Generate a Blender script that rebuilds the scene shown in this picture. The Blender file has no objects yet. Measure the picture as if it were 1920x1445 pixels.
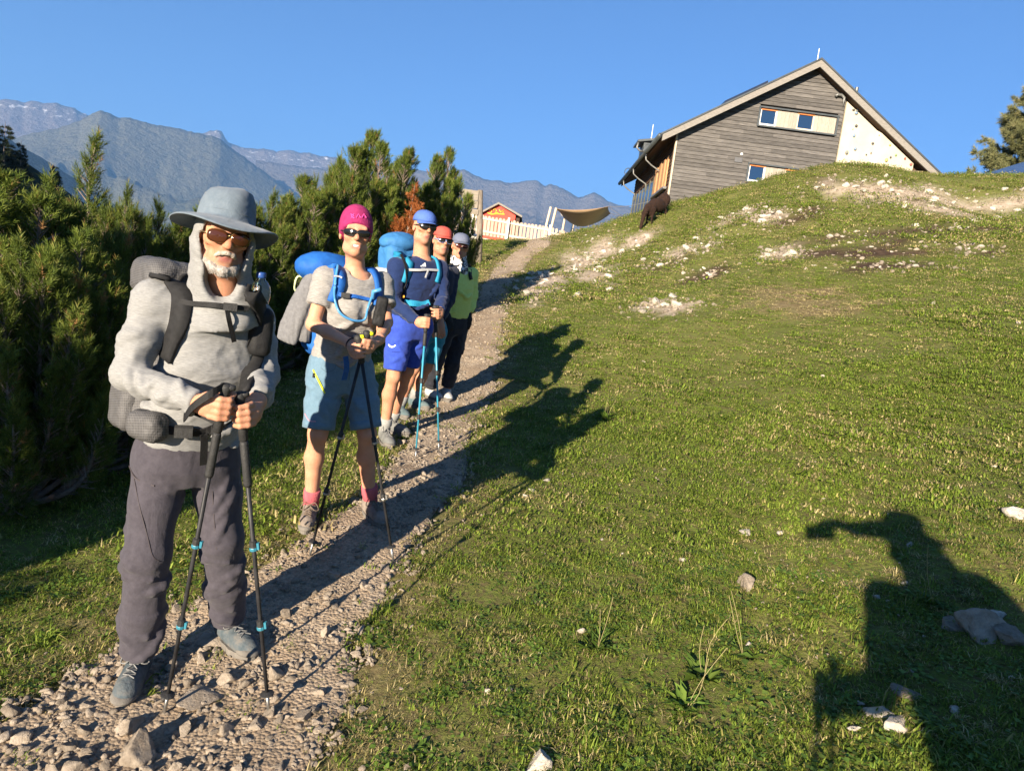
import bpy, math, random
import numpy as np
from mathutils import Vector, Matrix

SC = bpy.context.scene
COL = SC.collection
rng = np.random.default_rng(11)
R = math.radians

# ------------------------------------------------------------------ camera, sky, sun, exposure
F, PX, PY = 1332.0, 960.0, 722.5          # focal length and centre in photograph pixels (1920 x 1445)
_p, _r = R(7.0), R(7.3)
FWD = np.array([0, math.cos(_p), -math.sin(_p)])
_r0 = np.array([1.0, 0, 0]); _u0 = np.array([0, math.sin(_p), math.cos(_p)])
RT = _r0*math.cos(_r)+_u0*math.sin(_r)
UP = _u0*math.cos(_r)-_r0*math.sin(_r)
CAM = np.array([0, 0, 1.62])
cam = bpy.data.cameras.new('camera'); camo = bpy.data.objects.new('camera', cam); COL.objects.link(camo)
m = Matrix((RT, UP, -FWD)).transposed().to_4x4(); m.translation = Vector(CAM)
camo.matrix_world = m
cam.sensor_fit = 'HORIZONTAL'; cam.sensor_width = 36.0; cam.lens = 36.0*F/1920.0
cam.clip_start = 0.05; cam.clip_end = 60000
SC.camera = camo

def ray(px, py): return FWD+RT*((px-PX)/F)-UP*((py-PY)/F)
def at(px, py, d): return CAM+d*ray(px, py)                      # a point at depth d in front of the lens
def ay(px, py, y): v = ray(px, py); return CAM+v*(y/v[1])        # a point on the upright plane y = const

SUN = -ray(1515, 990); SUN = SUN/np.linalg.norm(SUN)             # towards the sun
SUN_EL = math.asin(SUN[2]); SUN_AZ = math.atan2(SUN[0], SUN[1])
w = bpy.data.worlds.new('World'); SC.world = w; w.use_nodes = True
nt = w.node_tree; nt.nodes.clear()
sky = nt.nodes.new('ShaderNodeTexSky'); sky.sky_type = 'NISHITA'; sky.sun_disc = False
sky.sun_elevation = SUN_EL; sky.sun_rotation = SUN_AZ
sky.altitude = 1800; sky.air_density = 1.0; sky.dust_density = 0.0; sky.ozone_density = 7.0
bg = nt.nodes.new('ShaderNodeBackground'); bg.inputs[1].default_value = 0.052
wo = nt.nodes.new('ShaderNodeOutputWorld')
nt.links.new(sky.outputs[0], bg.inputs[0]); nt.links.new(bg.outputs[0], wo.inputs[0])
sl = bpy.data.lights.new('sun', 'SUN'); sl.energy = 5.0; sl.angle = R(0.53); sl.color = (1.0, 0.86, 0.68)
so = bpy.data.objects.new('sun', sl); COL.objects.link(so)
so.rotation_euler = Vector(SUN).to_track_quat('Z', 'Y').to_euler()
so.location = (-4, -9, 12)
vs = SC.view_settings; vs.view_transform = 'Standard'; vs.look = 'None'; vs.gamma = 1; vs.exposure = 1.80
vs.use_curve_mapping = False
SC.cycles.use_denoising = True
SC.cycles.max_bounces = 6; SC.cycles.diffuse_bounces = 3; SC.cycles.glossy_bounces = 3
SC.cycles.transparent_max_bounces = 8; SC.cycles.volume_bounces = 0
SC.cycles.use_adaptive_sampling = True

# ------------------------------------------------------------------ helpers
def nd(nt, t, **kw):
    n = nt.nodes.new(t)
    for k, v in kw.items(): setattr(n, k, v)
    return n
def ramp(nt, fac, stops):
    n = nd(nt, 'ShaderNodeValToRGB'); el = n.color_ramp.elements
    while len(el) < len(stops): el.new(0.5)
    for e, (p, c) in zip(el, stops): e.position = p; e.color = (*c, 1) if len(c) == 3 else c
    nt.links.new(fac, n.inputs[0]); return n.outputs[0]
def noise(nt, co, scale, detail=5, rough=.55, dist=0):
    n = nd(nt, 'ShaderNodeTexNoise'); n.inputs['Scale'].default_value = scale
    n.inputs['Detail'].default_value = detail; n.inputs['Roughness'].default_value = rough
    n.inputs['Distortion'].default_value = dist
    nt.links.new(co, n.inputs['Vector']); return n.outputs['Fac']
def mixc(nt, fac, a, b, mode='MIX'):
    n = nd(nt, 'ShaderNodeMix', data_type='RGBA', blend_type=mode)
    for s, v in ((n.inputs[0], fac), (n.inputs[6], a), (n.inputs[7], b)):
        if hasattr(v, 'links'): nt.links.new(v, s)
        else: s.default_value = v if isinstance(v, (int, float)) else (*v, 1)[:4]
    return n.outputs[2]
def coords(nt, kind='Object', stretch=(1, 1, 1), rot=(0, 0, 0)):
    tc = nd(nt, 'ShaderNodeTexCoord'); mp = nd(nt, 'ShaderNodeMapping')
    mp.inputs['Scale'].default_value = stretch; mp.inputs['Rotation'].default_value = rot
    nt.links.new(tc.outputs[kind], mp.inputs[0]); return mp.outputs[0]
def new_mat(name):
    m = bpy.data.materials.new(name); m.use_nodes = True; nt = m.node_tree
    return m, nt, nt.nodes['Principled BSDF']
MATS = {}
def M(name, c1, c2=None, scale=6, rough=.8, bump=0, bscale=40, stretch=(1, 1, 1), rot=(0, 0, 0), spec=.3, sss=0,
      metal=0, rnd=0, lo=.3, hi=.7, coat=0, c3=None, trans=0, sheen=0):
    """procedural material: colour noise between c1 and c2 (and c3), bump, per-object variation rnd"""
    if name in MATS: return MATS[name]
    m, nt, b = new_mat(name); co = coords(nt, 'Object', stretch, rot)
    col = None
    if c2 is not None:
        st = [(lo, c1), (hi, c2)]
        if c3 is not None: st = [(lo, c1), ((lo+hi)/2, c2), (hi, c3)]
        col = ramp(nt, noise(nt, co, scale, 6), st)
    if rnd:
        oi = nd(nt, 'ShaderNodeObjectInfo')
        hs = nd(nt, 'ShaderNodeHueSaturation')
        mr = nd(nt, 'ShaderNodeMapRange'); mr.inputs[3].default_value = 1-rnd; mr.inputs[4].default_value = 1+rnd
        nt.links.new(oi.outputs['Random'], mr.inputs[0]); nt.links.new(mr.outputs[0], hs.inputs['Value'])
        if col is not None: nt.links.new(col, hs.inputs['Color'])
        else: hs.inputs['Color'].default_value = (*c1, 1)
        col = hs.outputs[0]
    if col is not None: nt.links.new(col, b.inputs['Base Color'])
    else: b.inputs['Base Color'].default_value = (*c1, 1)
    b.inputs['Roughness'].default_value = rough; b.inputs['Metallic'].default_value = metal
    b.inputs['Specular IOR Level'].default_value = spec
    if sss:
        b.inputs['Subsurface Weight'].default_value = sss; b.inputs['Subsurface Radius'].default_value = (1, .35, .2)
        b.inputs['Subsurface Scale'].default_value = .006
    if coat: b.inputs['Coat Weight'].default_value = coat
    if trans: b.inputs['Transmission Weight'].default_value = trans
    if sheen: b.inputs['Sheen Weight'].default_value = sheen
    if bump:
        bp = nd(nt, 'ShaderNodeBump'); bp.inputs['Strength'].default_value = bump; bp.inputs['Distance'].default_value = .02
        nt.links.new(noise(nt, co, bscale, 6, .6), bp.inputs['Height']); nt.links.new(bp.outputs[0], b.inputs['Normal'])
    MATS[name] = m
    return m

def mesh_np(name, V, Fc, smooth=False):
    """mesh from arrays; Fc is an (n,3) or (n,4) int array or a list of faces"""
    me = bpy.data.meshes.new(name)
    if isinstance(Fc, np.ndarray):
        V = np.asarray(V, dtype=np.float32); n, k = Fc.shape
        me.vertices.add(len(V)); me.vertices.foreach_set('co', V.ravel())
        me.loops.add(n*k); me.loops.foreach_set('vertex_index', Fc.astype(np.int32).ravel())
        me.polygons.add(n); me.polygons.foreach_set('loop_start', np.arange(0, n*k, k, dtype=np.int32))
        me.update(calc_edges=True); me.validate()
    else:
        me.from_pydata([tuple(map(float, v)) for v in V], [], [tuple(f) for f in Fc]); me.update()
    if smooth and len(me.polygons): me.polygons.foreach_set('use_smooth', np.ones(len(me.polygons), dtype=bool))
    return me
def obj(name, me, mat=None, parent=None, base=None):
    """link a mesh as one object; base (world point) becomes its origin; with a parent the mesh is stored relative to it"""
    o = bpy.data.objects.new(name, me)
    if mat is not None and me is not None and not len(me.materials): me.materials.append(mat)
    COL.objects.link(o)
    if parent is not None: o.parent = parent
    if base is not None: o.location = base
    return o
def tag(o, label=None, cat=None, group=None, kind=None):
    if label: o['label'] = label
    if cat: o['category'] = cat
    if group: o['group'] = group
    if kind: o['kind'] = kind
    return o
def thing(name, label, cat, loc=(0, 0, 0), group=None, rz=0):
    o = bpy.data.objects.new(name, None); COL.objects.link(o); o.empty_display_size = .1
    o.location = tuple(map(float, loc)); o.rotation_euler = (0, 0, rz)
    return tag(o, label, cat, group)
class MB:
    """collects shapes in world space; build() links them as ONE mesh, stored relative to the parent's place"""
    def __init__(s): s.V = []; s.F = []; s.n = 0
    def add(s, V, Fc):
        V = np.asarray(V, float).reshape(-1, 3)
        s.V.append(V); s.F += [tuple(int(i)+s.n for i in f) for f in Fc]; s.n += len(V); return s
    def box(s, a, b):
        a = np.asarray(a, float); b = np.asarray(b, float)
        V = [(x, y, z) for z in (a[2], b[2]) for y in (a[1], b[1]) for x in (a[0], b[0])]
        return s.add(V, [(0, 2, 3, 1), (4, 5, 7, 6), (0, 1, 5, 4), (2, 6, 7, 3), (0, 4, 6, 2), (1, 3, 7, 5)])
    def obox(s, c, ax, ay_, az, h):
        c = np.asarray(c, float); A = [np.asarray(v, float)*k for v, k in zip((ax, ay_, az), h)]
        V = [c+A[0]*x+A[1]*y+A[2]*z for z in (-1, 1) for y in (-1, 1) for x in (-1, 1)]
        return s.add(V, [(0, 2, 3, 1), (4, 5, 7, 6), (0, 1, 5, 4), (2, 6, 7, 3), (0, 4, 6, 2), (1, 3, 7, 5)])
    def prism(s, poly, d):
        """extrude a 3-D polygon by vector d"""
        P = np.asarray(poly, float); n = len(P); d = np.asarray(d, float)
        Fc = [tuple(range(n))[::-1], tuple(range(n, 2*n))]+[(i, (i+1) % n, (i+1) % n+n, i+n) for i in range(n)]
        nrm = np.cross(P[1]-P[0], P[2]-P[1])
        if nrm@d < 0: Fc = [f[::-1] for f in Fc]
        return s.add(np.vstack([P, P+d]), Fc)
    def tube(s, pts, r, n=8, caps=True):
        P = np.asarray(pts, float); r = np.broadcast_to(np.asarray(r, float), (len(P),))
        T = np.gradient(P, axis=0); T /= np.linalg.norm(T, axis=1)[:, None]+1e-9
        ref = np.array([0, 0, 1.0]) if abs(T[0][2]) < .9 else np.array([1.0, 0, 0])
        V = []
        for p, t, q in zip(P, T, r):
            u = np.cross(t, ref); u /= np.linalg.norm(u)+1e-9; v = np.cross(t, u); ref = -v if False else ref
            for k in range(n):
                a = 2*math.pi*k/n; V.append(p+q*(math.cos(a)*u+math.sin(a)*v))
        Fc = []
        for i in range(len(P)-1):
            for k in range(n):
                k2 = (k+1) % n; Fc.append((i*n+k, i*n+k2, (i+1)*n+k2, (i+1)*n+k))
        if caps: Fc += [tuple(range(n))[::-1], tuple(range((len(P)-1)*n, len(P)*n))]
        return s.add(V, Fc)
    def band(s, pts, wdir, wd, th):
        """flat strap along pts, width along wdir (per point or one), thickness th"""
        P = np.asarray(pts, float); W = np.broadcast_to(np.asarray(wdir, float), P.shape)
        T = np.gradient(P, axis=0); V = []
        for p, t, u in zip(P, T, W):
            t = t/(np.linalg.norm(t)+1e-9); u = u-t*(u@t); u = u/(np.linalg.norm(u)+1e-9); v = np.cross(t, u)
            V += [p+u*wd/2+v*th/2, p-u*wd/2+v*th/2, p-u*wd/2-v*th/2, p+u*wd/2-v*th/2]
        Fc = [(0, 1, 2, 3)]
        for i in range(len(P)-1):
            for k in range(4):
                k2 = (k+1) % 4; Fc.append((i*4+k, i*4+k2, i*4+4+k2, i*4+4+k)[::-1])
        e = (len(P)-1)*4; Fc.append((e+3, e+2, e+1, e))
        return s.add(V, Fc)
    def lathe(s, prof, c, axis=(0, 0, 1), n=20):
        """prof = [(radius, height)]; revolve about axis through c"""
        c = np.asarray(c, float); a = np.asarray(axis, float); a /= np.linalg.norm(a)
        u = np.cross(a, (0, 1, 0) if abs(a[1]) < .9 else (1, 0, 0)); u /= np.linalg.norm(u); v = np.cross(a, u)
        V = [c+a*h+r*(math.cos(2*math.pi*k/n)*u+math.sin(2*math.pi*k/n)*v) for r, h in prof for k in range(n)]
        Fc = []
        for i in range(len(prof)-1):
            for k in range(n):
                k2 = (k+1) % n; Fc.append((i*n+k, i*n+k2, (i+1)*n+k2, (i+1)*n+k))
        Fc += [tuple(range(n))[::-1], tuple(range((len(prof)-1)*n, len(prof)*n))]
        return s.add(V, Fc)
    def build(s, name, mat, parent=None, smooth=False):
        V = np.vstack(s.V); off = np.zeros(3)
        if parent is not None:
            q = parent
            while q is not None: off = off+np.array(q.location); q = q.parent
        me = mesh_np(name, V-off, s.F, smooth)
        return obj(name, me, mat, parent)
def smoothstep(a, b, x): t = np.clip((x-a)/(b-a), 0, 1); return t*t*(3-2*t)

# value noise, vectorised
_perm = rng.permutation(512)
def vnoise(P):
    P = np.asarray(P, float); I = np.floor(P).astype(int); f = P-I; f = f*f*(3-2*f); d = P.shape[1]; out = 0
    for c in range(1 << d):
        h = np.zeros(len(P), int); wt = np.ones(len(P))
        for k in range(d):
            b = (c >> k) & 1; h = _perm[(h+I[:, k]+b) & 511]; wt = wt*(f[:, k] if b else 1-f[:, k])
        out = out+wt*(h/511.0)
    return out*2-1
def fbm(P, oct=4, gain=.5, lac=2.03):
    P = np.asarray(P, float); a = 1; s = 0; t = 0
    for i in range(oct): s = s+a*vnoise(P*lac**i+17.3*i); t += a; a *= gain
    return s/t
def ridged(P, oct=5):
    a = 1; s = 0; t = 0
    for i in range(oct): s = s+a*(1-np.abs(vnoise(P*2.07**i+9.1*i)))**2; t += a; a *= .5
    return s/t
# ------------------------------------------------------------------ terrain
CT = [  # (photograph x, y, depth) of points on the ground
 (255,1285,2.68),(455,1225,2.98),(590,970,4.05),(700,985,4.02),(732,830,5.75),(757,778,6.75),(825,750,7.35),
 (900,640,10),(915,580,12.5),(930,530,16),(995,462,26),(1100,762,7.1),(1100,702,8.1),(1080,628,9.4),
 (1500,700,7),(1500,500,12),(1500,400,16),(1500,990,3.9),(1500,1400,2.3),
 (1850,700,6),(1850,1000,3.4),(1850,1400,2.1),(1850,500,11),(1850,400,17),
 (1200,900,4.9),(1200,1200,3.0),(1200,700,8.2),(1200,550,14),(1200,450,20),(1050,500,19),(1000,560,13.5),
 (900,1400,2.4),(500,1400,2.42),(100,1400,2.42),(200,950,4.5),(60,1060,3.6),
 (1100,440,22),(1160,421,22.5),(1200,404,23),(1252,388,24.6),(1330,366,23),(1440,336,21),(1560,309,19.5),(1700,319,20),(1820,336,21),(1920,349,22)]
CP = [at(*c) for c in CT]+[np.array(c, float) for c in [
 (0,0,0),(0,-6,-.9),(-4,0,-.1),(-4,-6,-.9),(5,-6,.3),(4,0,.9),(8,0,2.2),(12,4,4.2),(14,10,5.2),(18,16,6.0),
 (9,25,5.2),(13,25,5.2),(6,33,4.6),(13,34,5.0),(20,30,5.2),(24,40,6),(-2,27,3.5),(.7,27,3.5),(1.5,33,3.0),(-2,34,2.7),
 (-3,7,.15),(-2.2,10,.65),(-4,11,.3),(-5,6,-.2),(-4,16,1.0),(-4,22,2.4),(-7,10,-.8),(-10,5,-2),(-12,16,-2.5),(-14,28,-3),
 (-25,10,-9),(-26,32,-10),(0,45,-2),(10,48,0),(22,52,4),(-12,45,-8),(30,10,9),(32,30,8),(-15,-12,-5),(0,-20,-4),(18,-15,3),(35,-15,8)]]
CP = np.array(CP)
def _tps(r): return np.where(r > 1e-9, r*r*np.log(r+1e-12), 0)
_n = len(CP); _A = np.zeros((_n+3, _n+3))
_d = np.linalg.norm(CP[:, None, :2]-CP[None, :, :2], axis=2)
_A[:_n, :_n] = _tps(_d)+np.eye(_n)*.6; _A[:_n, _n] = 1; _A[:_n, _n+1:] = CP[:, :2]; _A[_n:, :_n] = _A[:_n, _n:].T
_W = np.linalg.solve(_A, np.r_[CP[:, 2], 0, 0, 0])
def _rbf(x, y):
    out = np.empty(len(x))
    for i in range(0, len(x), 20000):
        xs, ys = x[i:i+20000], y[i:i+20000]
        r = np.sqrt((xs[:, None]-CP[None, :, 0])**2+(ys[:, None]-CP[None, :, 1])**2)
        out[i:i+20000] = _tps(r)@_W[:_n]+_W[_n]+_W[_n+1]*xs+_W[_n+2]*ys
    return out
def ground_z(x, y, fine=True):
    x = np.atleast_1d(np.asarray(x, float)); y = np.atleast_1d(np.asarray(y, float))
    # the near hill, held at its rim and falling away to the valley beyond
    cx, cy = np.clip(x, -28, 36), np.clip(y, -20, 52)
    z = _rbf(cx, cy)
    out = np.hypot(x-cx, y-cy)
    far = smoothstep(0, 420, out)
    P = np.stack([x, y], 1)
    hill = np.clip((y-9)/8, 0, 1)*np.clip((x-1.5)/3, 0, 1)
    z = z+(.11*hill+.02)*fbm(P*.75+3, 3)
    if fine: z = z+.018*fbm(P*3.1, 3)+.010*fbm(P*9.0+5, 2)
    z = z-out*.42*(1-far)+far*(-620-z+90*fbm(P*.0011, 4)*smoothstep(200, 1500, out))
    return z
def gz(x, y): return float(ground_z([x], [y])[0])
def hit(px, py):
    """where the line of sight through a photograph pixel meets the ground"""
    v = ray(px, py); t = np.linspace(1.2, 60, 3000); P = CAM+t[:, None]*v
    dz = P[:, 2]-ground_z(P[:, 0], P[:, 1], False); i = np.argmax(dz < 0)
    return P[i] if dz[i] < 0 else None
def hits(L): return np.array([hit(*p) for p in L])

PL = hits([(-160,1444),(-20,1330),(120,1235),(215,1195),(330,1130),(440,1095),(560,1020),(640,960),(705,905),(745,850),(770,800),(795,740),(835,690),(852,640),(878,590),(900,540),(925,500),(958,475),(985,463)])
PR = hits([(640,1444),(625,1360),(650,1270),(690,1180),(740,1100),(800,1030),(850,960),(880,900),(890,850),(905,790),(925,730),(940,680),(948,640),(950,590),(955,545),(972,510),(998,485),(1012,470),(1030,464)])
PL = np.vstack([[-1.75, .9, 0], [-1.6, -3, 0], PL][::-1] and [np.array([[-1.2, -3, 0], [-1.75, .6, 0]]), PL, [[.15, 30, 0]]])
PR = np.vstack([np.array([[.0, -3, 0], [-.45, .6, 0]]), PR, [[.95, 30, 0]]])
def _resamp(P, n):
    s = np.r_[0, np.cumsum(np.linalg.norm(np.diff(P[:, :2], axis=0), axis=1))]
    t = np.linspace(0, 1, n)*s[-1]; return np.stack([np.interp(t, s, P[:, k]) for k in range(2)], 1)
def _smooth(P, k):
    for _ in range(k): P = np.vstack([P[:1], (P[:-2]+2*P[1:-1]+P[2:])/4, P[-1:]])
    return P
PLr = _smooth(_resamp(PL, 260), 6); PRr = _smooth(_resamp(PR, 260), 6)
_acr = (PRr-PLr)/np.linalg.norm(PRr-PLr, axis=1)[:, None]
PLr = PLr+_acr*(.10*fbm(PLr*1.6, 3)+.06*fbm(PLr*6+3, 2)+.03)[:, None]; PRr = PRr+_acr*(.10*fbm(PRr*1.6+9, 3)+.06*fbm(PRr*6+5, 2)-.03)[:, None]
POLY = np.vstack([PLr, PRr[::-1]])
def in_poly(x, y, Q=POLY):
    x = np.asarray(x); y = np.asarray(y); ins = np.zeros(len(x), bool)
    j = len(Q)-1
    for i in range(len(Q)):
        xi, yi = Q[i]; xj, yj = Q[j]
        c = ((yi > y) != (yj > y)) & (x < (xj-xi)*(y-yi)/(yj-yi+1e-12)+xi); ins ^= c; j = i
    return ins
def near_path(x, y):
    """distance to the path's edge: negative inside"""
    d = np.full(len(x), 9.0)
    for i in range(0, len(x), 20000):
        q = np.stack([x[i:i+20000], y[i:i+20000]], 1)
        d[i:i+20000] = np.sqrt(((q[:, None, :]-POLY[None, ::2, :])**2).sum(2)).min(1)
    return np.where(in_poly(x, y), -d, d)

# bare patches on the hillside: (photograph x, y, radius across, radius in depth, kind) kind 0 = dark soil, 1 = pale rock
PATCH = []
for px, py, ra, rb, k in [(1620,352,1.1,.35,1),(1700,362,1.2,.35,1),(1780,376,.8,.3,1),(1880,385,1.3,.5,1),(1560,338,.9,.3,0),
    (1760,395,1.0,.4,1),(1650,440,1.6,.22,0),(1790,432,1.9,.25,0),(1600,470,1.1,.45,0),(1680,500,.7,.25,0),(1290,470,.8,.35,1),(1190,455,.5,.6,1),
    (1130,470,.5,.8,1),(1260,490,.6,.3,0),(1500,405,.6,.3,0),(1380,405,.5,.25,1),(1440,405,.35,.2,1),(1460,560,.6,.5,2),(1540,580,.6,.4,2),
    (1240,575,.4,.4,1),(1080,500,.5,1.2,1),(1120,510,.5,1.0,1),(1030,520,.4,1.5,1),(1000,540,.3,1.2,1),(1310,520,.4,.4,0),(1470,475,.3,.3,1),(1740,385,.9,.3,0),(1830,470,.4,.3,0)]:
    h = hit(px, py)
    if h is not None: PATCH.append((h[0], h[1], ra, rb, k))
def patch_w(x, y, kinds):
    P = np.stack([x, y], 1); wv = np.zeros(len(x)); n = fbm(P*3.4+7, 4)*1.25
    for (cx, cy, ra, rb, k) in PATCH:
        if k in kinds: wv = np.maximum(wv, 1.05-np.hypot((x-cx)/ra, (y-cy)/rb/1.6)*1.0+n)
    return np.clip(wv*2.0, 0, 1)

# one sheet: fine near the camera, coarser and coarser out to the horizon
def _warp(n, c, s0, ext):
    u = np.linspace(-1, 1, n); k = np.arcsinh(ext/s0); return c+s0*np.sinh(u*k)
gx = _warp(330, .6, 5.0, 26000); gyv = _warp(390, 6.5, 5.5, 26000)
GX, GY = np.meshgrid(gx, gyv); fx, fy = GX.ravel(), GY.ravel()
fz = ground_z(fx, fy)
inside = near_path(fx, fy)
fz = np.where((inside < 0) & (np.abs(fx) < 20), fz-np.clip(-inside*.5, 0, .03), fz)
nx_, ny_ = len(gx), len(gyv)
ii = (np.arange(ny_-1)[:, None]*nx_+np.arange(nx_-1)[None, :]).ravel()
GF = np.stack([ii, ii+1, ii+1+nx_, ii+nx_], 1)
gme = mesh_np('ground', np.stack([fx, fy, fz], 1), GF, True)
_loc = (np.abs(fx) < 40) & (fy < 60) & (fy > -10)
for nm, kinds in (('soil', (0,)), ('rock', (1,)), ('dry', (2,))):
    a = gme.attributes.new(nm, 'FLOAT', 'POINT'); v = np.zeros(len(fx), np.float32); v[_loc] = patch_w(fx[_loc], fy[_loc], kinds)
    if nm == 'dry': v = np.maximum(v, np.where(_loc, np.clip(1-np.abs(inside-.1)/.35, 0, 1)*.8, 0)).astype(np.float32)
    a.data.foreach_set('value', v.astype(np.float32))
mg, nt, b = new_mat('pasture')
co = coords(nt, 'Object')
def attr(nt, n): a = nd(nt, 'ShaderNodeAttribute'); a.attribute_name = n; return a.outputs['Fac']
c = ramp(nt, noise(nt, co, 1.1, 6, .65), [(.3, (.082, .112, .018)), (.5, (.125, .155, .029)), (.72, (.195, .19, .052))])
c = mixc(nt, ramp(nt, noise(nt, co, 28, 5, .7), [(.42, (0, 0, 0)), (.62, (1, 1, 1))]), c, (.105, .085, .038))
c = mixc(nt, attr(nt, 'dry'), c, ramp(nt, noise(nt, co, 16, 6, .7), [(.35, (.10, .07, .035)), (.55, (.18, .14, .07)), (.75, (.26, .21, .14))]))
c = mixc(nt, attr(nt, 'soil'), c, ramp(nt, noise(nt, co, 9, 6, .7), [(.35, (.035, .022, .014)), (.7, (.10, .065, .04))]))
rk = ramp(nt, noise(nt, co, 5, 8, .75), [(.34, (.10, .07, .045)), (.46, (.33, .26, .19)), (.7, (.52, .44, .35))])
c = mixc(nt, attr(nt, 'rock'), c, rk)
nt.links.new(c, b.inputs['Base Color']); b.inputs['Roughness'].default_value = .95; b.inputs['Specular IOR Level'].default_value = .1
bp = nd(nt, 'ShaderNodeBump'); bp.inputs['Strength'].default_value = .8; bp.inputs['Distance'].default_value = .03
nt.links.new(noise(nt, co, 22, 8, .7), bp.inputs['Height']); nt.links.new(bp.outputs[0], b.inputs['Normal'])
ground = tag(obj('ground', gme, mg), 'green alpine pasture rising to the right beside the path', kind='structure')

# the path: a strip of trodden gravel a little above the turf
NU = 26; pv = []
for k in range(260):
    for j in range(NU+1):
        t = j/NU; pv.append(PLr[k]*(1-t)+PRr[k]*t)
pv = np.array(pv); pvz = ground_z(pv[:, 0], pv[:, 1])
tt = np.tile(np.linspace(0, 1, NU+1), 260); edge = 1-np.abs(2*tt-1)
pvz = pvz+.006-.03*smoothstep(0, .35, edge)*0+.012*fbm(pv*6.0, 4)*np.clip(edge*4, 0, 1)-.03*(1-smoothstep(0, .08, edge))
ii = (np.arange(259)[:, None]*(NU+1)+np.arange(NU)[None, :]).ravel()
pme = mesh_np('path', np.c_[pv, pvz], np.stack([ii, ii+1, ii+2+NU, ii+1+NU], 1), True)
mp_, nt, b = new_mat('trodden gravel'); co = coords(nt, 'Object')
vo = nd(nt, 'ShaderNodeTexVoronoi'); vo.inputs['Scale'].default_value = 70; nt.links.new(co, vo.inputs['Vector'])
c = ramp(nt, noise(nt, co, 2.2, 7, .7), [(.3, (.20, .145, .095)), (.55, (.31, .24, .168)), (.75, (.41, .335, .245))])
bw = nd(nt, 'ShaderNodeRGBToBW'); nt.links.new(vo.outputs['Color'], bw.inputs[0]); c = mixc(nt, .30, c, ramp(nt, bw.outputs[0], [(.2, (.2, .2, .2)), (.8, (.8, .8, .8))]), 'OVERLAY')
c = mixc(nt, ramp(nt, noise(nt, co, 60, 6, .7), [(.5, (0, 0, 0)), (.65, (1, 1, 1))]), c, (.17, .13, .09))
nt.links.new(c, b.inputs['Base Color']); b.inputs['Roughness'].default_value = .95; b.inputs['Specular IOR Level'].default_value = .15
bp = nd(nt, 'ShaderNodeBump'); bp.inputs['Strength'].default_value = .55; bp.inputs['Distance'].default_value = .015
hm = nd(nt, 'ShaderNodeMath', operation='SUBTRACT'); nt.links.new(noise(nt, co, 50, 6, .7), hm.inputs[0]); nt.links.new(vo.outputs['Distance'], hm.inputs[1])
nt.links.new(hm.outputs[0], bp.inputs['Height']); nt.links.new(bp.outputs[0], b.inputs['Normal'])
path = tag(obj('path', pme, mp_), 'stony footpath climbing past the hikers to the picket fence', kind='structure')

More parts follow.
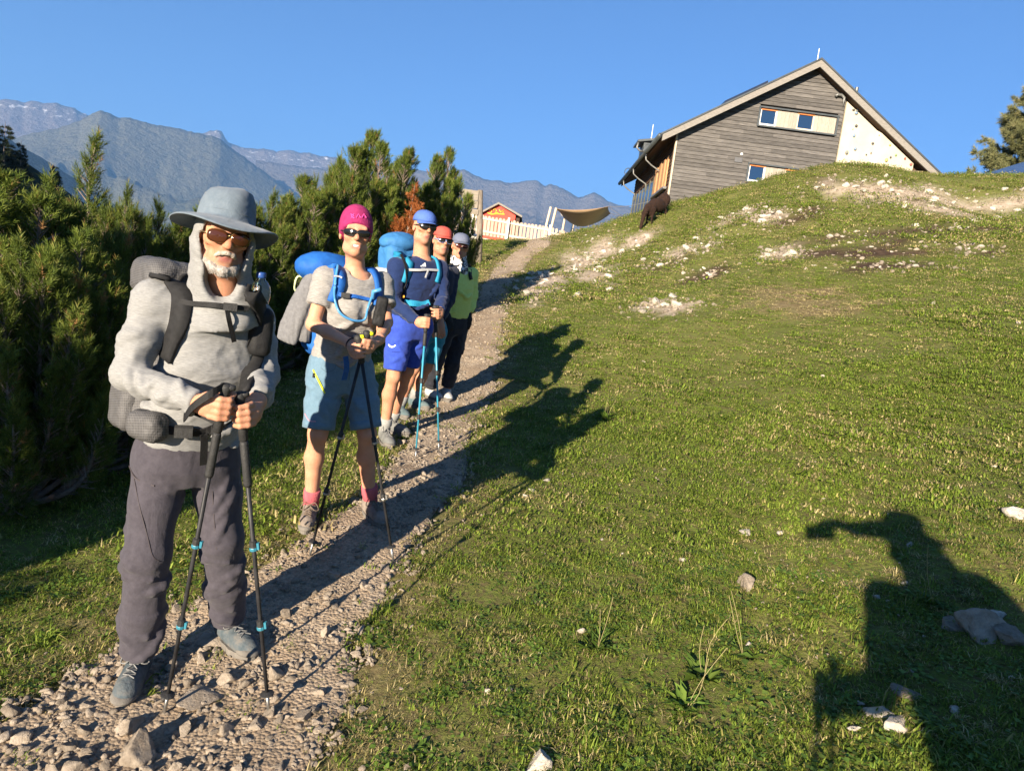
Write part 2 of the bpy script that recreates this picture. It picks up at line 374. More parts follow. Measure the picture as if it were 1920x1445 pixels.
# ------------------------------------------------------------------ mountains
def mountain(name, label, sil, dist, base_z, depth, c_lo, c_hi, snow, seed, rough=1.0, seg=420, rows=70, spread=0):
    """ridge whose crest stands at the given silhouette, with spurs and gullies running down towards the valley"""
    S = np.array([ray(*p) for p in sil]); az = np.arctan2(S[:, 0], S[:, 1]); el = S[:, 2]/np.hypot(S[:, 0], S[:, 1])
    o = np.argsort(az); az, el = az[o], el[o]
    u = np.linspace(az[0], az[-1], seg); e = np.interp(u, az, el)
    U_ = np.repeat(u[None], rows, 0); v = np.linspace(-.5, 1, rows)[:, None]; V_ = np.repeat(v, seg, 1)
    top = CAM[2]+e*dist
    top = np.repeat(top[None], rows, 0)
    rad = dist-V_*depth+spread*(U_-az.mean())*dist
    prof = np.where(V_ < 0, 1+V_*1.6, (1-V_)**1.35)
    X, Y = np.sin(U_)*rad, np.cos(U_)*rad
    P = np.stack([X.ravel()/1000+seed, Y.ravel()/1000], 1)
    wq = np.stack([fbm(P*.5+4, 3), fbm(P*.5+31, 3)], 1)
    sp = ridged((P+1.1*wq)*.34*rough, 6).reshape(X.shape)-.55
    ru = ridged(np.stack([U_.ravel()*dist/2100*rough+.5*wq[:, 0]+seed, V_.ravel()*1.2+wq[:, 1]], 1), 4).reshape(X.shape)-.55
    fine = fbm(P*4*rough, 4).reshape(X.shape)
    amp = (top-base_z)*smoothstep(0, .45, np.abs(V_))*np.clip(1.25-np.abs(V_), 0, 1)
    Z = base_z+(top-base_z)*prof+amp*(.66*sp+.13*ru+.13*fine)
    crest = (1-smoothstep(0, .08, np.abs(V_)))
    Z = Z+crest*(.0012*dist*fbm(np.stack([U_.ravel()*240+seed, V_.ravel()], 1), 3).reshape(X.shape))
    Z = np.where(V_ < 0, np.minimum(Z, top*0+base_z+(top-base_z)*(1+V_*1.2)), Z)
    lim = CAM[2]+e[None]*rad                      # nothing may rise above the crest's silhouette
    Z = np.where(np.abs(V_) > 1e-6, np.minimum(Z, lim-np.abs(V_)*.01*dist), Z)
    ii = (np.arange(rows-1)[:, None]*seg+np.arange(seg-1)[None, :]).ravel()
    me = mesh_np(name, np.stack([X, Y, Z], 2).reshape(-1, 3), np.stack([ii, ii+seg, ii+1+seg, ii+1], 1), True)
    m_, nt, b = new_mat(name+' rock'); co = coords(nt, 'Object', (.001, .001, .001))
    sx = nd(nt, 'ShaderNodeSeparateXYZ'); nt.links.new(co, sx.inputs[0])
    h = nd(nt, 'ShaderNodeMapRange'); h.inputs[1].default_value = base_z/1000; h.inputs[2].default_value = top.max()/1000
    nt.links.new(sx.outputs[2], h.inputs[0])
    ad = nd(nt, 'ShaderNodeMath', operation='MULTIPLY_ADD'); nt.links.new(noise(nt, co, 3.5, 8, .65), ad.inputs[0]); ad.inputs[1].default_value = .6; nt.links.new(h.outputs[0], ad.inputs[2])
    col = ramp(nt, ad.outputs[0], [(.35, c_lo), (.62, tuple(.5*(a+b_) for a, b_ in zip(c_lo, c_hi))), (.95, c_hi)])
    col = mixc(nt, ramp(nt, noise(nt, co, 16, 8, .7), [(.5, (0, 0, 0)), (.72, (.6, .6, .6))]), col, tuple(.6*x for x in c_lo))
    if snow:
        hs = nd(nt, 'ShaderNodeMapRange'); hs.inputs[1].default_value = snow; hs.inputs[2].default_value = snow+.18; nt.links.new(h.outputs[0], hs.inputs[0])
        mu = nd(nt, 'ShaderNodeMath', operation='MULTIPLY'); nt.links.new(hs.outputs[0], mu.inputs[0])
        nt.links.new(ramp(nt, noise(nt, co, 9, 6, .6), [(.60, (0, 0, 0)), (.65, (1, 1, 1))]), mu.inputs[1])
        col = mixc(nt, mu.outputs[0], col, (.85, .85, .85))
    nt.links.new(col, b.inputs['Base Color']); b.inputs['Roughness'].default_value = 1; b.inputs['Specular IOR Level'].default_value = 0
    bp = nd(nt, 'ShaderNodeBump'); bp.inputs['Strength'].default_value = .8; bp.inputs['Distance'].default_value = 110
    nt.links.new(noise(nt, co, 12, 8, .65), bp.inputs['Height']); nt.links.new(bp.outputs[0], b.inputs['Normal'])
    return tag(obj(name, me, m_), label, kind='structure')
GREEN, ROCK = (.055, .075, .03), (.22, .19, .16)
mountain('mountain', 'farthest snow-flecked peaks at the left edge of the skyline',
 [(-900,240),(-500,215),(-250,225),(-100,200),(-40,205),(0,187),(22,186),(45,193),(60,189),(85,194),(105,193),(130,201),(140,203),(157,213),(190,226),(240,238),(300,246),(350,250),(378,252),(392,246),(405,244),(416,247),(428,268),(450,275),(480,280),(500,279),(520,284),(545,281),(565,287),(580,286),(600,293),(625,294),(650,303),(760,318),(900,345)],
 12500, -600, 5200, (.055, .065, .042), (.19, .155, .135), .78, 3.1)
mountain('mountain', 'broad green mountain with a dark hollow behind the hat',
 [(-500,420),(-200,340),(-60,285),(20,262),(60,250),(110,240),(150,226),(172,213),(188,207),(200,210),(222,220),(245,221),(262,226),(280,232),(305,236),(330,240),(352,246),(378,251),(400,256),(415,262),(425,270),(438,282),(460,296),(490,318),(520,340),(545,362),(580,395),(620,430),(700,490)],
 8600, -600, 4600, (.04, .062, .024), (.155, .145, .095), 0, 8.3, .8)
mountain('mountain', 'rocky range behind the red shed and shade sail',
 [(480,300),(560,312),(640,318),(700,322),(760,318),(820,322),(870,318),(890,328),(912,337),(930,338),(955,343),(975,341),(1000,337),(1008,339),(1022,349),(1032,345),(1045,349),(1062,357),(1085,371),(1100,366),(1113,360),(1128,368),(1140,378),(1160,384),(1200,392),(1300,415),(1450,440),(1700,470),(2100,520),(2600,560)],
 9800, -600, 5000, (.05, .058, .035), (.18, .155, .135), 0, 5.7, 1.15)
mountain('mountain', 'dark blue near slope falling to the right below the far peaks',
 [(-900,60),(-500,120),(-200,185),(-40,235),(15,250),(40,268),(80,290),(130,322),(200,368),(280,420),(360,470),(460,530)],
 4300, -600, 2400, (.010, .018, .008), (.025, .028, .016), 0, 1.9, 1.4, 260, 50)

# dark wooded spur on the left, shade put into the ground colour
sv = []
sn, sm = 90, 46
crest = np.array([[-118, 40, 44], [-98, 58, 34], [-80, 76, 22], [-69, 90, 13.0], [-60, 104, 4], [-52, 120, -10], [-44, 140, -28]], float)
for i in range(sn):
    t = i/(sn-1)*(len(crest)-1); k = min(int(t), len(crest)-2); c0 = crest[k]*(1-(t-k))+crest[k+1]*(t-k)
    for j in range(sm):
        q = j/(sm-1)*2-1; off = np.array([.86, .5])*q*46
        z = c0[2]-abs(q)**1.25*42
        sv.append((c0[0]+off[0], c0[1]+off[1], z))
sv = np.array(sv); sv[:, 2] += 1.4*fbm(sv[:, :2]*.11, 4)
ii = (np.arange(sn-1)[:, None]*sm+np.arange(sm-1)[None, :]).ravel()
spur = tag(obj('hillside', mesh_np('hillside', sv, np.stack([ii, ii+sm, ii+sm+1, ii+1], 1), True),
   M('forest floor in painted shade', (.012, .018, .008), (.03, .035, .015), 3, 1, .6, 8)), 'dark hillside at the far left, its shade in the colour', kind='structure')
def spur_z(x, y):
    d = np.hypot(sv[:, 0]-x, sv[:, 1]-y); return sv[np.argmin(d), 2]

# the air: one closed box of thin blue haze round everything
hb = MB(); hb.box((-24000, -2500, -1500), (24000, 19000, 2800))
hz = hb.build('haze', None)
mh = bpy.data.materials.new('haze air'); mh.use_nodes = True; nt = mh.node_tree; nt.nodes.clear()
pvn = nt.nodes.new('ShaderNodeVolumePrincipled'); pvn.inputs['Color'].default_value = (.22, .48, .95, 1); pvn.inputs['Density'].default_value = 6.5e-5
pvn.inputs['Anisotropy'].default_value = 0.0
mo = nt.nodes.new('ShaderNodeOutputMaterial'); nt.links.new(pvn.outputs[0], mo.inputs['Volume'])
hz.data.materials.append(mh); tag(hz, 'thin blue mountain haze', kind='stuff')
# ------------------------------------------------------------------ the timber hut on the hill
GREYWOOD = M('weathered boards', (.048, .044, .040), (.100, .093, .086), 3.2, .85, .5, 30, (1.2, 4, 22), rnd=.22, c3=(.18, .165, .148), lo=.25, hi=.8)
BROWNWOOD = M('dark brown boards', (.05, .028, .016), (.11, .06, .035), 4, .8, .4, 30, (4, 1.2, 20), rnd=.2)
PALEWOOD = M('pale bleached wood', (.42, .34, .24), (.58, .49, .37), 6, .8, .3, 40, (14, 4, 1.2), rnd=.1)
FASCIA = M('fascia wood', (.155, .142, .125), (.235, .215, .19), 5, .8, .3, 30, (2, 2, 6))
METAL_DK = M('dark roof metal', (.035, .042, .045), (.06, .068, .07), 5, .45, .1, 30, spec=.5)
METAL_GR = M('zinc gutter', (.13, .13, .125), (.20, .20, .19), 7, .5, metal=.5)
ORANGE = M('orange window paint', (.42, .13, .04), (.5, .18, .06), 9, .6)
WHITEP = M('white paint', (.72, .70, .64), (.8, .78, .73), 4, .7, .1, 60)
GLASS = M('window glass', (.012, .03, .07), None, rough=.05, spec=.9)
PLASTER = M('cream climbing wall', (.40, .355, .265), (.47, .42, .32), 2.5, .75, .15, 70)
SHUTTER_O = M('larch shutter boards', (.34, .17, .075), (.44, .25, .12), 8, .7, .2, 40, (3, 3, 1), rnd=.12)
SHUTTER_G = M('bleached grey shutter boards', (.24, .205, .165), (.36, .315, .26), 6, .85, .3, 40, (14, 4, 1.2), rnd=.12)
GREENP = M('green tin', (.10, .17, .07), (.16, .24, .11), 5, .6)

Y0 = 25.0
hut = thing('timber_hut', 'grey weathered timber alpine hut with steep gable above the grassy knoll', 'hut', (8.85, 29, 5.2))
pk = ay(1540, 110, 24.62); le = ay(1243, 249, 24.62); re = ay(1772, 334, 24.62)
re = pk+(re-pk)*1.12
BK = np.array([0, 10.0, 0])
def rake_z(x, drop=0.0, q=pk):
    sl = (le[2]-pk[2])/(le[0]-pk[0]); sr = (re[2]-pk[2])/(re[0]-pk[0])
    return (q[2]+(x-q[0])*(sl if x < q[0] else sr))-drop
# roof slabs: wooden soffit deck, metal skin, fascia boards
for a, nm in ((le, 'roof_slope'), (re, 'roof_slope')):
    d = np.array([0, 0, -.10]); s = .0
    b_ = MB(); b_.prism([pk+(0, .03, -.05), a+(0, .03, -.05), a+BK+(0, 0, -.05), pk+BK+(0, 0, -.05)], (0, 0, -.16)); deck = b_.build('roof', BROWNWOOD, hut)
    b_ = MB(); b_.prism([pk+(0, -.06, .02), a+(0, -.06, .02)+(a-pk)*.012, a+BK+(0, 0, .02)+(a-pk)*.012, pk+BK+(0, 0, .02)], (0, 0, -.06)); b_.build('metal_skin', METAL_DK, deck)
    b_ = MB(); b_.prism([pk+(0, -.03, -.045), a+(0, -.03, -.045), a+(0, -.03, -.27), pk+(0, -.03, -.27)], (0, .05, 0)); b_.build('fascia_board', FASCIA, deck)
    # rafters seen under the overhang
    for t in np.linspace(.1, .95, 7):
        p = pk+(a-pk)*t
# left eave gutter and its curved brackets
gm = MB(); gm.tube([le+(-.09, -.05, -.10), le+(-.09, 10, -.10)], .075, 10); gut = gm.build('gutter', METAL_DK, hut, True)
for yy in (27.3, 30.3, 33.2):
    g = MB(); g.tube([(le[0]-.09, yy, le[2]-.12), (le[0]-.05, yy, le[2]-.38), (le[0]+.18, yy, le[2]-.55), (4.44, yy, le[2]-.72), (4.44, yy, le[2]-1.0)], .03, 8)
    g.build('downpipe', METAL_GR, hut, True)
g = MB()
for t in np.linspace(0, 1, 9): pass
ang = np.linspace(0, math.pi, 8)
for yy in (27.0, 31.8):
    g = MB(); g.tube([(le[0]-.09+.16*math.cos(a), yy, le[2]-.05+.16*math.sin(a)) for a in np.linspace(.3, 4.2, 10)], .02, 6); g.build('gutter_hook', METAL_DK, hut, True)
# the gable wall: backing and lapped boards, each its own
XL, XR = 4.5, 9.90
ZB = 4.6
wb = MB()
rz = lambda x: rake_z(x, .2)
wb.prism([(XL+.02, Y0+.14, ZB), (12.75, Y0+.14, ZB), (12.75, Y0+.14, rz(12.75)), (pk[0], Y0+.14, rz(pk[0])), (XL+.02, Y0+.14, rz(XL))], (0, .1, 0))
gw = wb.build('gable_wall', BROWNWOOD, hut)
WINS = [(7.10, 9.74, 8.40, 8.96), (7.02, 9.60, 6.53, 7.10)]
bh = .128; row = 0; z = ZB
BOARD_MESH = []
while z < rz(pk[0])-.02:
    z2 = z+bh-.008
    def xlim(zz, side):
        if side < 0: return max(XL, pk[0]-(rz(pk[0])-zz)/((pk[2]-le[2])/(pk[0]-le[0])))
        return min(XR, pk[0]+(rz(pk[0])-zz)/((pk[2]-re[2])/(re[0]-pk[0])))
    segs = [(None, None)]
    xs = [(xlim(z, -1), xlim(z2, -1), xlim(z, 1), xlim(z2, 1))][0]
    cuts = []
    for (a0, a1, w0, w1) in WINS:
        if z2 > w0 and z < w1: cuts.append((a0, a1))
    joints = sorted(rng.uniform(XL+.8, XR-.8, 2)) if row % 1 == 0 else []
    spans = []; cur = (xs[0], xs[1])
    stops = sorted([(c0, c1, True) for c0, c1 in cuts]+[(j, j+.004, False) for j in joints])
    for s0, s1, _ in stops:
        if s0 > max(cur)+.15 and s0 < min(xs[2], xs[3])-.15:
            spans.append((cur[0], cur[1], s0, s0)); cur = (s1, s1)
        elif s1 > max(cur) and s0 <= max(cur)+.15 and _: cur = (s1, s1)
    if min(xs[2], xs[3]) > max(cur)+.05: spans.append((cur[0], cur[1], xs[2], xs[3]))
    for x0, x0t, x1, x1t in spans:
        o_ = rng.uniform(-.006, .006)
        b_ = MB(); V = [(x0, Y0-.028+o_, z), (x1, Y0-.028+o_, z), (x1t, Y0-.006+o_, z2), (x0t, Y0-.006+o_, z2),
                        (x0, Y0+.13, z), (x1, Y0+.13, z), (x1t, Y0+.13, z2), (x0t, Y0+.13, z2)]
        b_.add(V, [(0, 1, 2, 3), (5, 4, 7, 6), (4, 5, 1, 0), (3, 2, 6, 7), (4, 0, 3, 7), (1, 5, 6, 2)])
        b_.build('board', GREYWOOD, gw)
    z += bh; row += 1
cb = MB(); cb.box((XL-.05, Y0-.05, ZB), (XL-.002, Y0+.1, rz(XL)-.05)); cb.build('corner_board', PALEWOOD, hut)
for (a0, a1, z0, z1) in WINS:
    fr = MB(); fr.box((a0-.03, Y0-.07, z1), (a1+.03, Y0+.1, z1+.05)); fr.box((a0-.03, Y0-.07, z0-.05), (a1+.03, Y0+.1, z0))
    fr.box((a0-.028, Y0-.05, z0), (a0+.03, Y0+.1, z1)); fr.box((a1-.03, Y0-.05, z0), (a1+.028, Y0+.1, z1))
    band = fr.build('window_band', METAL_DK, hut)
    W_ = (a1-a0-.06); x = a0+.03
    for k, (kind, f) in enumerate((('w', .225), ('s', .265), ('w', .225), ('s', .245))):
        x1 = x+W_*f
        if kind == 'w':
            wf = MB(); t = .05
            wf.box((x, Y0+.01, z0), (x1, Y0+.06, z0+.07)); wf.box((x, Y0+.01, z0+.07), (x+t, Y0+.06, z1-.05)); wf.box((x1-t, Y0+.01, z0+.07), (x1, Y0+.06, z1-.05))
            wi = wf.build('window_frame', PALEWOOD if k else WHITEP, band)
            ob = MB(); ob.box((x, Y0+.005, z1-.05), (x1, Y0+.06, z1)); ob.build('lintel', ORANGE, band)
            gl = MB(); gl.box((x+t, Y0+.05, z0+.07), (x1-t, Y0+.058, z1-.05)); gl.build('pane', GLASS, band)
        else:
            n = 5
            for i in range(n):
                sb = MB(); xa = x+(x1-x)*i/n; xb = x+(x1-x)*(i+1)/n-.004
                sb.box((xa, Y0-.01+rng.uniform(-.004, .004), z0+.01), (xb, Y0+.03, z1-.03)); sb.build('shutter_board', SHUTTER_G, band)
        x = x1
    ob = MB(); ob.box((x, Y0+.02, z0), (a1-.03, Y0+.06, z1)); ob.build('end_panel', SHUTTER_G, band)
# downpipe on the gable
dp = MB(); dp.tube([(9.50, Y0-.10, 9.60), (9.56, Y0-.10, 9.66), (9.70, Y0-.10, 9.66), (9.80, Y0-.10, 9.58), (9.80, Y0-.10, 9.3), (9.80, Y0-.10, 5.2)], .05, 10); dp.build('downpipe', METAL_GR, hut, True)
lp = MB(); lp.lathe([(.001, 0), (.04, 0), (.04, .04), (.02, .04)], (6.72, Y0-.02, 7.38), (0, -1, 0), 14); lp.build('wall_lamp', WHITEP, hut)
pl_ = MB(); pl_.box((6.52, Y0-.045, 7.10), (6.78, Y0-.03, 7.26)); pl_.build('plate', M('grey plate', (.07, .07, .07), (.10, .10, .105), 8, .6), hut)
# climbing wall with holds
x0, x1 = 9.96, 12.50
c1 = MB(); xm = 11.12
c1.prism([(x0, Y0+.02, ZB), (xm, Y0+.02, ZB), (xm, Y0+.02, rz(xm)-.06), (x0, Y0+.02, rz(x0)-.04)], (0, .1, 0)); cw = c1.build('climbing_wall', PLASTER, hut)
c2 = MB(); c2.prism([(xm+.14, Y0-.07, ZB), (x1, Y0-.07, ZB), (x1, Y0-.07, rz(x1)-.05), (xm+.14, Y0-.07, rz(xm+.14)-.05)], (0, .19, 0)); c2.build('climbing_panel', PLASTER, cw)
c3 = MB(); c3.prism([(xm, Y0+.022, ZB), (xm+.14, Y0-.068, ZB), (xm+.14, Y0-.068, rz(xm+.14)-.06), (xm, Y0+.022, rz(xm)-.06)], (0, .09, 0)); c3.build('angled_strip', PLASTER, cw)
cb = MB(); cb.box((12.503, Y0-.06, ZB), (12.75, Y0+.1, rz(12.75)-.1)); cb.build('corner_panel', GREYWOOD, hut)
HC = {'b': (.16, .22, .30), 'g': (.18, .18, .16), 'y': (.42, .36, .12), 'r': (.30, .10, .09), 'n': (.16, .24, .09), 'k': (.06, .06, .06)}
HM = {k: M('hold '+k, v, None, rough=.5) for k, v in HC.items()}
ico = MB(); ico.lathe([(.02, 0), (.075, .02), (.085, .05), (.06, .085), (.02, .1)], (0, 0, 0), (0, -1, 0), 9)
for (hx, hy, k, s) in [(1601,206,'k',.8),(1608,207,'g',.9),(1606,212,'b',1.2),(1621,215,'g',.8),(1624,217,'k',.5),(1606,236,'k',.9),(1602,254,'b',1.1),(1604,279,'b',1.1),(1588,286,'g',1.3),(1600,242,'g',.5),
    (1598,305,'k',.6),(1643,232,'k',.9),(1646,234,'k',.7),(1658,242,'g',1.0),(1647,254,'g',.4),(1637,269,'k',.9),(1625,290,'k',.7),(1676,262,'k',.8),(1667,273,'y',.9),(1684,272,'y',.9),(1670,257,'k',.4),(1678,292,'n',.7),
    (1634,287,'k',.6),(1660,301,'y',1.0),(1668,296,'k',.7),(1695,298,'r',.9),(1703,293,'k',.8),(1706,309,'r',.9),(1628,306,'n',1.2),(1684,318,'r',.9),(1674,317,'n',.6)]:
    p = ay(hx, hy, Y0-.02); yf = Y0+.02 if p[0] < xm+.05 else Y0-.07
    h_ = MB(); V = np.vstack(ico.V)*s*.62*rng.uniform(.8, 1.2, 3); h_.add(V+(p[0], yf, p[2]), ico.F); h_.build('climbing_hold', HM[k], cw, True)
# left long side: boards, shutters, windows, white base with green apron roof
sb = MB(); sb.box((XL+.03, Y0+.15, 4.0), (XL+.15, 34, le[2]+.15)); sw = sb.build('side_wall', BROWNWOOD, hut)
z = 4.9
while z < le[2]-.05:
    b_ = MB(); b_.add([(XL-.02, Y0+.1, z), (XL, Y0+.1, z+.12), (XL, 34, z+.12), (XL-.02, 34, z), (XL+.05, Y0+.1, z), (XL+.05, Y0+.1, z+.12), (XL+.05, 34, z+.12), (XL+.05, 34, z)],
        [(0, 1, 2, 3)[::-1], (0, 4, 5, 1)[::-1], (3, 2, 6, 7)[::-1], (0, 3, 7, 4)[::-1], (1, 5, 6, 2)[::-1], (4, 7, 6, 5)[::-1]]); b_.build('board', BROWNWOOD, sw); z += .128
for i, yy in enumerate(np.linspace(25.75, 27.9, 7)):
    s = MB(); o_ = .02+.03*(i % 2); s.box((XL-.06-o_, yy, 6.15), (XL-.04-o_+.03, yy+.26, 7.2-.05*(i % 3))); s.build('shutter_board', SHUTTER_O, sw)
s = MB(); s.box((XL-.14, 25.6, 6.04), (XL-.023, 28.2, 6.12)); s.build('sill', METAL_GR, sw)
POST = M('mossy post', (.075, .078, .05), (.13, .125, .085), 6, .8, .2, 30)
for yy in np.linspace(28.35, 33.6, 7):
    s = MB(); s.box((XL-.065, yy, 5.2), (XL-.025, yy+.09, 6.9)); s.build('post', POST, sw)
for k in range(6):
    ya, yb = 28.49+k*.875, 28.33+(k+1)*.875
    s = MB(); s.box((XL-.05, ya, 5.9), (XL-.024, yb, 6.85)); s.build('pane', M('dark pane', (.02, .025, .03), None, rough=.1, spec=.8), sw)
    s = MB(); s.box((XL-.06, ya, 5.82), (XL-.024, yb, 5.897)); s.build('rail', POST, sw)
s = MB(); s.box((4.05, 27.2, 3.2), (4.42, 34.2, 4.72)); s.build('base_wall', WHITEP, hut)
s = MB(); s.prism([(3.9, 27.1, 4.68), (4.47, 27.1, 5.16), (4.47, 34.4, 5.16), (3.9, 34.4, 4.68)], (-.01, 0, .03)); s.build('apron_roof', GREENP, hut)
s = MB(); s.prism([(3.3, 32.6, 4.7), (4.0, 32.6, 5.4), (4.0, 34.6, 5.4), (3.3, 34.6, 4.7)], (0, 0, .04)); s.build('porch_roof', GREENP, hut)
s = MB(); s.box((3.4, 32.8, 3.2), (4.04, 34.4, 4.72)); s.build('porch_wall', WHITEP, hut)
# roof furniture
def roofp(t, y, up=0): p = pk+(le-pk)*t; return np.array([p[0], y, p[2]+up])
s = MB(); s.prism([roofp(.30, 25.2, .06), roofp(.58, 25.2, .06), roofp(.58, 31, .06), roofp(.30, 31, .06)], (0, 0, .13)); s.build('solar_panel', M('solar panel', (.02, .025, .04), None, rough=.12, spec=.7), hut)
db = MB(); db.box((3.85, 28.3, 7.7), (4.35, 29.3, 8.12)); dorm = db.build('dormer', METAL_DK, hut)
s = MB(); s.prism([(3.6, 28.2, 8.10), (4.5, 28.2, 8.28), (4.5, 29.4, 8.28), (3.6, 29.4, 8.10)], (0, 0, .08)); s.build('dormer_roof', METAL_DK, dorm)
s = MB(); s.tube([(3.64, 28.3, 8.1), (3.6, 28.3, 7.9), (3.72, 28.3, 7.8), (3.85, 28.3, 7.78)], .04, 8); s.build('drain_pipe', METAL_GR, dorm, True)
for p, h_ in ((pk+(.02, .4, .03), .42), (np.array([4.1, 28.3, 8.2]), .62)):
    s = MB(); s.tube([p, p+(0, 0, h_)], [.018, .010], 6); s.build('lightning_rod', WHITEP, hut)
vp = ay(1606, 170, 26); s = MB(); s.tube([vp-(0, 0, .3), vp+(0, 0, .1)], .06, 8); s.build('vent_pipe', METAL_DK, hut)

# ------------------------------------------------------------------ picket fence across the path
PICK = M('bleached fence pickets', (.31, .225, .17), (.43, .335, .265), 7, .85, .25, 40, (8, 8, 1.2), rnd=.16)
fence = thing('picket_fence', 'bleached wooden picket fence with white posts across the top of the path', 'fence', (-.9, 27, 3.6))
FB = lambda x: np.interp(x, [-3.8, -2.35, .68], [3.78, 3.70, 3.56])
xx = -3.7
while xx < .62:
    b_ = MB(); zb = FB(xx)+.10+rng.uniform(-.01, .01); zt = zb+.72+rng.uniform(-.02, .02); wd = .102+rng.uniform(-.008, .008); tl = rng.uniform(-.012, .012)
    b_.prism([(xx, 27.0, zb), (xx+wd, 27.0, zb), (xx+wd+tl, 27.0, zt-.03), (xx+wd*.5+tl, 27.0, zt), (xx+tl, 27.0, zt-.03)], (0, .025, 0)); b_.build('picket', PICK, fence)
    xx += .135
for dz in (.2, .66):
    b_ = MB(); b_.prism([(-3.75, 26.965, FB(-3.75)+dz), (.66, 26.965, FB(.66)+dz), (.66, 26.965, FB(.66)+dz+.07), (-3.75, 26.965, FB(-3.75)+dz+.07)], (0, .032, 0)); b_.build('rail', PALEWOOD, fence)
for px_ in (-3.75, -2.28, -.93, .63):
    b_ = MB(); b_.box((px_, 26.87, FB(px_)-.25), (px_+.07, 26.955, FB(px_)+.88)); b_.build('post', WHITEP, fence)
b_ = MB(); b_.prism([(-3.8, 26.9, FB(-3.8)-.02), (.8, 26.9, FB(.8)-.02), (.8, 26.9, FB(.8)-.3), (-3.8, 26.9, FB(-3.8)-.3)], (0, .16, 0)); b_.build('kerb', M('pale stone kerb', (.5, .46, .38), (.62, .57, .48), 5, .9, .4, 20), fence)
fence2 = thing('picket_fence', 'lower stretch of picket fence running behind the grassy bank below the sail', 'fence', (1.9, 29.5, 3.3))
for i, xx in enumerate(np.arange(.78, 3.2, .15)):
    b_ = MB(); zb = 3.45+(xx-.8)*.0; zt = zb+1.12-.11*(xx-.8)+rng.uniform(-.03, .03)
    b_.prism([(xx, 29, zb), (xx+.1, 29, zb), (xx+.1, 29, zt-.03), (xx+.05, 29, zt), (xx, 29, zt-.03)], (0, .025, 0)); b_.build('picket', PICK, fence2)
b_ = MB(); b_.prism([(.75, 28.96, 4.32), (3.2, 28.96, 4.06), (3.2, 28.96, 4.13), (.75, 28.96, 4.39)], (0, .03, 0)); b_.build('rail', PALEWOOD, fence2)

# ------------------------------------------------------------------ red shed behind the fence
RED = M('red shed paint', (.52, .045, .03), (.62, .07, .045), 3, .7, .1, 40)
sp_, sl_, sr_ = ay(935, 379, 33), ay(898, 398, 33), ay(977, 403, 33)
shed = thing('red_shed', 'small red shed with pale gable roof and yellow painted flourish behind the picket fence', 'shed', (sp_[0], 34, 3.0))
b_ = MB(); b_.prism([(sl_[0]+.12, 33.2, 2.9), (sr_[0]-.25, 33.2, 2.9), (sr_[0]-.25, 33.2, sr_[2]-.03), (sp_[0], 33.2, sp_[2]-.1), (sl_[0]+.12, 33.2, sl_[2]-.06)], (0, 2.2, 0)); b_.build('wall', RED, shed)
for e in (sl_, sr_):
    b_ = MB(); b_.prism([sp_, e+(e-sp_)*.05, e+(e-sp_)*.05-(0, 0, .09), sp_-(0, 0, .09)], (0, 2.7, 0)); b_.build('roof', FASCIA, shed)
YEL = M('yellow paint', (.75, .5, .05), None, rough=.7)
for pts in ([(917,395),(921,391),(922,397),(919,401)],[(925,394),(929,390),(931,396),(927,400),(934,399)],[(936,393),(939,398),(944,394),(943,400)],[(914,399),(922,402),(932,401),(946,402)]):
    P = np.array([ay(a, b2, 33.19) for a, b2 in pts]); b_ = MB(); b_.tube(P, .022, 5); b_.build('painted_flourish', YEL, shed)
dk = MB(); dk.box((sr_[0]-.249, 33.3, 3.0), (sr_[0]-.05, 35.2, sr_[2]-.12)); dk.build('side_wall', M('dark side', (.05, .03, .02), None), shed)

# ------------------------------------------------------------------ shade sail on poles, wires to the hut
SAIL = M('tan sail cloth', (.30, .19, .10), (.36, .24, .13), 3, .8, .2, 12, sheen=.2)
A, B, C_, D_ = ay(1041, 391, 31), ay(1141, 387, 31), ay(1145, 400, 34.5), ay(1052, 403, 35)
sail = thing('shade_sail', 'sagging tan shade sail strung between leaning poles beside the hut', 'shade sail', tuple((A+B+C_+D_)/4))
n = 16; V = []
for j in range(n+1):
    for i in range(n+1):
        u, v = i/n, j/n; p = (A*(1-u)+B*u)*(1-v)+(D_*(1-u)+C_*u)*v
        sag = .10*4*u*(1-u)*(1-v)+.55*4*u*(1-u)*v**.8+.25*math.sin(math.pi*v)*math.sin(math.pi*u)
        p = p-np.array([0, 0, sag]); p[0] += .12*math.sin(math.pi*v)*(.5-u); V.append(p)
Fs = [(j*(n+1)+i, j*(n+1)+i+1, (j+1)*(n+1)+i+1, (j+1)*(n+1)+i) for j in range(n) for i in range(n)]
b_ = MB(); b_.add(V, Fs); so_ = b_.build('cloth', SAIL, sail, True); md = so_.modifiers.new('thick', 'SOLIDIFY'); md.thickness = .006
for a, bt, yy in (((1033,388),(1023,428),31.3),((1043,390),(1033,430),31),((1060,404),(1054,436),35),((1076,416),(1071,440),36)):
    t = ay(*a, yy); q = ay(*bt, yy); q = q+(q-t)*1.2; b_ = MB(); b_.tube([q, t], .055, 8); b_.build('pole', PALEWOOD, sail, True)
WIRE = M('steel wire', (.45, .45, .45), None, rough=.4, metal=.7)
for (p0, p1, r_) in ((B, np.array([4.42, 26.6, 5.85]), .012), (C_, np.array([4.42, 29.5, 5.7]), .014), (B, np.array([4.42, 31, 5.55]), .01)):
    t = np.linspace(0, 1, 9)[:, None]; P = p0*(1-t)+p1*t; P[:, 2] -= .12*4*(t*(1-t))[:, 0]; b_ = MB(); b_.tube(P, r_, 5); b_.build('wire', WIRE, sail)

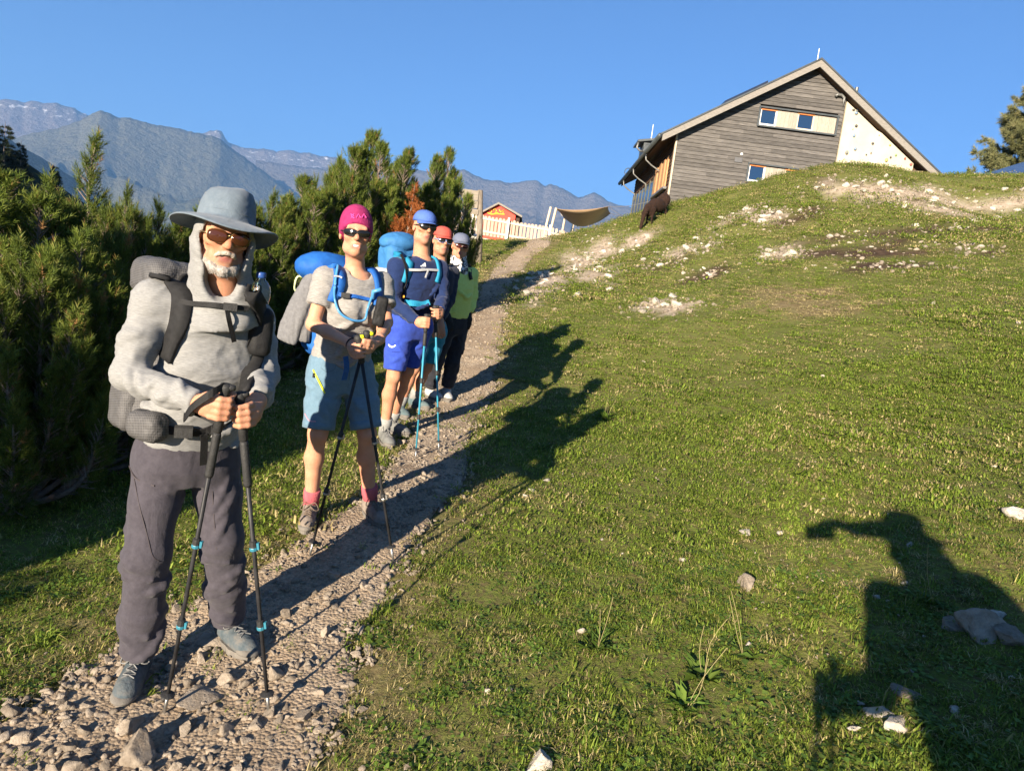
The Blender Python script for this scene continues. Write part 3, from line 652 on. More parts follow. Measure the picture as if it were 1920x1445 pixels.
# ------------------------------------------------------------------ trail signpost
bt = ay(903, 455, 20.0); bt[2] = gz(bt[0], bt[1])-.15; tp = ay(900, 357, 20.0)
OLDPOST = M('old post', (.12, .095, .07), (.24, .205, .16), 6, .9, .5, 20, (6, 6, 1))
post = thing('trail_signpost', 'old wooden trail signpost with weathered boards half hidden by the pine', 'signpost', tuple(bt))
b_ = MB(); b_.tube([bt, bt*.5+tp*.5+(.02, 0, 0), tp], [.10, .085, .08], 9); b_.build('post', OLDPOST, post, True)
for (pa, pb, zc, h_) in ((868, 897, 367, .26), (872, 896, 384, .20), (880, 897, 398, .14)):
    a, b2 = ay(pa, zc, 19.9), ay(pb, zc, 19.9); a[2] = b2[2]
    b_ = MB(); b_.prism([a+(0, 0, h_/2), a+(-.12, 0, 0), a-(0, 0, h_/2), b2-(0, 0, h_/2), b2+(0, 0, h_/2)], (0, .03, 0)); b_.build('sign_board', M('grey sign board', (.16, .135, .105), (.25, .215, .17), 6, .85, .2, 30, (1, 6, 6)), post)

# ------------------------------------------------------------------ low building with solar roof beyond the knoll
sh = thing('solar_roof_building', 'low building with a blue solar panel roof behind the knoll at right', 'building', (26, 31, 5.2))
ra, rb = ay(1836, 332, 27), ay(2150, 372, 27)
up = ay(1950, 297, 30.5)-ra
ra2, rb2 = ra-(0, 0, .15), rb-(0, 0, .15)
b_ = MB(); b_.prism([ra2+(-.3, -.3, -.12), rb2+(0, -.3, -.12), rb2+up, ra2+(-.3, 0, 0)+up], (0, 0, -.16)); b_.build('roof', GREENP, sh)
b_ = MB(); b_.box((ra[0]+.3, 27.3, 4.5), (rb[0], 31, ra[2]-.32)); b_.build('wall', M('pale green wall', (.45, .52, .42), (.52, .58, .48), 4, .8), sh)
SOL = M('blue solar cells', (.03, .05, .11), (.04, .07, .14), 3, .15, spec=.7)
ex = (rb-ra); L_ = np.linalg.norm(ex); 
for i in range(6):
    for j in range(4):
        o0 = ra+ex*(i/6)+up*(j/4*.95)+(0, 0, .06); 
        b_ = MB(); b_.prism([o0, o0+ex*(.985/6), o0+ex*(.985/6)+up*.225, o0+up*.225], (0, 0, -.04)); b_.build('solar_panel', SOL, sh)
for i in range(7):
    q = ra+ex*(i/6)+(0, -.12, -.1); b_ = MB(); b_.box(q-(.05, .05, .12), q+(.05, .05, .06)); b_.build('bracket', PALEWOOD, sh)
# ------------------------------------------------------------------ smooth-blended solids for people and animals
from mathutils.bvhtree import BVHTree
def A3(v): return np.asarray(v, float)
def unit(v): v = A3(v); return v/(np.linalg.norm(v)+1e-12)
class Prim:
    def __init__(s, fn, lo, hi, k=.02, op=1): s.fn, s.lo, s.hi, s.k, s.op = fn, A3(lo), A3(hi), k, op
    def sub(s, k=None): return Prim(s.fn, s.lo, s.hi, s.k if k is None else k, -1)
def cap(a, b, ra, rb=None, k=.02):
    a, b = A3(a), A3(b); rb = ra if rb is None else rb; ba = b-a; L2 = ba@ba+1e-12; rm = max(ra, rb)
    def fn(X, Y, Z):
        px, py, pz = X-a[0], Y-a[1], Z-a[2]
        h = np.clip((px*ba[0]+py*ba[1]+pz*ba[2])/L2, 0, 1)
        return np.sqrt((px-h*ba[0])**2+(py-h*ba[1])**2+(pz-h*ba[2])**2)-(ra+(rb-ra)*h)
    return Prim(fn, np.minimum(a, b)-rm, np.maximum(a, b)+rm, k)
def cone(a, b, ra, rb, k=.02, flat=1.0, fx=None):
    """flat-ended tapered limb; flat < 1 squashes it along fx"""
    a, b = A3(a), A3(b); ba = b-a; L = np.linalg.norm(ba); t = ba/L; rm = max(ra, rb)*1.1
    fx = unit(np.cross(t, (0.3, .2, 1))) if fx is None else unit(A3(fx)-t*(A3(fx)@t)); gx = np.cross(t, fx)
    def fn(X, Y, Z):
        px, py, pz = X-a[0], Y-a[1], Z-a[2]
        w_ = px*t[0]+py*t[1]+pz*t[2]; u = (px*fx[0]+py*fx[1]+pz*fx[2])/flat; v = px*gx[0]+py*gx[1]+pz*gx[2]
        r = ra+(rb-ra)*np.clip(w_/L, 0, 1)
        return np.maximum(np.sqrt(u*u+v*v)-r, np.maximum(w_-L, -w_))
    return Prim(fn, np.minimum(a, b)-rm, np.maximum(a, b)+rm, k)
def ell(c, rad, Rm=None, k=.02):
    """Rm rows = local axes in world"""
    c, rad = A3(c), A3(rad); Rm = np.eye(3) if Rm is None else A3(Rm)
    ext = np.sqrt(((Rm*rad[:, None])**2).sum(0))
    def fn(X, Y, Z):
        p = (X-c[0], Y-c[1], Z-c[2]); k0 = 0; k1 = 0
        for i in range(3):
            q = p[0]*Rm[i, 0]+p[1]*Rm[i, 1]+p[2]*Rm[i, 2]
            k0 = k0+(q/rad[i])**2; k1 = k1+(q/rad[i]**2)**2
        k0 = np.sqrt(k0); return k0*(k0-1)/np.sqrt(k1+1e-12)
    return Prim(fn, c-ext, c+ext, k)
def rbox(c, h, Rm=None, r=.02, k=.02):
    c, h = A3(c), A3(h); Rm = np.eye(3) if Rm is None else A3(Rm)
    ext = np.abs(Rm*h[:, None]).sum(0)
    def fn(X, Y, Z):
        p = (X-c[0], Y-c[1], Z-c[2]); o2 = 0; mx = None
        for i in range(3):
            q = np.abs(p[0]*Rm[i, 0]+p[1]*Rm[i, 1]+p[2]*Rm[i, 2])-(h[i]-r)
            o2 = o2+np.maximum(q, 0)**2; mx = q if mx is None else np.maximum(mx, q)
        return np.sqrt(o2)+np.minimum(mx, 0)-r
    return Prim(fn, c-ext, c+ext, k)
def loft(secs, fx, k=.03, p=2.3):
    """stack of oval sections [(centre, rx, ry)] along a nearly straight axis; fx = sideways direction"""
    Cn = A3([s[0] for s in secs]); rx = A3([s[1] for s in secs]); ry = A3([s[2] for s in secs])
    ax = unit(Cn[-1]-Cn[0]); fx = unit(A3(fx)-ax*(A3(fx)@ax)); fy = np.cross(ax, fx)
    w_ = (Cn-Cn[0])@ax; cu = (Cn-Cn[0])@fx; cv = (Cn-Cn[0])@fy; rm = max(rx.max(), ry.max())
    def fn(X, Y, Z):
        px, py, pz = X-Cn[0, 0], Y-Cn[0, 1], Z-Cn[0, 2]
        t = px*ax[0]+py*ax[1]+pz*ax[2]; u = px*fx[0]+py*fx[1]+pz*fx[2]; v = px*fy[0]+py*fy[1]+pz*fy[2]
        sh = t.shape; tf = t.ravel()
        I = lambda a: np.interp(tf, w_, a).reshape(sh)
        RX, RY = I(rx), I(ry)
        q = (np.abs((u-I(cu))/RX)**p+np.abs((v-I(cv))/RY)**p)**(1/p)
        return np.maximum((q-1)*np.minimum(RX, RY), np.maximum(t-w_[-1], -t))
    return Prim(fn, Cn.min(0)-rm, Cn.max(0)+rm, k)
def plane(n, q, k=.004):
    """cuts away the side n points to"""
    n = unit(n); q = A3(q)
    pr = Prim(lambda X, Y, Z: (X-q[0])*n[0]+(Y-q[1])*n[1]+(Z-q[2])*n[2], (0, 0, 0), (0, 0, 0), k, 2); return pr
def smin(a, b, k): h = np.maximum(k-np.abs(a-b), 0)/k; return np.minimum(a, b)-h*h*k*.25
def sdf(prims, vox):
    add = [p for p in prims if p.op == 1]
    lo = np.min([p.lo for p in add], 0)-3*vox-.012; hi = np.max([p.hi for p in add], 0)+3*vox+.012
    n = np.ceil((hi-lo)/vox).astype(int)+1
    ax = [lo[i]+vox*np.arange(n[i]) for i in range(3)]
    D = np.full(n, .3, np.float32)
    for p in prims:
        if p.op == 2: i0 = np.zeros(3, int); i1 = n
        else:
            m_ = p.k+3*vox
            i0 = np.clip(np.floor((p.lo-m_-lo)/vox).astype(int), 0, n-1); i1 = np.clip(np.ceil((p.hi+m_-lo)/vox).astype(int)+1, 1, n)
        s = tuple(slice(a, b) for a, b in zip(i0, i1))
        X = ax[0][s[0]][:, None, None]; Y = ax[1][s[1]][None, :, None]; Z = ax[2][s[2]][None, None, :]
        X, Y, Z = np.broadcast_arrays(X, Y, Z)
        d = p.fn(X, Y, Z).astype(np.float32); kk = max(p.k, 1e-4)
        if p.op == 1: D[s] = smin(D[s], d, kk)
        elif p.op == -1: D[s] = -smin(-D[s], d, kk)
        else: D[s] = -smin(-D[s], -d, kk)
    return nets(D, lo, vox)
def nets(D, lo, h):
    ins = D < 0; n = D.shape
    c8 = [(i, j, k) for i in (0, 1) for j in (0, 1) for k in (0, 1)]
    sl = lambda o: tuple(slice(o[a], n[a]-1+o[a]) for a in range(3))
    cnt = sum(ins[sl(o)].astype(np.int8) for o in c8)
    act = (cnt > 0) & (cnt < 8); idx = -np.ones(act.shape, np.int32); q = np.argwhere(act); idx[act] = np.arange(len(q))
    acc = np.zeros((len(q), 3)); num = np.zeros(len(q)); dv = [D[sl(o)][act] for o in c8]
    for a in range(8):
        for b in range(a+1, 8):
            oa, ob = A3(c8[a]), A3(c8[b])
            if np.abs(oa-ob).sum() != 1: continue
            da, db = dv[a], dv[b]; m_ = (da < 0) != (db < 0); t = np.where(m_, da/(da-db+1e-12), 0)
            acc[m_] += oa+(ob-oa)*t[m_, None]; num[m_] += 1
    V = lo+h*(q+acc/num[:, None])
    Q = []
    for a in range(3):
        u, v = (a+1) % 3, (a+2) % 3
        s0 = [slice(None)]*3; s1 = [slice(None)]*3; s0[a] = slice(0, n[a]-1); s1[a] = slice(1, n[a])
        x = ins[tuple(s0)] != ins[tuple(s1)]; e = np.argwhere(x)
        e = e[(e[:, u] > 0) & (e[:, v] > 0) & (e[:, u] < n[u]-1) & (e[:, v] < n[v]-1)]
        fl = ins[tuple(s0)][tuple(e.T)]
        def ix(du, dv_):
            f = e.copy(); f[:, u] -= du; f[:, v] -= dv_; return idx[tuple(f.T)]
        f = np.stack([ix(1, 1), ix(0, 1), ix(0, 0), ix(1, 0)], 1); f[~fl] = f[~fl][:, ::-1]; Q.append(f)
    return V, np.vstack(Q)
def vnormals(V, Fc):
    a = V[Fc[:, 2]]-V[Fc[:, 0]]; b = V[Fc[:, 3]]-V[Fc[:, 1]]; n = np.cross(a, b); N = np.zeros_like(V)
    for k in range(4): np.add.at(N, Fc[:, k], n)
    return N/(np.linalg.norm(N, axis=1)[:, None]+1e-12)
def relax(V, Fc, it=1):
    for _ in range(it):
        S = np.zeros_like(V); c = np.zeros(len(V))
        for k in range(4):
            for o in (1, 3): np.add.at(S, Fc[:, k], V[Fc[:, (k+o) % 4]]); np.add.at(c, Fc[:, k], 1)
        V = .5*V+.5*S/np.maximum(c, 1)[:, None]
    return V
def wrinkle(V, Fc, amp, sc, stretch=(1, 1, 1), seed=0, sharp=True):
    N = vnormals(V, Fc); P = V*A3(stretch)*sc+seed
    f = fbm(P+.6*np.stack([vnoise(P*.7+3), vnoise(P*.7+9), vnoise(P*.7+15)], 1), 3)
    if sharp: f = 1-2.2*np.abs(f)
    return V+N*(f*amp)[:, None]
def base_of(o):
    off = np.zeros(3)
    while o is not None: off = off+np.array(o.location); o = o.parent
    return off
class Solid:
    def __init__(s, V, Fc): s.V, s.F = V, Fc; s._b = None
    def bvh(s):
        if s._b is None: s._b = BVHTree.FromPolygons([tuple(v) for v in s.V], [tuple(int(i) for i in f) for f in s.F])
        return s._b
    def on(s, px, py, off=.004):
        """point on this surface seen at a photograph pixel, lifted off along the normal"""
        d = unit(ray(px, py)); h, n, i, _ = s.bvh().ray_cast(Vector(CAM), Vector(d))
        if h is None:
            best = min(np.linspace(.5, 14, 300), key=lambda t: s.bvh().find_nearest(Vector(CAM+d*t))[3]); h, n, i, _ = s.bvh().find_nearest(Vector(CAM+d*best))
        n = A3(n); n = n if n@d < 0 else -n
        return A3(h)+n*off, n
    def near(s, p, off=.004):
        h, n, i, _ = s.bvh().find_nearest(Vector(p)); return A3(h)+A3(n)*off, A3(n)
    def build(s, name, mat, parent, smooth=True):
        return obj(name, mesh_np(name, s.V-base_of(parent), s.F, smooth), mat, parent)
def solid(prims, vox, amp=0, sc=14, stretch=(1, 1, 1), seed=0, rel=1, sharp=True):
    V, Fc = sdf(prims, vox)
    if np.einsum('ij,ij->i', V[Fc[:, 0]]-V.mean(0), np.cross(V[Fc[:, 1]]-V.mean(0), V[Fc[:, 2]]-V.mean(0))).sum() < 0: Fc = Fc[:, ::-1].copy()
    if rel: V = relax(V, Fc, rel)
    if amp: V = wrinkle(V, Fc, amp, sc, stretch, seed, sharp)
    return Solid(V, Fc)
def spline(P, n=16):
    P = A3(P); m_ = len(P)
    if m_ == 2: t = np.linspace(0, 1, n)[:, None]; return P[0]*(1-t)+P[1]*t
    Q = np.vstack([2*P[0]-P[1], P, 2*P[-1]-P[-2]]); out = []
    for i in range(m_-1):
        k = max(2, n//(m_-1))
        for t in np.linspace(0, 1, k, endpoint=(i == m_-2)):
            a, b, c, d = Q[i:i+4]; out.append(.5*((2*b)+(-a+c)*t+(2*a-5*b+4*c-d)*t*t+(-a+3*b-3*c+d)*t**3))
    return np.array(out)
def strap(name, S, pix, wd, th, mat, parent, off=.006, n=20):
    """webbing laid on a surface through photograph pixels"""
    Q = [S.on(*p, off) for p in pix]; P = spline([q[0] for q in Q], n); N = spline([q[1] for q in Q], n)
    T = np.gradient(P, axis=0); Wd = np.cross(N, T)
    b = MB(); b.band(P, Wd, wd, th); return b.build(name, mat, parent)
def patchmesh(name, S, pix, th, mat, parent, off=.003):
    """flat emblem or panel laid on a surface: polygon of photograph pixels"""
    Q = [S.on(*p, off) for p in pix]; P = A3([q[0] for q in Q]); n = unit(sum(q[1] for q in Q))
    b = MB(); b.prism(P, n*th); return b.build(name, mat, parent)

def folds(a, b, ra, rb, n, seed, t0=0.0, t1=1.0, rad=.007, tilt=.5, span=1.0, k=.014):
    """cloth creases: short arcs wrapped part-way round a limb"""
    r = np.random.default_rng(seed); a, b = A3(a), A3(b); ax = unit(b-a); u = unit(np.cross(ax, (.31, .2, .93))); v = np.cross(ax, u); L = np.linalg.norm(b-a); out = []
    for i in range(n):
        t = t0+(t1-t0)*(i+r.uniform(.1, .9))/n; p0 = r.uniform(0, 6.28); sp = span*r.uniform(.6, 1.2); tl = tilt*r.choice((-1, 1))*r.uniform(.3, 1.0); R_ = rad*r.uniform(.7, 1.25); P = []
        for q in np.linspace(-1, 1, 5):
            tt = np.clip(t+tl*q*.06/max(L, .1), 0, 1); rr = (ra+(rb-ra)*tt)-R_*.25; an = p0+q*sp; P.append(a+ax*tt*L+(math.cos(an)*u+math.sin(an)*v)*rr)
        w_ = [.25, .8, 1, .8, .25]
        out += [cap(P[j], P[j+1], 1.75*R_*w_[j], 1.75*R_*w_[j+1], k) for j in range(4)]
    return out
# ---- anatomy
def frame(fwd, up=(0, 0, 1), roll=0):
    f = unit(fwd); u = unit(A3(up)-f*(A3(up)@f)); x = np.cross(u, f)*1.0   # x = the person's left when f is ahead
    x = np.cross(u, f)
    if roll: c, s = math.cos(roll), math.sin(roll); x, u = x*c+u*s, u*c-x*s
    return np.array([x, f, u])
def loc2w(c, Rm, s, q): q = A3(q)*s; return A3(c)+q[0]*Rm[0]+q[1]*Rm[1]+q[2]*Rm[2]
def head_prims(c, Rm, s=1.0, female=False):
    L = lambda *q: loc2w(c, Rm, s, q); E = lambda q, r, k: ell(L(*q), A3(r)*s, Rm, k)
    jw = .88 if female else 1
    P = [E((0, -.012, .045), (.076, .096, .083), .02), E((0, .016, -.035), (.061*jw, .072, .082), .03), E((0, .058, -.092 if female else -.097), (.026 if female else .030, .028, .024), .03)]
    for q in (-1, 1):
        P += [E((q*.040, .060, -.014), (.024, .024, .024), .02), E((q*.048*jw, .015, -.075), (.02, .03, .024), .03)]
    P += [cap(L(-.042, .080, .032), L(.042, .080, .032), .013*s, None, .016), cap(L(0, .088, .020), L(0, .113, -.020), .0085*s, .0135*s, .014)]
    for q in (-1, 1):
        P += [E((q*.012, .101, -.024), (.0085, .012, .0085), .007), E((q*.034, .101, .010), (.020, .014, .013), .012).sub(.012),
              E((q*.078, -.008, -.004), (.010, .022, .032), .008), E((q*.086, -.002, -.002), (.006, .012, .018), .006).sub(.005)]
    P += [cap(L(-.022, .083, -.058), L(0, .090, -.056), .0065*s, .0075*s, .008), cap(L(.022, .083, -.058), L(0, .090, -.056), .0065*s, .0075*s, .008),
          cap(L(-.018, .082, -.069), L(.018, .082, -.069), .0075*s, None, .008), cap(L(-.028, .098, -.0635), L(.028, .098, -.0635), .004*s, None, .004).sub(.004)]
    for q in (-1, 1):   # smile lines and cheek hollows
        P += [cap(L(q*.020, .104, -.028), L(q*.034, .088, -.054), .0035*s, .003*s, .007).sub(.008), E((q*.031, .082, -.061), (.004, .006, .005), .006).sub(.007), *([] if female else [E((q*.046, .058, -.045), (.012, .012, .018), .02).sub(.02)])]
    if female: P.append(E((0, .098, -.061), (.023, .014, .0075), .004).sub(.004))
    return P
def lip_attr(o, c, Rm, s, off, hair=1.0):
    me = o.data; n = len(me.vertices); V = np.empty(n*3, np.float32); me.vertices.foreach_get('co', V); V = V.reshape(-1, 3)+off
    q = (V-c)@Rm.T/s; d = np.sqrt((q[:, 0]/.027)**2+((q[:, 1]-.088)/.02)**2+((q[:, 2]+.063)/.012)**2)
    r = np.minimum(np.sqrt(((np.abs(q[:, 0])-.045)/.028)**2+((q[:, 1]-.07)/.03)**2+((q[:, 2]+.022)/.028)**2), np.sqrt((q[:, 0]/.02)**2+((q[:, 1]-.112)/.022)**2+((q[:, 2]+.018)/.022)**2))
    st = np.clip(1.35-np.sqrt((q[:, 0]/.062)**2+((q[:, 1]-.05)/.06)**2+((q[:, 2]+.085)/.045)**2), 0, 1)*.55*(hair if True else 1)
    for nm, v in (('lip', np.clip(1.4-d, 0, 1)), ('flush', np.clip(1.4-r, 0, 1)*.4), ('stubble', st)):
        a = me.attributes.new(nm, 'FLOAT', 'POINT'); a.data.foreach_set('value', v.astype(np.float32))
def skin_mat(name, c1, c2):
    m_, nt, b = new_mat(name); co = coords(nt, 'Object')
    c = ramp(nt, noise(nt, co, 18, 6, .6), [(.3, c1), (.7, c2)])
    c = mixc(nt, attr(nt, 'flush'), c, tuple(x*y for x, y in zip(c1, (1.06, .72, .66))))
    c = mixc(nt, attr(nt, 'stubble'), c, (.20, .125, .095))
    c = mixc(nt, attr(nt, 'lip'), c, (.34, .125, .105))
    nt.links.new(c, b.inputs['Base Color']); b.inputs['Roughness'].default_value = .58; b.inputs['Specular IOR Level'].default_value = .25
    b.inputs['Subsurface Weight'].default_value = .25; b.inputs['Subsurface Radius'].default_value = (1, .35, .2); b.inputs['Subsurface Scale'].default_value = .005
    bp = nd(nt, 'ShaderNodeBump'); bp.inputs['Strength'].default_value = .25; bp.inputs['Distance'].default_value = .003
    nt.links.new(noise(nt, co, 160, 4, .6), bp.inputs['Height']); nt.links.new(bp.outputs[0], b.inputs['Normal'])
    return m_
def grip(gc, ax, wr, back, s=1.0, thumb_up=True):
    """fist closed on a stick: gc = point on the stick, ax = stick direction (thumb end), wr = wrist, back = direction the knuckles face"""
    ax = unit(ax); w_ = A3(wr)-gc; w_ = w_-ax*(w_@ax); w_ = unit(w_); b = np.cross(ax, w_)
    if b@A3(back) < 0: b = -b
    # palm lies on the wrist side; fingers leave the back side, go round the front of the stick and close
    P = [cap(wr, gc+w_*.045*s+b*.008*s, .029*s, .032*s, .02), ell(gc+w_*.036*s+b*.010*s, A3((.036, .026, .044))*s, np.array([w_, b, ax]), .02)]
    rr = .027*s
    for i, (off, ln) in enumerate(((.033, .95), (.011, 1.0), (-.011, .97), (-.032, .86))):
        o = gc+ax*off*s; ang = [30, 95, 160, 225]; r_ = [.0115, .0105, .0098, .009]
        pts = []
        for j, a in enumerate(ang):
            a = math.radians(a); rad = rr*ln*(1.05 if j in (1, 2) else 1); pts.append(o+(w_*math.cos(a)+b*math.sin(a))*rad)
        pts[0] = o+w_*.024*s+b*.026*s
        for j in range(3): P.append(cap(pts[j], pts[j+1], r_[j]*s, r_[j+1]*s, .004))
    t0 = gc+w_*.045*s-b*.012*s+ax*.018*s; t1 = gc+w_*.012*s-b*.034*s+ax*.036*s; t2 = gc-w_*.022*s-b*.024*s+ax*.044*s
    P += [cap(t0, t1, .0155*s, .012*s, .01), cap(t1, t2, .012*s, .0095*s, .005)]
    return P
def leg_prims(h, kn, an, s=1.0, calf=None, toe=None):
    h, kn, an = A3(h), A3(kn), A3(an); bk = A3((0, 1, 0)) if calf is None else A3(calf)
    mid = kn*.66+an*.34+bk*.018
    P = [cap(h, h*.5+kn*.5, .088*s, .074*s, .04), cap(h*.5+kn*.5, kn, .074*s, .054*s, .03), cap(kn, mid, .050*s, .054*s, .03), cap(mid, an, .053*s, .034*s, .03),
         ell(kn-bk*.022, A3((.038, .03, .045))*s, None, .02)]
    if toe is not None: P.append(cap(an-(0, 0, .03), an+unit(toe)*.12-(0, 0, .05), .032, .026, .03))
    return P
def shoe(par, an, toe, L, mats, high=0.0, s=1.0, lace=None, gzv=None, sock=None, vox=.006):
    """walking shoe under ankle point an, pointing along toe; mats = (upper, sole, rand, lace)"""
    t = A3(toe); t[2] = 0; t = unit(t); x = np.cross((0, 0, 1), t); up = A3((0, 0, 1))
    zg = gz(an[0], an[1]) if gzv is None else gzv
    c = A3((an[0], an[1], zg)); heel = c-t*.065*s; 
    # follow the slope of the ground
    z1 = gz(*(c+t*.15)[:2]); tl = unit(t+up*np.clip((z1-zg)/.15, -.4, .4)); Rm = np.array([x, tl, np.cross(x, tl)]); up = Rm[2]
    up = up if up[2] > 0 else -up; Rm[2] = up
    q = lambda a, b, cc: c+x*a*s+tl*b*s+up*cc*s
    U = [ell(q(0, .0, .055), A3((.040, .07, .052))*s, Rm, .03), ell(q(0, .09, .045), A3((.045, .085, .042))*s, Rm, .03), ell(q(.004, .155, .038), A3((.043, .055, .034))*s, Rm, .03),
         cone(q(0, -.012, .05), q(0, -.014, .095+high), .040*s, .044*s, .02), plane(-up, q(0, 0, .018))]
    u = solid(U, vox, .0015, 40); up_o = u.build('shoe_upper', mats[0], par)
    V = []; n = 28; prof = []
    for i in range(n):
        a = 2*math.pi*i/n; yy = .075+.145*math.cos(a); wx = .046*math.sin(a)*(1.0-.12*math.cos(2*a)); wx *= 1.08 if yy > .09 else .92
        prof.append((wx, yy))
    b = MB(); P0 = [q(a*1.02, bb, .0) for a, bb in prof]; b.prism(P0, up*.026*s); so_ = b.build('sole', mats[1], par)
    rd = [ell(q(0, .165, .03), A3((.047, .06, .024))*s, Rm, .01), plane(-up, q(0, 0, .02)), plane(-tl, q(0, .135, 0)), plane(up, q(0, 0, .05))]
    solid(rd, vox).build('toe_cap', mats[2], par)
    if mats[3] is not None:
        for k in range(4):
            yy = .045+.025*k; zz = .098-.008*k
            for sg in (-1, 1):
                A_, nA = u.near(q(-.024*sg, yy, zz+.02), .003); B_, nB = u.near(q(.024*sg, yy+.02, zz+.01), .003); m0, _ = u.near((A_+B_)/2+up*.02, .004)
                b = MB(); b.tube([A_, m0, B_], .0028, 5); b.build('lace', mats[3], up_o)
        for sg in (-1, 1):
            A_, _ = u.near(q(0, .035, .12), .004); b = MB(); b.tube(spline([A_, A_+x*sg*.03+up*.015+tl*.01, A_+x*sg*.05-up*.02+tl*.02, A_+x*sg*.028-up*.02+tl*.03, A_+tl*.01], 14), .0026, 5); b.build('lace_bow', mats[3], up_o)
    return u
def pole(name, label, top, tip, cols, grip_len=.14, grp=None, foam=0, ext=0):
    """trekking pole: strap-less grip, shaft sections with clamps, basket, tip"""
    top, tip = A3(top), A3(tip); d = unit(tip-top); L = np.linalg.norm(tip-top)
    t = thing(name, label, 'trekking pole', tuple(tip), grp)
    b = MB(); b.tube([top+d*grip_len*.9, tip-d*.09], [.0088, .0068], 8); b.build('shaft', cols[0], t, True)
    g = MB(); g.lathe([(.004, -.008), (.017, -.004), (.021, .006), (.0205, .016), (.0145, .03), (.0165, .05), (.0145, .075), (.0165, .10), (.0148, grip_len), (.010, grip_len+.004)], top, d, 14); g.build('grip', cols[1], t, True)
    kn = unit(np.cross(d, (0, 1, .2))); g = MB(); g.tube([top+d*.008, top+d*.002+kn*.03], [.015, .009], 8); g.build('grip_hook', cols[2], t, True)
    if foam: g = MB(); g.lathe([(.0125, 0), (.0145, .01), (.0138, foam*.5), (.0145, foam-.01), (.012, foam)], top+d*(grip_len+.004), d, 12); g.build('foam_sleeve', cols[1], t, True)
    for f in (.45, .70):
        c = top+d*L*f; g = MB(); g.lathe([(.009, -.02), (.0135, -.018), (.0135, .018), (.009, .02)], c, d, 10); k = g.build('clamp', cols[1], t)
        g = MB(); g.lathe([(.0138, .004), (.0146, .006), (.0146, .014), (.0138, .016)], c, d, 10); g.obox(c+kn*.017, d, kn, np.cross(d, kn), (.012, .004, .006)); g.build('clamp_lever', cols[3], k)
    g = MB(); g.lathe([(.0072, -.01), (.024, -.004), (.025, 0), (.0072, .006)], tip-d*.085, d, 12); g.build('basket', cols[1], t)
    g = MB(); g.lathe([(.0078, -.09), (.0065, -.03), (.004, -.004), (.002, .0)], tip, d, 8); g.build('tip', cols[4], t, True)
    return t
def glasses(par, c, Rm, s, lens_m, frame_m, hw=.030, hh=.019, wrap=.25, y0=.112, z0=.008, thick=.0025, squash=1.0):
    """sunglasses: two curved lenses, rim, bridge, temples"""
    g = None
    for q in (-1, 1):
        V = []; n = 18; rings = 4
        for r_ in range(rings+1):
            for i in range(n):
                a = 2*math.pi*i/n; rr = r_/rings
                ux = math.copysign(abs(math.cos(a))**.75, math.cos(a))*hw*rr; uz = math.copysign(abs(math.sin(a))**.75, math.sin(a))*hh*rr
                x_ = q*.0345+ux; V.append(loc2w(c, Rm, s, (x_, y0-wrap*((abs(x_))/.07)**2*.07-abs(uz)*.15, z0+uz-.003*abs(ux)/hw*q*0)))
        Fc = [(r_*n+i, r_*n+(i+1) % n, (r_+1)*n+(i+1) % n, (r_+1)*n+i) for r_ in range(rings) for i in range(n)]
        b = MB(); b.add(V, Fc); l_ = b.build('lens', lens_m, par, True); md = l_.modifiers.new('t', 'SOLIDIFY'); md.thickness = .002
        rim = A3(V[-n:]); b = MB(); b.tube(np.vstack([rim, rim[:2]]), thick*s, 6, False); b.build('rim', frame_m, l_, True)
        e = loc2w(c, Rm, s, (q*(.0345+hw), y0-wrap*((.0345+hw)/.07)**2*.07, z0+.004)); b = MB()
        b.tube([e, loc2w(c, Rm, s, (q*.078, .04, z0+.006)), loc2w(c, Rm, s, (q*.082, -.01, z0+.003))], thick*1.2*s, 6); b.build('temple', frame_m, par, True)
    b = MB(); b.tube(spline([loc2w(c, Rm, s, (-.007, y0-.002, z0+.004)), loc2w(c, Rm, s, (0, y0+.004, z0+.007)), loc2w(c, Rm, s, (.007, y0-.002, z0+.004))], 8), thick*1.2*s, 6); b.build('bridge', frame_m, par, True)
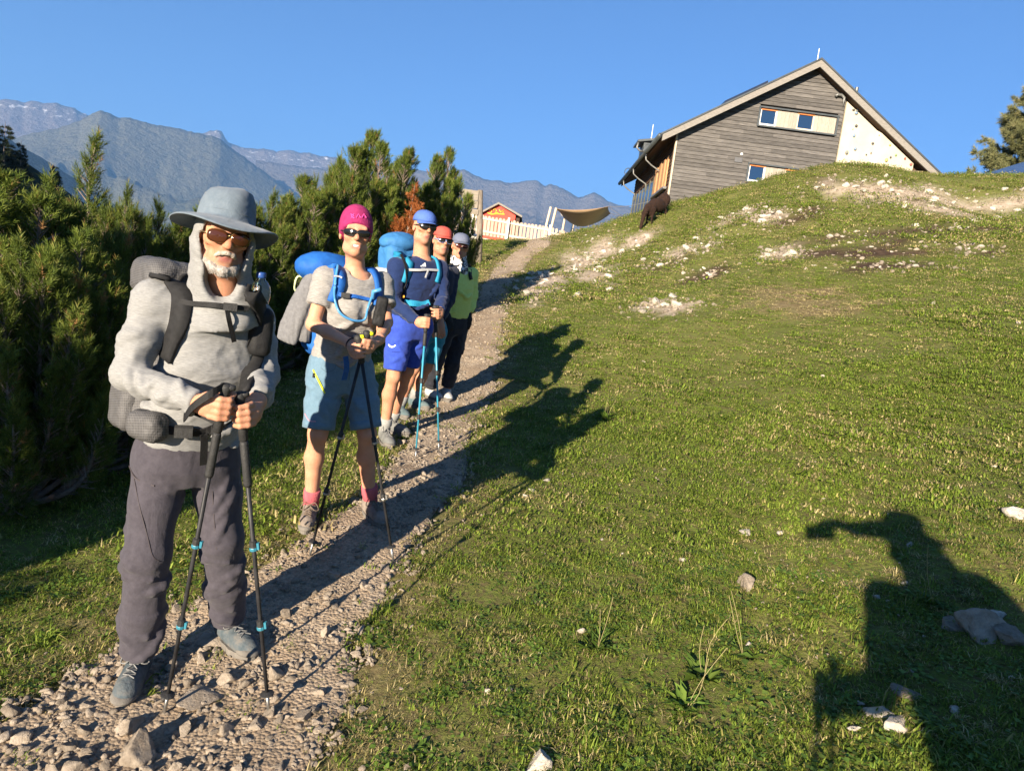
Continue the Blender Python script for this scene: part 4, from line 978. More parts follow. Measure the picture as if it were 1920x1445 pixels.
def baseball_cap(par, c, Rm, s, m1, m2, tilt=0.0, rx=.084, ry=.105, zc=.046, visor=.075, button=True):
    """crown dome in six panels and a curved visor; tilt lowers the visor"""
    ct, st = math.cos(tilt), math.sin(tilt)
    def q(x, y, z): y, z = y*ct+z*st, z*ct-y*st; return loc2w(c, Rm, s, (x, y-.010, z+zc))
    n, mrows = 36, 9; V = []
    for r_ in range(mrows+1):
        ph = r_/mrows*math.pi/2
        for i in range(n):
            a = 2*math.pi*i/n; k = 1+.018*abs(math.cos(3*a))*math.cos(ph)
            V.append(q(rx*math.cos(a)*math.cos(ph)**.8*k, ry*math.sin(a)*math.cos(ph)**.8*k, .088*math.sin(ph)**.9))
    Fc = [(r_*n+i, r_*n+(i+1) % n, (r_+1)*n+(i+1) % n, (r_+1)*n+i) for r_ in range(mrows) for i in range(n)]
    b = MB(); b.add(V, Fc); cr = b.build('cap_crown', m1, par, True); md = cr.modifiers.new('t', 'SOLIDIFY'); md.thickness = .003
    V = []; nv, nu = 5, 15
    for j in range(nv+1):
        for i in range(nu+1):
            a = math.pi*(.12+.76*i/nu); t = j/nv; ex = visor*t*(math.sin(a)**1.2)
            x_ = rx*math.cos(a)*(1+.02*t); y_ = ry*math.sin(a)+ex; V.append(q(x_, y_, .006-.008*t*math.sin(a)-.020*(math.cos(a)**2)*t-2.5*max(0, abs(x_)-.03)**2*(t)))
    Fc = [(j*(nu+1)+i, j*(nu+1)+i+1, (j+1)*(nu+1)+i+1, (j+1)*(nu+1)+i) for j in range(nv) for i in range(nu)]
    b = MB(); b.add(V, Fc); vi = b.build('cap_visor', m2, par, True); md = vi.modifiers.new('t', 'SOLIDIFY'); md.thickness = .004
    if button: b = MB(); b.lathe([(.009, 0), (.008, .004), (.002, .006)], q(0, 0, .087), Rm[2], 10); b.build('cap_button', m1, cr)
    return cr
# ------------------------------------------------------------------ people
def J(px, py, y): return ay(px, py, y)
def foot_at(px, py, y, h=.10): p = ay(px, py, y); p[2] = gz(p[0], p[1])+h; return p
BLACK = M('black webbing', (.006, .006, .0065), (.012, .012, .0125), 30, .7, .2, 200)
RUBBER = M('black rubber', (.018, .018, .018), (.03, .03, .03), 40, .6, .2, 150)
CARBON = M('black carbon shaft', (.012, .012, .013), (.03, .03, .032), 25, .5, spec=.25)
ALU = M('aluminium shaft', (.45, .45, .46), (.6, .6, .6), 20, .3, metal=.9)
STEEL = M('steel tip', (.35, .34, .32), None, rough=.35, metal=.9)
DUSTSOLE = M('dusty grey sole', (.10, .092, .082), (.17, .155, .135), 20, .9, .3, 60)
def fabric(name, c1, c2, scale=60, stretch=(1, 1, 8), bump=.35, rough=.85, wr=9):
    """cloth: fine melange streaks plus soft creases"""
    if name in MATS: return MATS[name]
    m_, nt, b = new_mat(name); co = coords(nt, 'Object', stretch); c2_ = coords(nt, 'Object')
    c = ramp(nt, noise(nt, co, scale, 4, .7), [(.35, c1), (.65, c2)])
    nt.links.new(c, b.inputs['Base Color']); b.inputs['Roughness'].default_value = rough; b.inputs['Specular IOR Level'].default_value = .2
    b.inputs['Sheen Weight'].default_value = .12
    bp = nd(nt, 'ShaderNodeBump'); bp.inputs['Strength'].default_value = bump; bp.inputs['Distance'].default_value = .012
    nz = noise(nt, c2_, wr, 4, .5, .8); nt.links.new(nz, bp.inputs['Height'])
    b2 = nd(nt, 'ShaderNodeBump'); b2.inputs['Strength'].default_value = .15; b2.inputs['Distance'].default_value = .002
    nt.links.new(noise(nt, co, 260, 2, .5), b2.inputs['Height']); nt.links.new(bp.outputs[0], b2.inputs['Normal']); nt.links.new(b2.outputs[0], b.inputs['Normal'])
    MATS[name] = m_; return m_
def ripstop(name, c1, c2, sq=110):
    if name in MATS: return MATS[name]
    m_, nt, b = new_mat(name); co = coords(nt, 'Object', (1, 1, 1), (.2, .1, .6))
    br = nd(nt, 'ShaderNodeTexBrick'); br.offset = 0; br.inputs['Scale'].default_value = sq/2; br.inputs['Mortar Size'].default_value = .06; br.inputs['Brick Width'].default_value = .5; br.inputs['Row Height'].default_value = .5
    br.inputs['Color1'].default_value = (*c1, 1); br.inputs['Color2'].default_value = (*c1, 1); br.inputs['Mortar'].default_value = (*c2, 1)
    sw = nd(nt, 'ShaderNodeSeparateXYZ'); nt.links.new(co, sw.inputs[0]); cb_ = nd(nt, 'ShaderNodeCombineXYZ'); ad = nd(nt, 'ShaderNodeMath', operation='ADD')
    nt.links.new(sw.outputs[0], ad.inputs[0]); nt.links.new(sw.outputs[1], ad.inputs[1]); nt.links.new(ad.outputs[0], cb_.inputs[0]); nt.links.new(sw.outputs[2], cb_.inputs[1]); nt.links.new(cb_.outputs[0], br.inputs['Vector'])
    nt.links.new(br.outputs[0], b.inputs['Base Color']); b.inputs['Roughness'].default_value = .7
    bp = nd(nt, 'ShaderNodeBump'); bp.inputs['Strength'].default_value = .6; bp.inputs['Distance'].default_value = .02
    nt.links.new(noise(nt, co, 14, 5, .6, .5), bp.inputs['Height']); nt.links.new(bp.outputs[0], b.inputs['Normal']); MATS[name] = m_; return m_
TAN = skin_mat('tanned skin', (.41, .190, .110), (.49, .245, .152))
FAIR = skin_mat('fair skin', (.45, .215, .130), (.53, .275, .178))  # the woman's own fair skin tone

def torso_secs(hip, nb, wid, grow=0.0, belly=0.0, fwdv=(0, -1, 0)):
    """oval sections from crotch to neck base: wid = (hip, waist, chest, shoulder) half widths"""
    hip, nb = A3(hip), A3(nb); f = unit(fwdv); L = nb-hip
    return [(hip-L*.22, wid[0]*.92+grow, .105+grow), (hip, wid[0]+grow, .118+grow), (hip+L*.30+f*belly*.6, wid[1]+grow, .105+grow+belly), (hip+L*.62+f*.01+f*belly*.4, wid[2]+grow, .115+grow+belly*.4),
            (hip+L*.84, wid[3]+grow, .098+grow), (hip+L*.97, wid[3]*.62+grow, .075+grow), (hip+L*1.03, .062+grow, .06+grow)]

# ================================================== the man in the wide hat, nearest
rf = foot_at(262, 1225, 2.60); lf = foot_at(425, 1185, 2.86)
m1 = thing('person', 'man in grey sun hoodie and wide-brimmed grey hat leaning on two black poles', 'person', ((rf[0]+lf[0])/2, (rf[1]+lf[1])/2, gz((rf[0]+lf[0])/2, (rf[1]+lf[1])/2)))
hc = J(419, 447, 2.44); hR = frame((.54, -.86, -.03), (-.02, 0, 1), R(-4)); hs = 1.03
nb = J(424, 572, 2.55); hip = J(352, 822, 2.64)
sR, sL = J(290, 566, 2.46), J(476, 600, 2.72); eR, eL = J(240, 702, 2.38), J(496, 702, 2.62)
wR, wL = J(380, 758, 2.27), J(482, 752, 2.40)
hR_, hL_ = J(306, 830, 2.60), J(400, 826, 2.71); kR, kL = J(278, 1035, 2.53), J(418, 1010, 2.70)
fw = unit(np.cross(sL-sR, (0, 0, 1))); fw = fw if fw[1] < 0 else -fw; lat = unit(sL-sR)
ptop1, ptip1 = J(424, 722, 2.26), hit(307, 1346); ptop2, ptip2 = J(449, 737, 2.31), hit(504, 1344)
ptip1[2] = gz(*ptip1[:2]); ptip2[2] = gz(*ptip2[:2])
g1 = ptop1+unit(ptip1-ptop1)*.075; g2 = ptop2+unit(ptip2-ptop2)*.075
body = head_prims(hc, hR, hs)
body += [cap(loc2w(hc, hR, hs, (0, -.02, -.06)), nb+(0, .02, -.03), .060, .066, .03), loft(torso_secs(hip, nb, (.145, .135, .15, .15)), lat, .03)]
for s_, e_, w_ in ((sR, eR, wR), (sL, eL, wL)): body += [cap(s_, e_, .046, .038, .03), cap(e_, w_, .038, .027, .02)]
body += grip(g1, ptop1-ptip1, wR, (-.2, -1, .2)); body += grip(g2, ptop2-ptip2, wL, (.3, -1, .2))
body += leg_prims(hR_, kR, rf-(0, 0, .01), .85)+leg_prims(hL_, kL, lf-(0, 0, .01), .85)
bs = solid(body, .0052, rel=1); bo = bs.build('body', TAN, m1); lip_attr(bo, hc, hR, hs, base_of(m1))
HOODIE = fabric('grey melange jersey', (.165, .166, .165), (.245, .245, .24), 55, (1, 1, 9))
shirt = [loft(torso_secs(hip, nb, (.158, .148, .160, .152), .012, .014, fw)[1:], lat, .04)]
for s_, e_, w_ in ((sR, eR, wR), (sL, eL, wL)):
    c_ = w_*.93+e_*.07
    shirt += [cap(nb*.55+s_*.45-(0, 0, .03), s_, .075, .068, .05), cap(s_, e_*.5+s_*.5, .066, .057, .04), cap(s_*.5+e_*.5, e_, .057, .049, .03), cap(e_, e_*.45+w_*.55, .049, .043, .03), cone(e_*.45+w_*.55, c_, .043, .037, .02)]
    d_ = unit(np.cross(e_-s_, w_-e_)); shirt += folds(s_, e_, .064, .052, 7, int(s_[0]*-100) % 97, .25, 1.0, .008, .7)+folds(e_, c_, .052, .040, 9, int(s_[0]*-100) % 89, .0, .98, .007, .9)
    for k in range(4):   # creases piled in the bend of the elbow
        o_ = e_+unit((s_+w_)/2-e_)*.040+(s_-e_)*(.10*k)-(w_-e_)*.0; shirt.append(cap(o_-d_*.035, o_+d_*.035+(0, 0, .01), .012, .010, .012))
# hood pulled up under the hat, one cloth with the shirt
shirt += [ell(loc2w(hc, hR, hs, (0, -.012, .02)), A3((.090, .110, .122)), hR, .03), loft([(nb-(0, 0, .05)+fw*.02-lat*.012, .128, .115), (nb+(0, 0, .01)+fw*.028-lat*.012, .112, .108), (hc*.5+nb*.5+(0, -.015, 0)-lat*.008, .094, .100), (hc-(0, 0, .02), .089, .098)], lat, .05)]
for q, r_ in ((.0, .017), (-.045, .013)):   # cowl folds
    a_, b_, c_ = nb+lat*.095+(0, 0, .085+q), nb+fw*.118-lat*.0+(0, 0, -.005+q), nb-lat*.115+(0, 0, .10+q); arc = spline([a_, a_*.4+b_*.6+fw*.025, b_, c_*.4+b_*.6+fw*.02, c_], 13)
    shirt += [cap(arc[i], arc[i+1], r_, r_, .03) for i in range(len(arc)-1)]
shirt += [ell(loc2w(hc, hR, hs, (.0, .085, -.015)), (.078, .135, .125), hR, .01).sub(.008), ell(loc2w(hc, hR, hs, (.006, .08, -.130)), (.060, .12, .085), hR, .01).sub(.015), ell(hc-(0, 0, .01), (.082, .10, .112), hR, .01).sub(.006), cone(nb-(0, 0, .03), hc*.5+nb*.5, .078, .074, .01).sub(.01)]
shirt += folds(hip, nb, .172, .168, 12, 77, .0, .55, .009, 1.2, .55)+[plane((0, 0, -1), hip-(0, 0, .02))]
ss = solid(shirt, .006, .0035, 11, (1, 1, 2.2), 3); ss.build('hoodie', HOODIE, m1)
# trousers
PANTS = fabric('plum grey trousers', (.040, .036, .045), (.054, .049, .060), 40, (1, 1, 1), .9, .85, 7)
pants = [loft([(hip-(0, 0, .16), .12, .10), (hip-(0, 0, .10), .165, .125), (hip-(0, 0, .02), .168, .13), (hip+(nb-hip)*.06, .160, .125)], lat, .03)]
for h_, k_, a_ in ((hR_, kR, rf), (hL_, kL, lf)):
    cu = a_+(0, 0, .005); pants += [cap(h_-(0, 0, .06), h_*.45+k_*.55, .094, .082, .05), cap(h_*.45+k_*.55, k_, .082, .073, .03), cap(k_, k_*.45+a_*.55, .072, .073, .03), cone(k_*.45+a_*.55, cu, .073, .068, .03)]
    for k in range(2): q = k_*.9+a_*.1-(0, .055, .01+.05*k); pants.append(cap(q-(.055, 0, .035*(1-2*k)), q+(.05, 0, .02), .008, .004, .016))
    pants += folds(h_, k_, .095, .074, 5, int(h_[0]*-100) % 91, .1, .95, .008, 1.5, .7)+folds(k_, a_, .073, .070, 9, int(h_[0]*-100) % 83, .0, .97, .010, 1.1, .9)
    q = k_*.30+a_*.70; pants += [cap(q+(-.06, -.03, .03), q+(.05, -.05, -.03), .014, .006, .02), cap(a_+(-.05, -.03, .02), a_+(.055, -.045, .05), .012, .008, .014)]
ps = solid(pants, .0065, .005, 5.0, (1.6, 1.2, .45), 21); ps.build('trousers', PANTS, m1)
SEAM = M('dark seam', (.05, .042, .046), None)
strap('pocket_zip', ps, [(240, 874), (256, 896), (290, 910)], .006, .004, SEAM, m1, .002)
strap('seam', ps, [(252, 897), (262, 950), (275, 1000), (285, 1040), (298, 1052)], .003, .002, SEAM, m1, .001)
strap('seam', ps, [(398, 920), (402, 980), (406, 1030)], .003, .002, SEAM, m1, .001)
UPP = M('dusty blue suede', (.035, .055, .068), (.075, .09, .098), 22, .9, .3, 80, c3=(.13, .125, .115)); LACE = M('grey laces', (.12, .12, .12), (.2, .2, .19), 90, .8)
shoe(m1, rf, (.22, -1, 0), .29, (UPP, DUSTSOLE, DUSTSOLE, LACE), .012); shoe(m1, lf, (.80, -.62, 0), .29, (UPP, DUSTSOLE, DUSTSOLE, LACE), .012)
# beard and moustache: short grey hair
Lh = lambda *q: loc2w(hc, hR, hs, q)
BEARD = M('grey white beard', (.20, .17, .145), (.32, .29, .26), 90, .9, .5, 260, c3=(.44, .41, .38)); MOUST = M('grey brown moustache', (.30, .24, .19), (.46, .40, .34), 80, .9, .4, 240)
bd = []
for q in (-1, 1): bd += [cap(Lh(q*.058, .015, -.035), Lh(q*.052, .032, -.072), .008, .010, .012), cap(Lh(q*.052, .032, -.072), Lh(q*.030, .066, -.098), .010, .014, .015), cap(Lh(q*.030, .066, -.098), Lh(0, .077, -.104), .014, .017, .012)]
bdS = solid(bd, .0045, .003, 60); V, Fc = bdS.V, bdS.F; N = vnormals(V, Fc)
b = MB(); pick = rng.choice(len(V), min(900, len(V)), False); dn = -hR[2]
for i in pick:
    if N[i]@hR[1] < -.4: continue
    d_ = unit(N[i]*.5+dn*.9+rng.normal(0, .25, 3)); sd = unit(np.cross(d_, N[i])+rng.normal(0, .1, 3))*.0011; L_ = rng.uniform(.004, .008); b.add([V[i]-sd, V[i]+sd, V[i]+d_*L_], [(0, 1, 2)])
bo_ = bdS.build('beard', BEARD, m1); b.build('beard_hair', BEARD, bo_)
mu = []
for q in (-1, 1): mu += [cap(Lh(0, .104, -.044), Lh(q*.020, .097, -.049), .0062, .0075, .004), cap(Lh(q*.020, .097, -.049), Lh(q*.031, .084, -.058), .0065, .0045, .004)]
solid(mu, .0035, .0015, 90).build('moustache', MOUST, m1)
GOLD = M('gold wire', (.6, .42, .2), None, rough=.3, metal=.9); LENSB = M('brown lens', (.05, .016, .007), None, rough=.1, spec=.45)
glasses(m1, hc, hR, hs, LENSB, GOLD, .030, .0205, .30, .114, .004, .0014)
# wide-brimmed hat
HATM = fabric('grey blue hat cloth', (.095, .125, .155), (.125, .155, .185), 30, (1, 1, 1), .5, .8, 16); MESHM = M('hat mesh panel', (.10, .11, .12), (.15, .16, .17), 120, .9, .3, 200)
HT = frame((.54, -.86, .10), (.02, .0, 1), R(-6)); hq = lambda x, y, z: hc+HT[0]*x*hs+HT[1]*y*hs+HT[2]*z*hs
prof = [(a_, b_+.012) for a_, b_ in [(.012, .150), (.045, .148), (.070, .138), (.083, .118), (.088, .095), (.0905, .072), (.0915, .066), (.093, .048), (.098, .040), (.115, .036), (.135, .032), (.155, .026), (.175, .020), (.178, .017)]]
n = 56; V = []
for r_, (pr, pz) in enumerate(prof):
    for i in range(n):
        a = 2*math.pi*i/n; k = max(0, (pr-.098)/.08)
        wv = k*(.014*math.sin(2*a+1.1)+.009*math.sin(3*a+.4)-.012*math.cos(a)*math.cos(a)); dent = .004*fbm(np.array([[math.cos(a)*2, math.sin(a)*2, pz*20]]), 2)[0]*(1 if pz > .05 else .3)
        V.append(hq((pr*.93+dent)*math.cos(a), (pr*1.06+dent)*math.sin(a)-.008, pz+wv+(.006*math.sin(a*2) if pz > .13 else 0)))
Fc = [(r_*n+i, (r_+1)*n+i, (r_+1)*n+(i+1) % n, r_*n+(i+1) % n) for r_ in range(len(prof)-1) for i in range(n)]+[tuple(range(n))]
b = MB(); b.add(V, Fc); hat = b.build('sun_hat', HATM, m1, True); md = hat.modifiers.new('t', 'SOLIDIFY'); md.thickness = .004
b = MB(); V = []
for r_ in range(4):
    for i in range(7):
        a = math.pi*(1.0-.06-.20*i/6)+.25; z_ = .080+.034*r_/3; z_ += .012; rr = np.interp(z_-.012, [.072, .095, .118], [.0905, .088, .083])+.0035; V.append(hq(rr*.93*math.cos(a), rr*1.06*math.sin(a)-.008, z_))
b.add(V, [(r_*7+i, r_*7+i+1, (r_+1)*7+i+1, (r_+1)*7+i) for r_ in range(3) for i in range(6)]); b.build('vent_panel', MESHM, hat, True)
for z_, rr in ((.078, .0945), (.132, .0845)):
    b = MB(); P = [hq(rr*.93*math.cos(a), rr*1.06*math.sin(a)-.008, z_) for a in np.linspace(0, 2*math.pi, 50)]; b.tube(P, .0016, 5, False); b.build('seam', HATM, hat, True)

# his rucksack
RIP = ripstop('grey ripstop', (.045, .044, .045), (.095, .092, .092)); pb = -fw; PR = np.array([lat, -pb, unit(nb-hip)]); PR[2] = unit(np.cross(PR[0], PR[1])); PR[2] = PR[2] if PR[2][2] > 0 else -PR[2]
pc = hip*.42+nb*.58+pb*.235
pack1 = thing('backpack', 'dark grey grid-pattern hiking backpack worn by the man in the wide hat', 'backpack', tuple(pc-(0, 0, .3)))
pq = lambda x, y, z: pc+PR[0]*x+PR[1]*y+PR[2]*z
solid([rbox(pq(0, 0, -.02), (.155, .10, .27), PR, .07, .03), ell(pq(0, -.02, .20), (.15, .115, .10), PR, .05), rbox(pq(-.02, -.02, -.22), (.165, .115, .10), PR, .06, .05)], .009, .006, 9, seed=5).build('pack_body', RIP, pack1)
solid([rbox(pq(-.05, -.015, .27), (.16, .12, .07), PR, .05, .03)], .008, .006, 12, seed=9).build('pack_lid', RIP, pack1)
solid([rbox(pq(-.165, -.02, -.20), (.045, .09, .11), PR, .035, .03)], .008, .006, 12, seed=2).build('side_pocket', RIP, pack1)
# bear the straps on the hoodie
STRAPM = M('dark strap mesh', (.007, .007, .0075), (.015, .015, .016), 60, .8, .1, 300)
b = MB(); P = [pq(-.10, .08, .24), *[ss.on(*p, .010)[0] for p in ((300, 518), (322, 520), (342, 552), (340, 600), (326, 640), (314, 672))]]; N = [A3((0, 0, 1))]+[ss.on(*p)[1] for p in ((300, 518), (322, 520), (342, 552), (340, 600), (326, 640), (314, 672))]
P = spline(P, 30); N = spline(N, 30); b.band(P, np.cross(N, np.gradient(P, axis=0)), .068, .014); b.build('shoulder_strap', STRAPM, pack1, True)
b = MB(); L2 = ((462, 548), (484, 580), (486, 630), (474, 690), (462, 740)); P = spline([pq(.10, .08, .24)]+[ss.on(*p, .010)[0] for p in L2], 30); N = spline([A3((0, 0, 1))]+[ss.on(*p)[1] for p in L2], 30); b.band(P, np.cross(N, np.gradient(P, axis=0)), .06, .014); b.build('shoulder_strap', STRAPM, pack1, True)
strap('sternum_strap', ss, [(338, 566), (365, 569), (400, 571), (432, 574), (462, 578)], .017, .004, BLACK, pack1, .012)
q0, n0 = ss.on(432, 574, .018); b = MB(); b.obox(q0, unit(np.cross(n0, (0, 0, 1))), n0, (0, 0, 1), (.022, .007, .012)); b.build('buckle', RUBBER, pack1)
b = MB(); b.band(spline([ss.on(426, 577, .016)[0], ss.on(430, 600, .018)[0]+fw*.004, ss.on(434, 640, .016)[0]+fw*.006], 10), lat, .016, .003); b.build('strap_tail', BLACK, pack1)
strap('hip_belt', ss, [(262, 800), (300, 802), (340, 806), (380, 806), (420, 800), (456, 792)], .030, .008, BLACK, pack1, .012)
q0, n0 = ss.on(345, 803, .02); b = MB(); b.obox(q0, unit(np.cross(n0, (0, 0, 1))), n0, (0, 0, 1), (.03, .01, .018)); b.build('buckle', RUBBER, pack1)
b = MB(); b.band(spline([ss.on(378, 806, .02)[0], ss.on(379, 812, .03)[0], ps.on(377, 868, .02)[0]], 10), lat, .026, .003); b.build('belt_tail', BLACK, pack1)
q0, n0 = ps.on(280, 806, .02); ex = unit(lat*.8+fw*.5); PRb = np.array([unit(fw*.2+lat), fw, (0, 0, 1.)]); PRb[1] = unit(np.cross((0, 0, 1), PRb[0]))
solid([rbox(J(277, 798, 2.44), (.075, .045, .052), frame((-.45, -1, 0)), .04, .02)], .006, .004, 18, seed=4).build('hip_pocket', RIP, pack1)
for pts in ([pq(-.12, .10, .22), pq(-.10, .12, .30), pq(.02, .08, .315)], [pq(-.03, .115, .23), pq(-.03, .12, .30), pq(-.05, .0, .315)]):
    b = MB(); b.band(spline(pts, 12), PR[1], .02, .004); b.build('lid_strap', BLACK, pack1)
bp_ = solid([rbox(J(488, 622, 2.56), (.040, .036, .088), frame((.5, -1, 0)), .03, .02)], .006, .003, 20).build('bottle_pocket', BLACK, pack1)
# water bottle in the shoulder pocket
bc = J(489, 545, 2.50); bu = unit(A3((-.05, 0, 1)))
wbt = thing('water_bottle', 'clear water bottle with blue cap in the shoulder pocket of the grey backpack', 'bottle', tuple(bc))
CLEAR = M('clear plastic bottle', (.85, .92, .85), None, rough=.08, trans=1.0, spec=.5); CLEAR.node_tree.nodes['Principled BSDF'].inputs['IOR'].default_value = 1.33
b = MB(); b.lathe([(.026, 0), (.031, .02), (.033, .045), (.030, .062), (.020, .078), (.0145, .084), (.0145, .09)], bc-bu*.045, bu, 20); b.build('bottle', CLEAR, wbt, True)
b = MB(); b.lathe([(.0155, 0), (.0165, .002), (.0165, .016), (.015, .02), (.002, .0205)], bc+bu*.044, bu, 18); b.build('cap', M('blue cap', (.02, .06, .22), None, rough=.4), wbt, True)
TEALP = M('teal clamp', (.03, .16, .22), None, rough=.4)
pole('trekking_pole', 'black trekking pole with teal clamps held by the wide-hatted man, tip leaning left', ptop1, ptip1, (CARBON, RUBBER, RUBBER, TEALP, STEEL), .16, 'trekking poles', .16)
pole('trekking_pole', 'black trekking pole with teal clamps held by the wide-hatted man, tip leaning right', ptop2, ptip2, (CARBON, RUBBER, RUBBER, TEALP, STEEL), .16, 'trekking poles', .16)
b = MB(); b.band(spline([ptop1+(0, -.01, 0), J(395, 738, 2.21), J(362, 762, 2.22), J(345, 785, 2.26), J(352, 770, 2.30), wR+(0, 0, -.035), g1+(-.02, 0, -.05)], 26), (0, 0, 1), .022, .003); b.build('wrist_strap', BLACK, m1)
# ------------------------------------------------------------------ the other hikers, built from one figure function
def relaxed_hand(w_, d, back, s=1.0):
    d = unit(d); b = unit(A3(back)-d*(A3(back)@d)); x = np.cross(d, b); c = A3(w_)+d*.05*s
    P = [cap(w_, c, .026*s, .032*s, .02), ell(c+d*.01*s, A3((.040, .022, .045))*s, np.array([x, b, d]), .015)]
    for i, (o, L_) in enumerate(((.030, .075), (.010, .085), (-.010, .08), (-.029, .062))):
        p0 = c+x*o*s+d*.04*s; p1 = p0+d*L_*.45*s-b*.012*s; p2 = p1+d*L_*.4*s-b*.030*s; P += [cap(p0, p1, .0115*s, .0105*s, .006), cap(p1, p2, .0105*s, .009*s, .004)]
    t0 = c+x*.035*s-d*.01*s; t1 = t0+x*.022*s+d*.035*s-b*.015*s; P += [cap(t0, t1, .014*s, .011*s, .01), cap(t1, t1+d*.03*s-b*.01*s, .011*s, .009*s, .004)]
    return P
def figure(label, hc, hR, hs, nb, hip, arms, legs, wid, skin, vox, hands, sleeve, shirt_m, bottom, bot_m, belly=.0, female=False, seed=1, hem=.86, neck=True, ssc=12, leg_s=1.0, arm_s=1.0, hand_skin=True):
    """arms/legs = [(shoulder, elbow, wrist)], [(hip, knee, ankle)]; returns the thing and its solids"""
    fx, fy = (legs[0][2][0]+legs[1][2][0])/2, (legs[0][2][1]+legs[1][2][1])/2
    t = thing('person', label, 'person', (fx, fy, gz(fx, fy)))
    lat = unit(arms[1][0]-arms[0][0]); fw = np.cross(lat, (0, 0, 1)); fw = unit(fw)
    if hR[1]@fw < 0: fw = -fw
    body = head_prims(hc, hR, hs, female)
    body += [cap(loc2w(hc, hR, hs, (0, -.02, -.06)), nb+(0, 0, -.03)-fw*.015, (.048 if female else .058)*hs, (.055 if female else .066)*hs, .03), loft(torso_secs(hip, nb, [w_-.012 for w_ in wid]), lat, .03)]
    for s_, e_, w_ in arms: body += [cap(s_, e_, .047*arm_s, .038*arm_s, .03), cap(e_, e_*.6+w_*.4, .039*arm_s, .038*arm_s, .02), cap(e_*.6+w_*.4, w_, .038*arm_s, .026*arm_s, .02)]
    if hand_skin: body += hands
    for h_, k_, a_ in legs: body += leg_prims(h_, k_, a_-(0, 0, .02), leg_s, -fw)
    bs = solid(body, vox, rel=1); bo = bs.build('body', skin, t); lip_attr(bo, hc, hR, hs, base_of(t), 0 if female else 1)
    sh = [loft(torso_secs(hip, nb-(0, 0, .01), wid, .010, belly, fw)[1 if bottom else 0:], lat, .04)]
    if female: sh += [ell(hip+(nb-hip)*.60+fw*.10+lat*.055*q, (.062, .055, .062), None, .04) for q in (-1, 1)]
    for s_, e_, w_ in arms:
        sh += [cap(nb*.5+s_*.5-(0, 0, .035), s_-(0, 0, .004), .068, .062*arm_s+.004, .05)]
        if sleeve == 'long':
            c_ = w_*.95+e_*.05; sh += [cap(s_, s_*.5+e_*.5, .062, .054, .04), cap(s_*.5+e_*.5, e_, .054, .047, .03), cap(e_, e_*.45+w_*.55, .047, .043, .03), cone(e_*.45+w_*.55, c_, .043, .036, .02)]
            d_ = unit(np.cross(e_-s_, w_-e_)+1e-6)
            for k in range(3): o_ = e_+unit((s_+w_)/2-e_)*.036+(s_-e_)*(.10*k); sh.append(cap(o_-d_*.03, o_+d_*.03+(0, 0, .008), .010, .009, .010))
        else: sh += [cap(s_, s_*.75+e_*.25, .063, .060, .03), cone(s_*.80+e_*.20, s_*.42+e_*.58, .060, .064, .02)]
    sh += folds(hip, nb, wid[1]+.008, wid[2]+.006, 9, seed+5, .0, .55, .008, 1.2, .55)
    for i_, (s_, e_, w_) in enumerate(arms):
        if sleeve == 'long': sh += folds(s_, e_, .058, .047, 5, seed+i_, .25, 1.0, .007, .7)+folds(e_, w_, .047, .037, 7, seed+9+i_, .0, .9, .006, .9)
    if neck: sh += [ell(nb+fw*.045+(0, 0, .015), (.068, .065, .050 if female else .035), None, .01).sub(.01)]
    sh += [plane((0, 0, -1), hip-(0, 0, .03))]
    ss = solid(sh, vox*1.15, .0045, ssc, (1, 1, 2.0), seed); ss.build('shirt', shirt_m, t)
    bt = [loft([(hip-(0, 0, .17), wid[0]*.75, .10), (hip-(0, 0, .10), wid[0]+.012, .122), (hip-(0, 0, .0), wid[0]+.012, .126), (hip+(nb-hip)*.06, wid[0]*.95, .115)], lat, .03)]
    for h_, k_, a_ in legs:
        if bottom == 'shorts':
            q = h_*(1-hem)+k_*hem; bt += [cap(h_-(0, 0, .05), h_*.4+q*.6, .098*leg_s, .092*leg_s, .05), cone(h_*.4+q*.6, q, .091*leg_s, .088*leg_s, .03)]
        else:
            bt += [cap(h_-(0, 0, .05), h_*.45+k_*.55, .096, .080, .05), cap(h_*.45+k_*.55, k_, .080, .070, .03), cap(k_, k_*.45+a_*.55, .068, .068, .03), cone(k_*.45+a_*.55, a_+(0, 0, .01), .068, .062, .03)]
            q = k_*.3+a_*.7; bt += [cap(q+(-.05, -.03, .03), q+(.05, -.04, -.03), .012, .006, .02)]
    for i_, (h_, k_, a_) in enumerate(legs):
        bt += folds(h_, k_, .094*leg_s, .088*leg_s, 5, seed+20+i_, .15, .8, .008, 1.4, .7)
        if bottom != 'shorts': bt += folds(k_, a_, .068, .063, 7, seed+30+i_, .0, .95, .009, 1.1, .9)
    bsd = solid(bt, vox*1.2, .0055, 7, (1.2, 1, .8), seed+3); bsd.build('shorts' if bottom == 'shorts' else 'trousers', bot_m, t)
    return t, bs, ss, bsd, fw, lat
def packframe(hip, nb, fw, lat, back=.2, f=.55):
    pc = hip*(1-f)+nb*f-fw*back; PR = np.array([lat, fw, unit(np.cross(lat, fw))]); PR[2] = PR[2] if PR[2][2] > 0 else -PR[2]
    return pc, PR, (lambda x, y, z: pc+PR[0]*x+PR[1]*y+PR[2]*z)
def surf_strap(name, ss, start, pix, wd, th, mat, par, off=.010, n=30, up=(0, 0, 1)):
    Q = [ss.on(*p, off) for p in pix]; P = spline([start]+[q[0] for q in Q], n); N = spline([A3(up)]+[q[1] for q in Q], n)
    b = MB(); b.band(P, np.cross(N, np.gradient(P, axis=0)), wd, th); return b.build(name, mat, par, True)
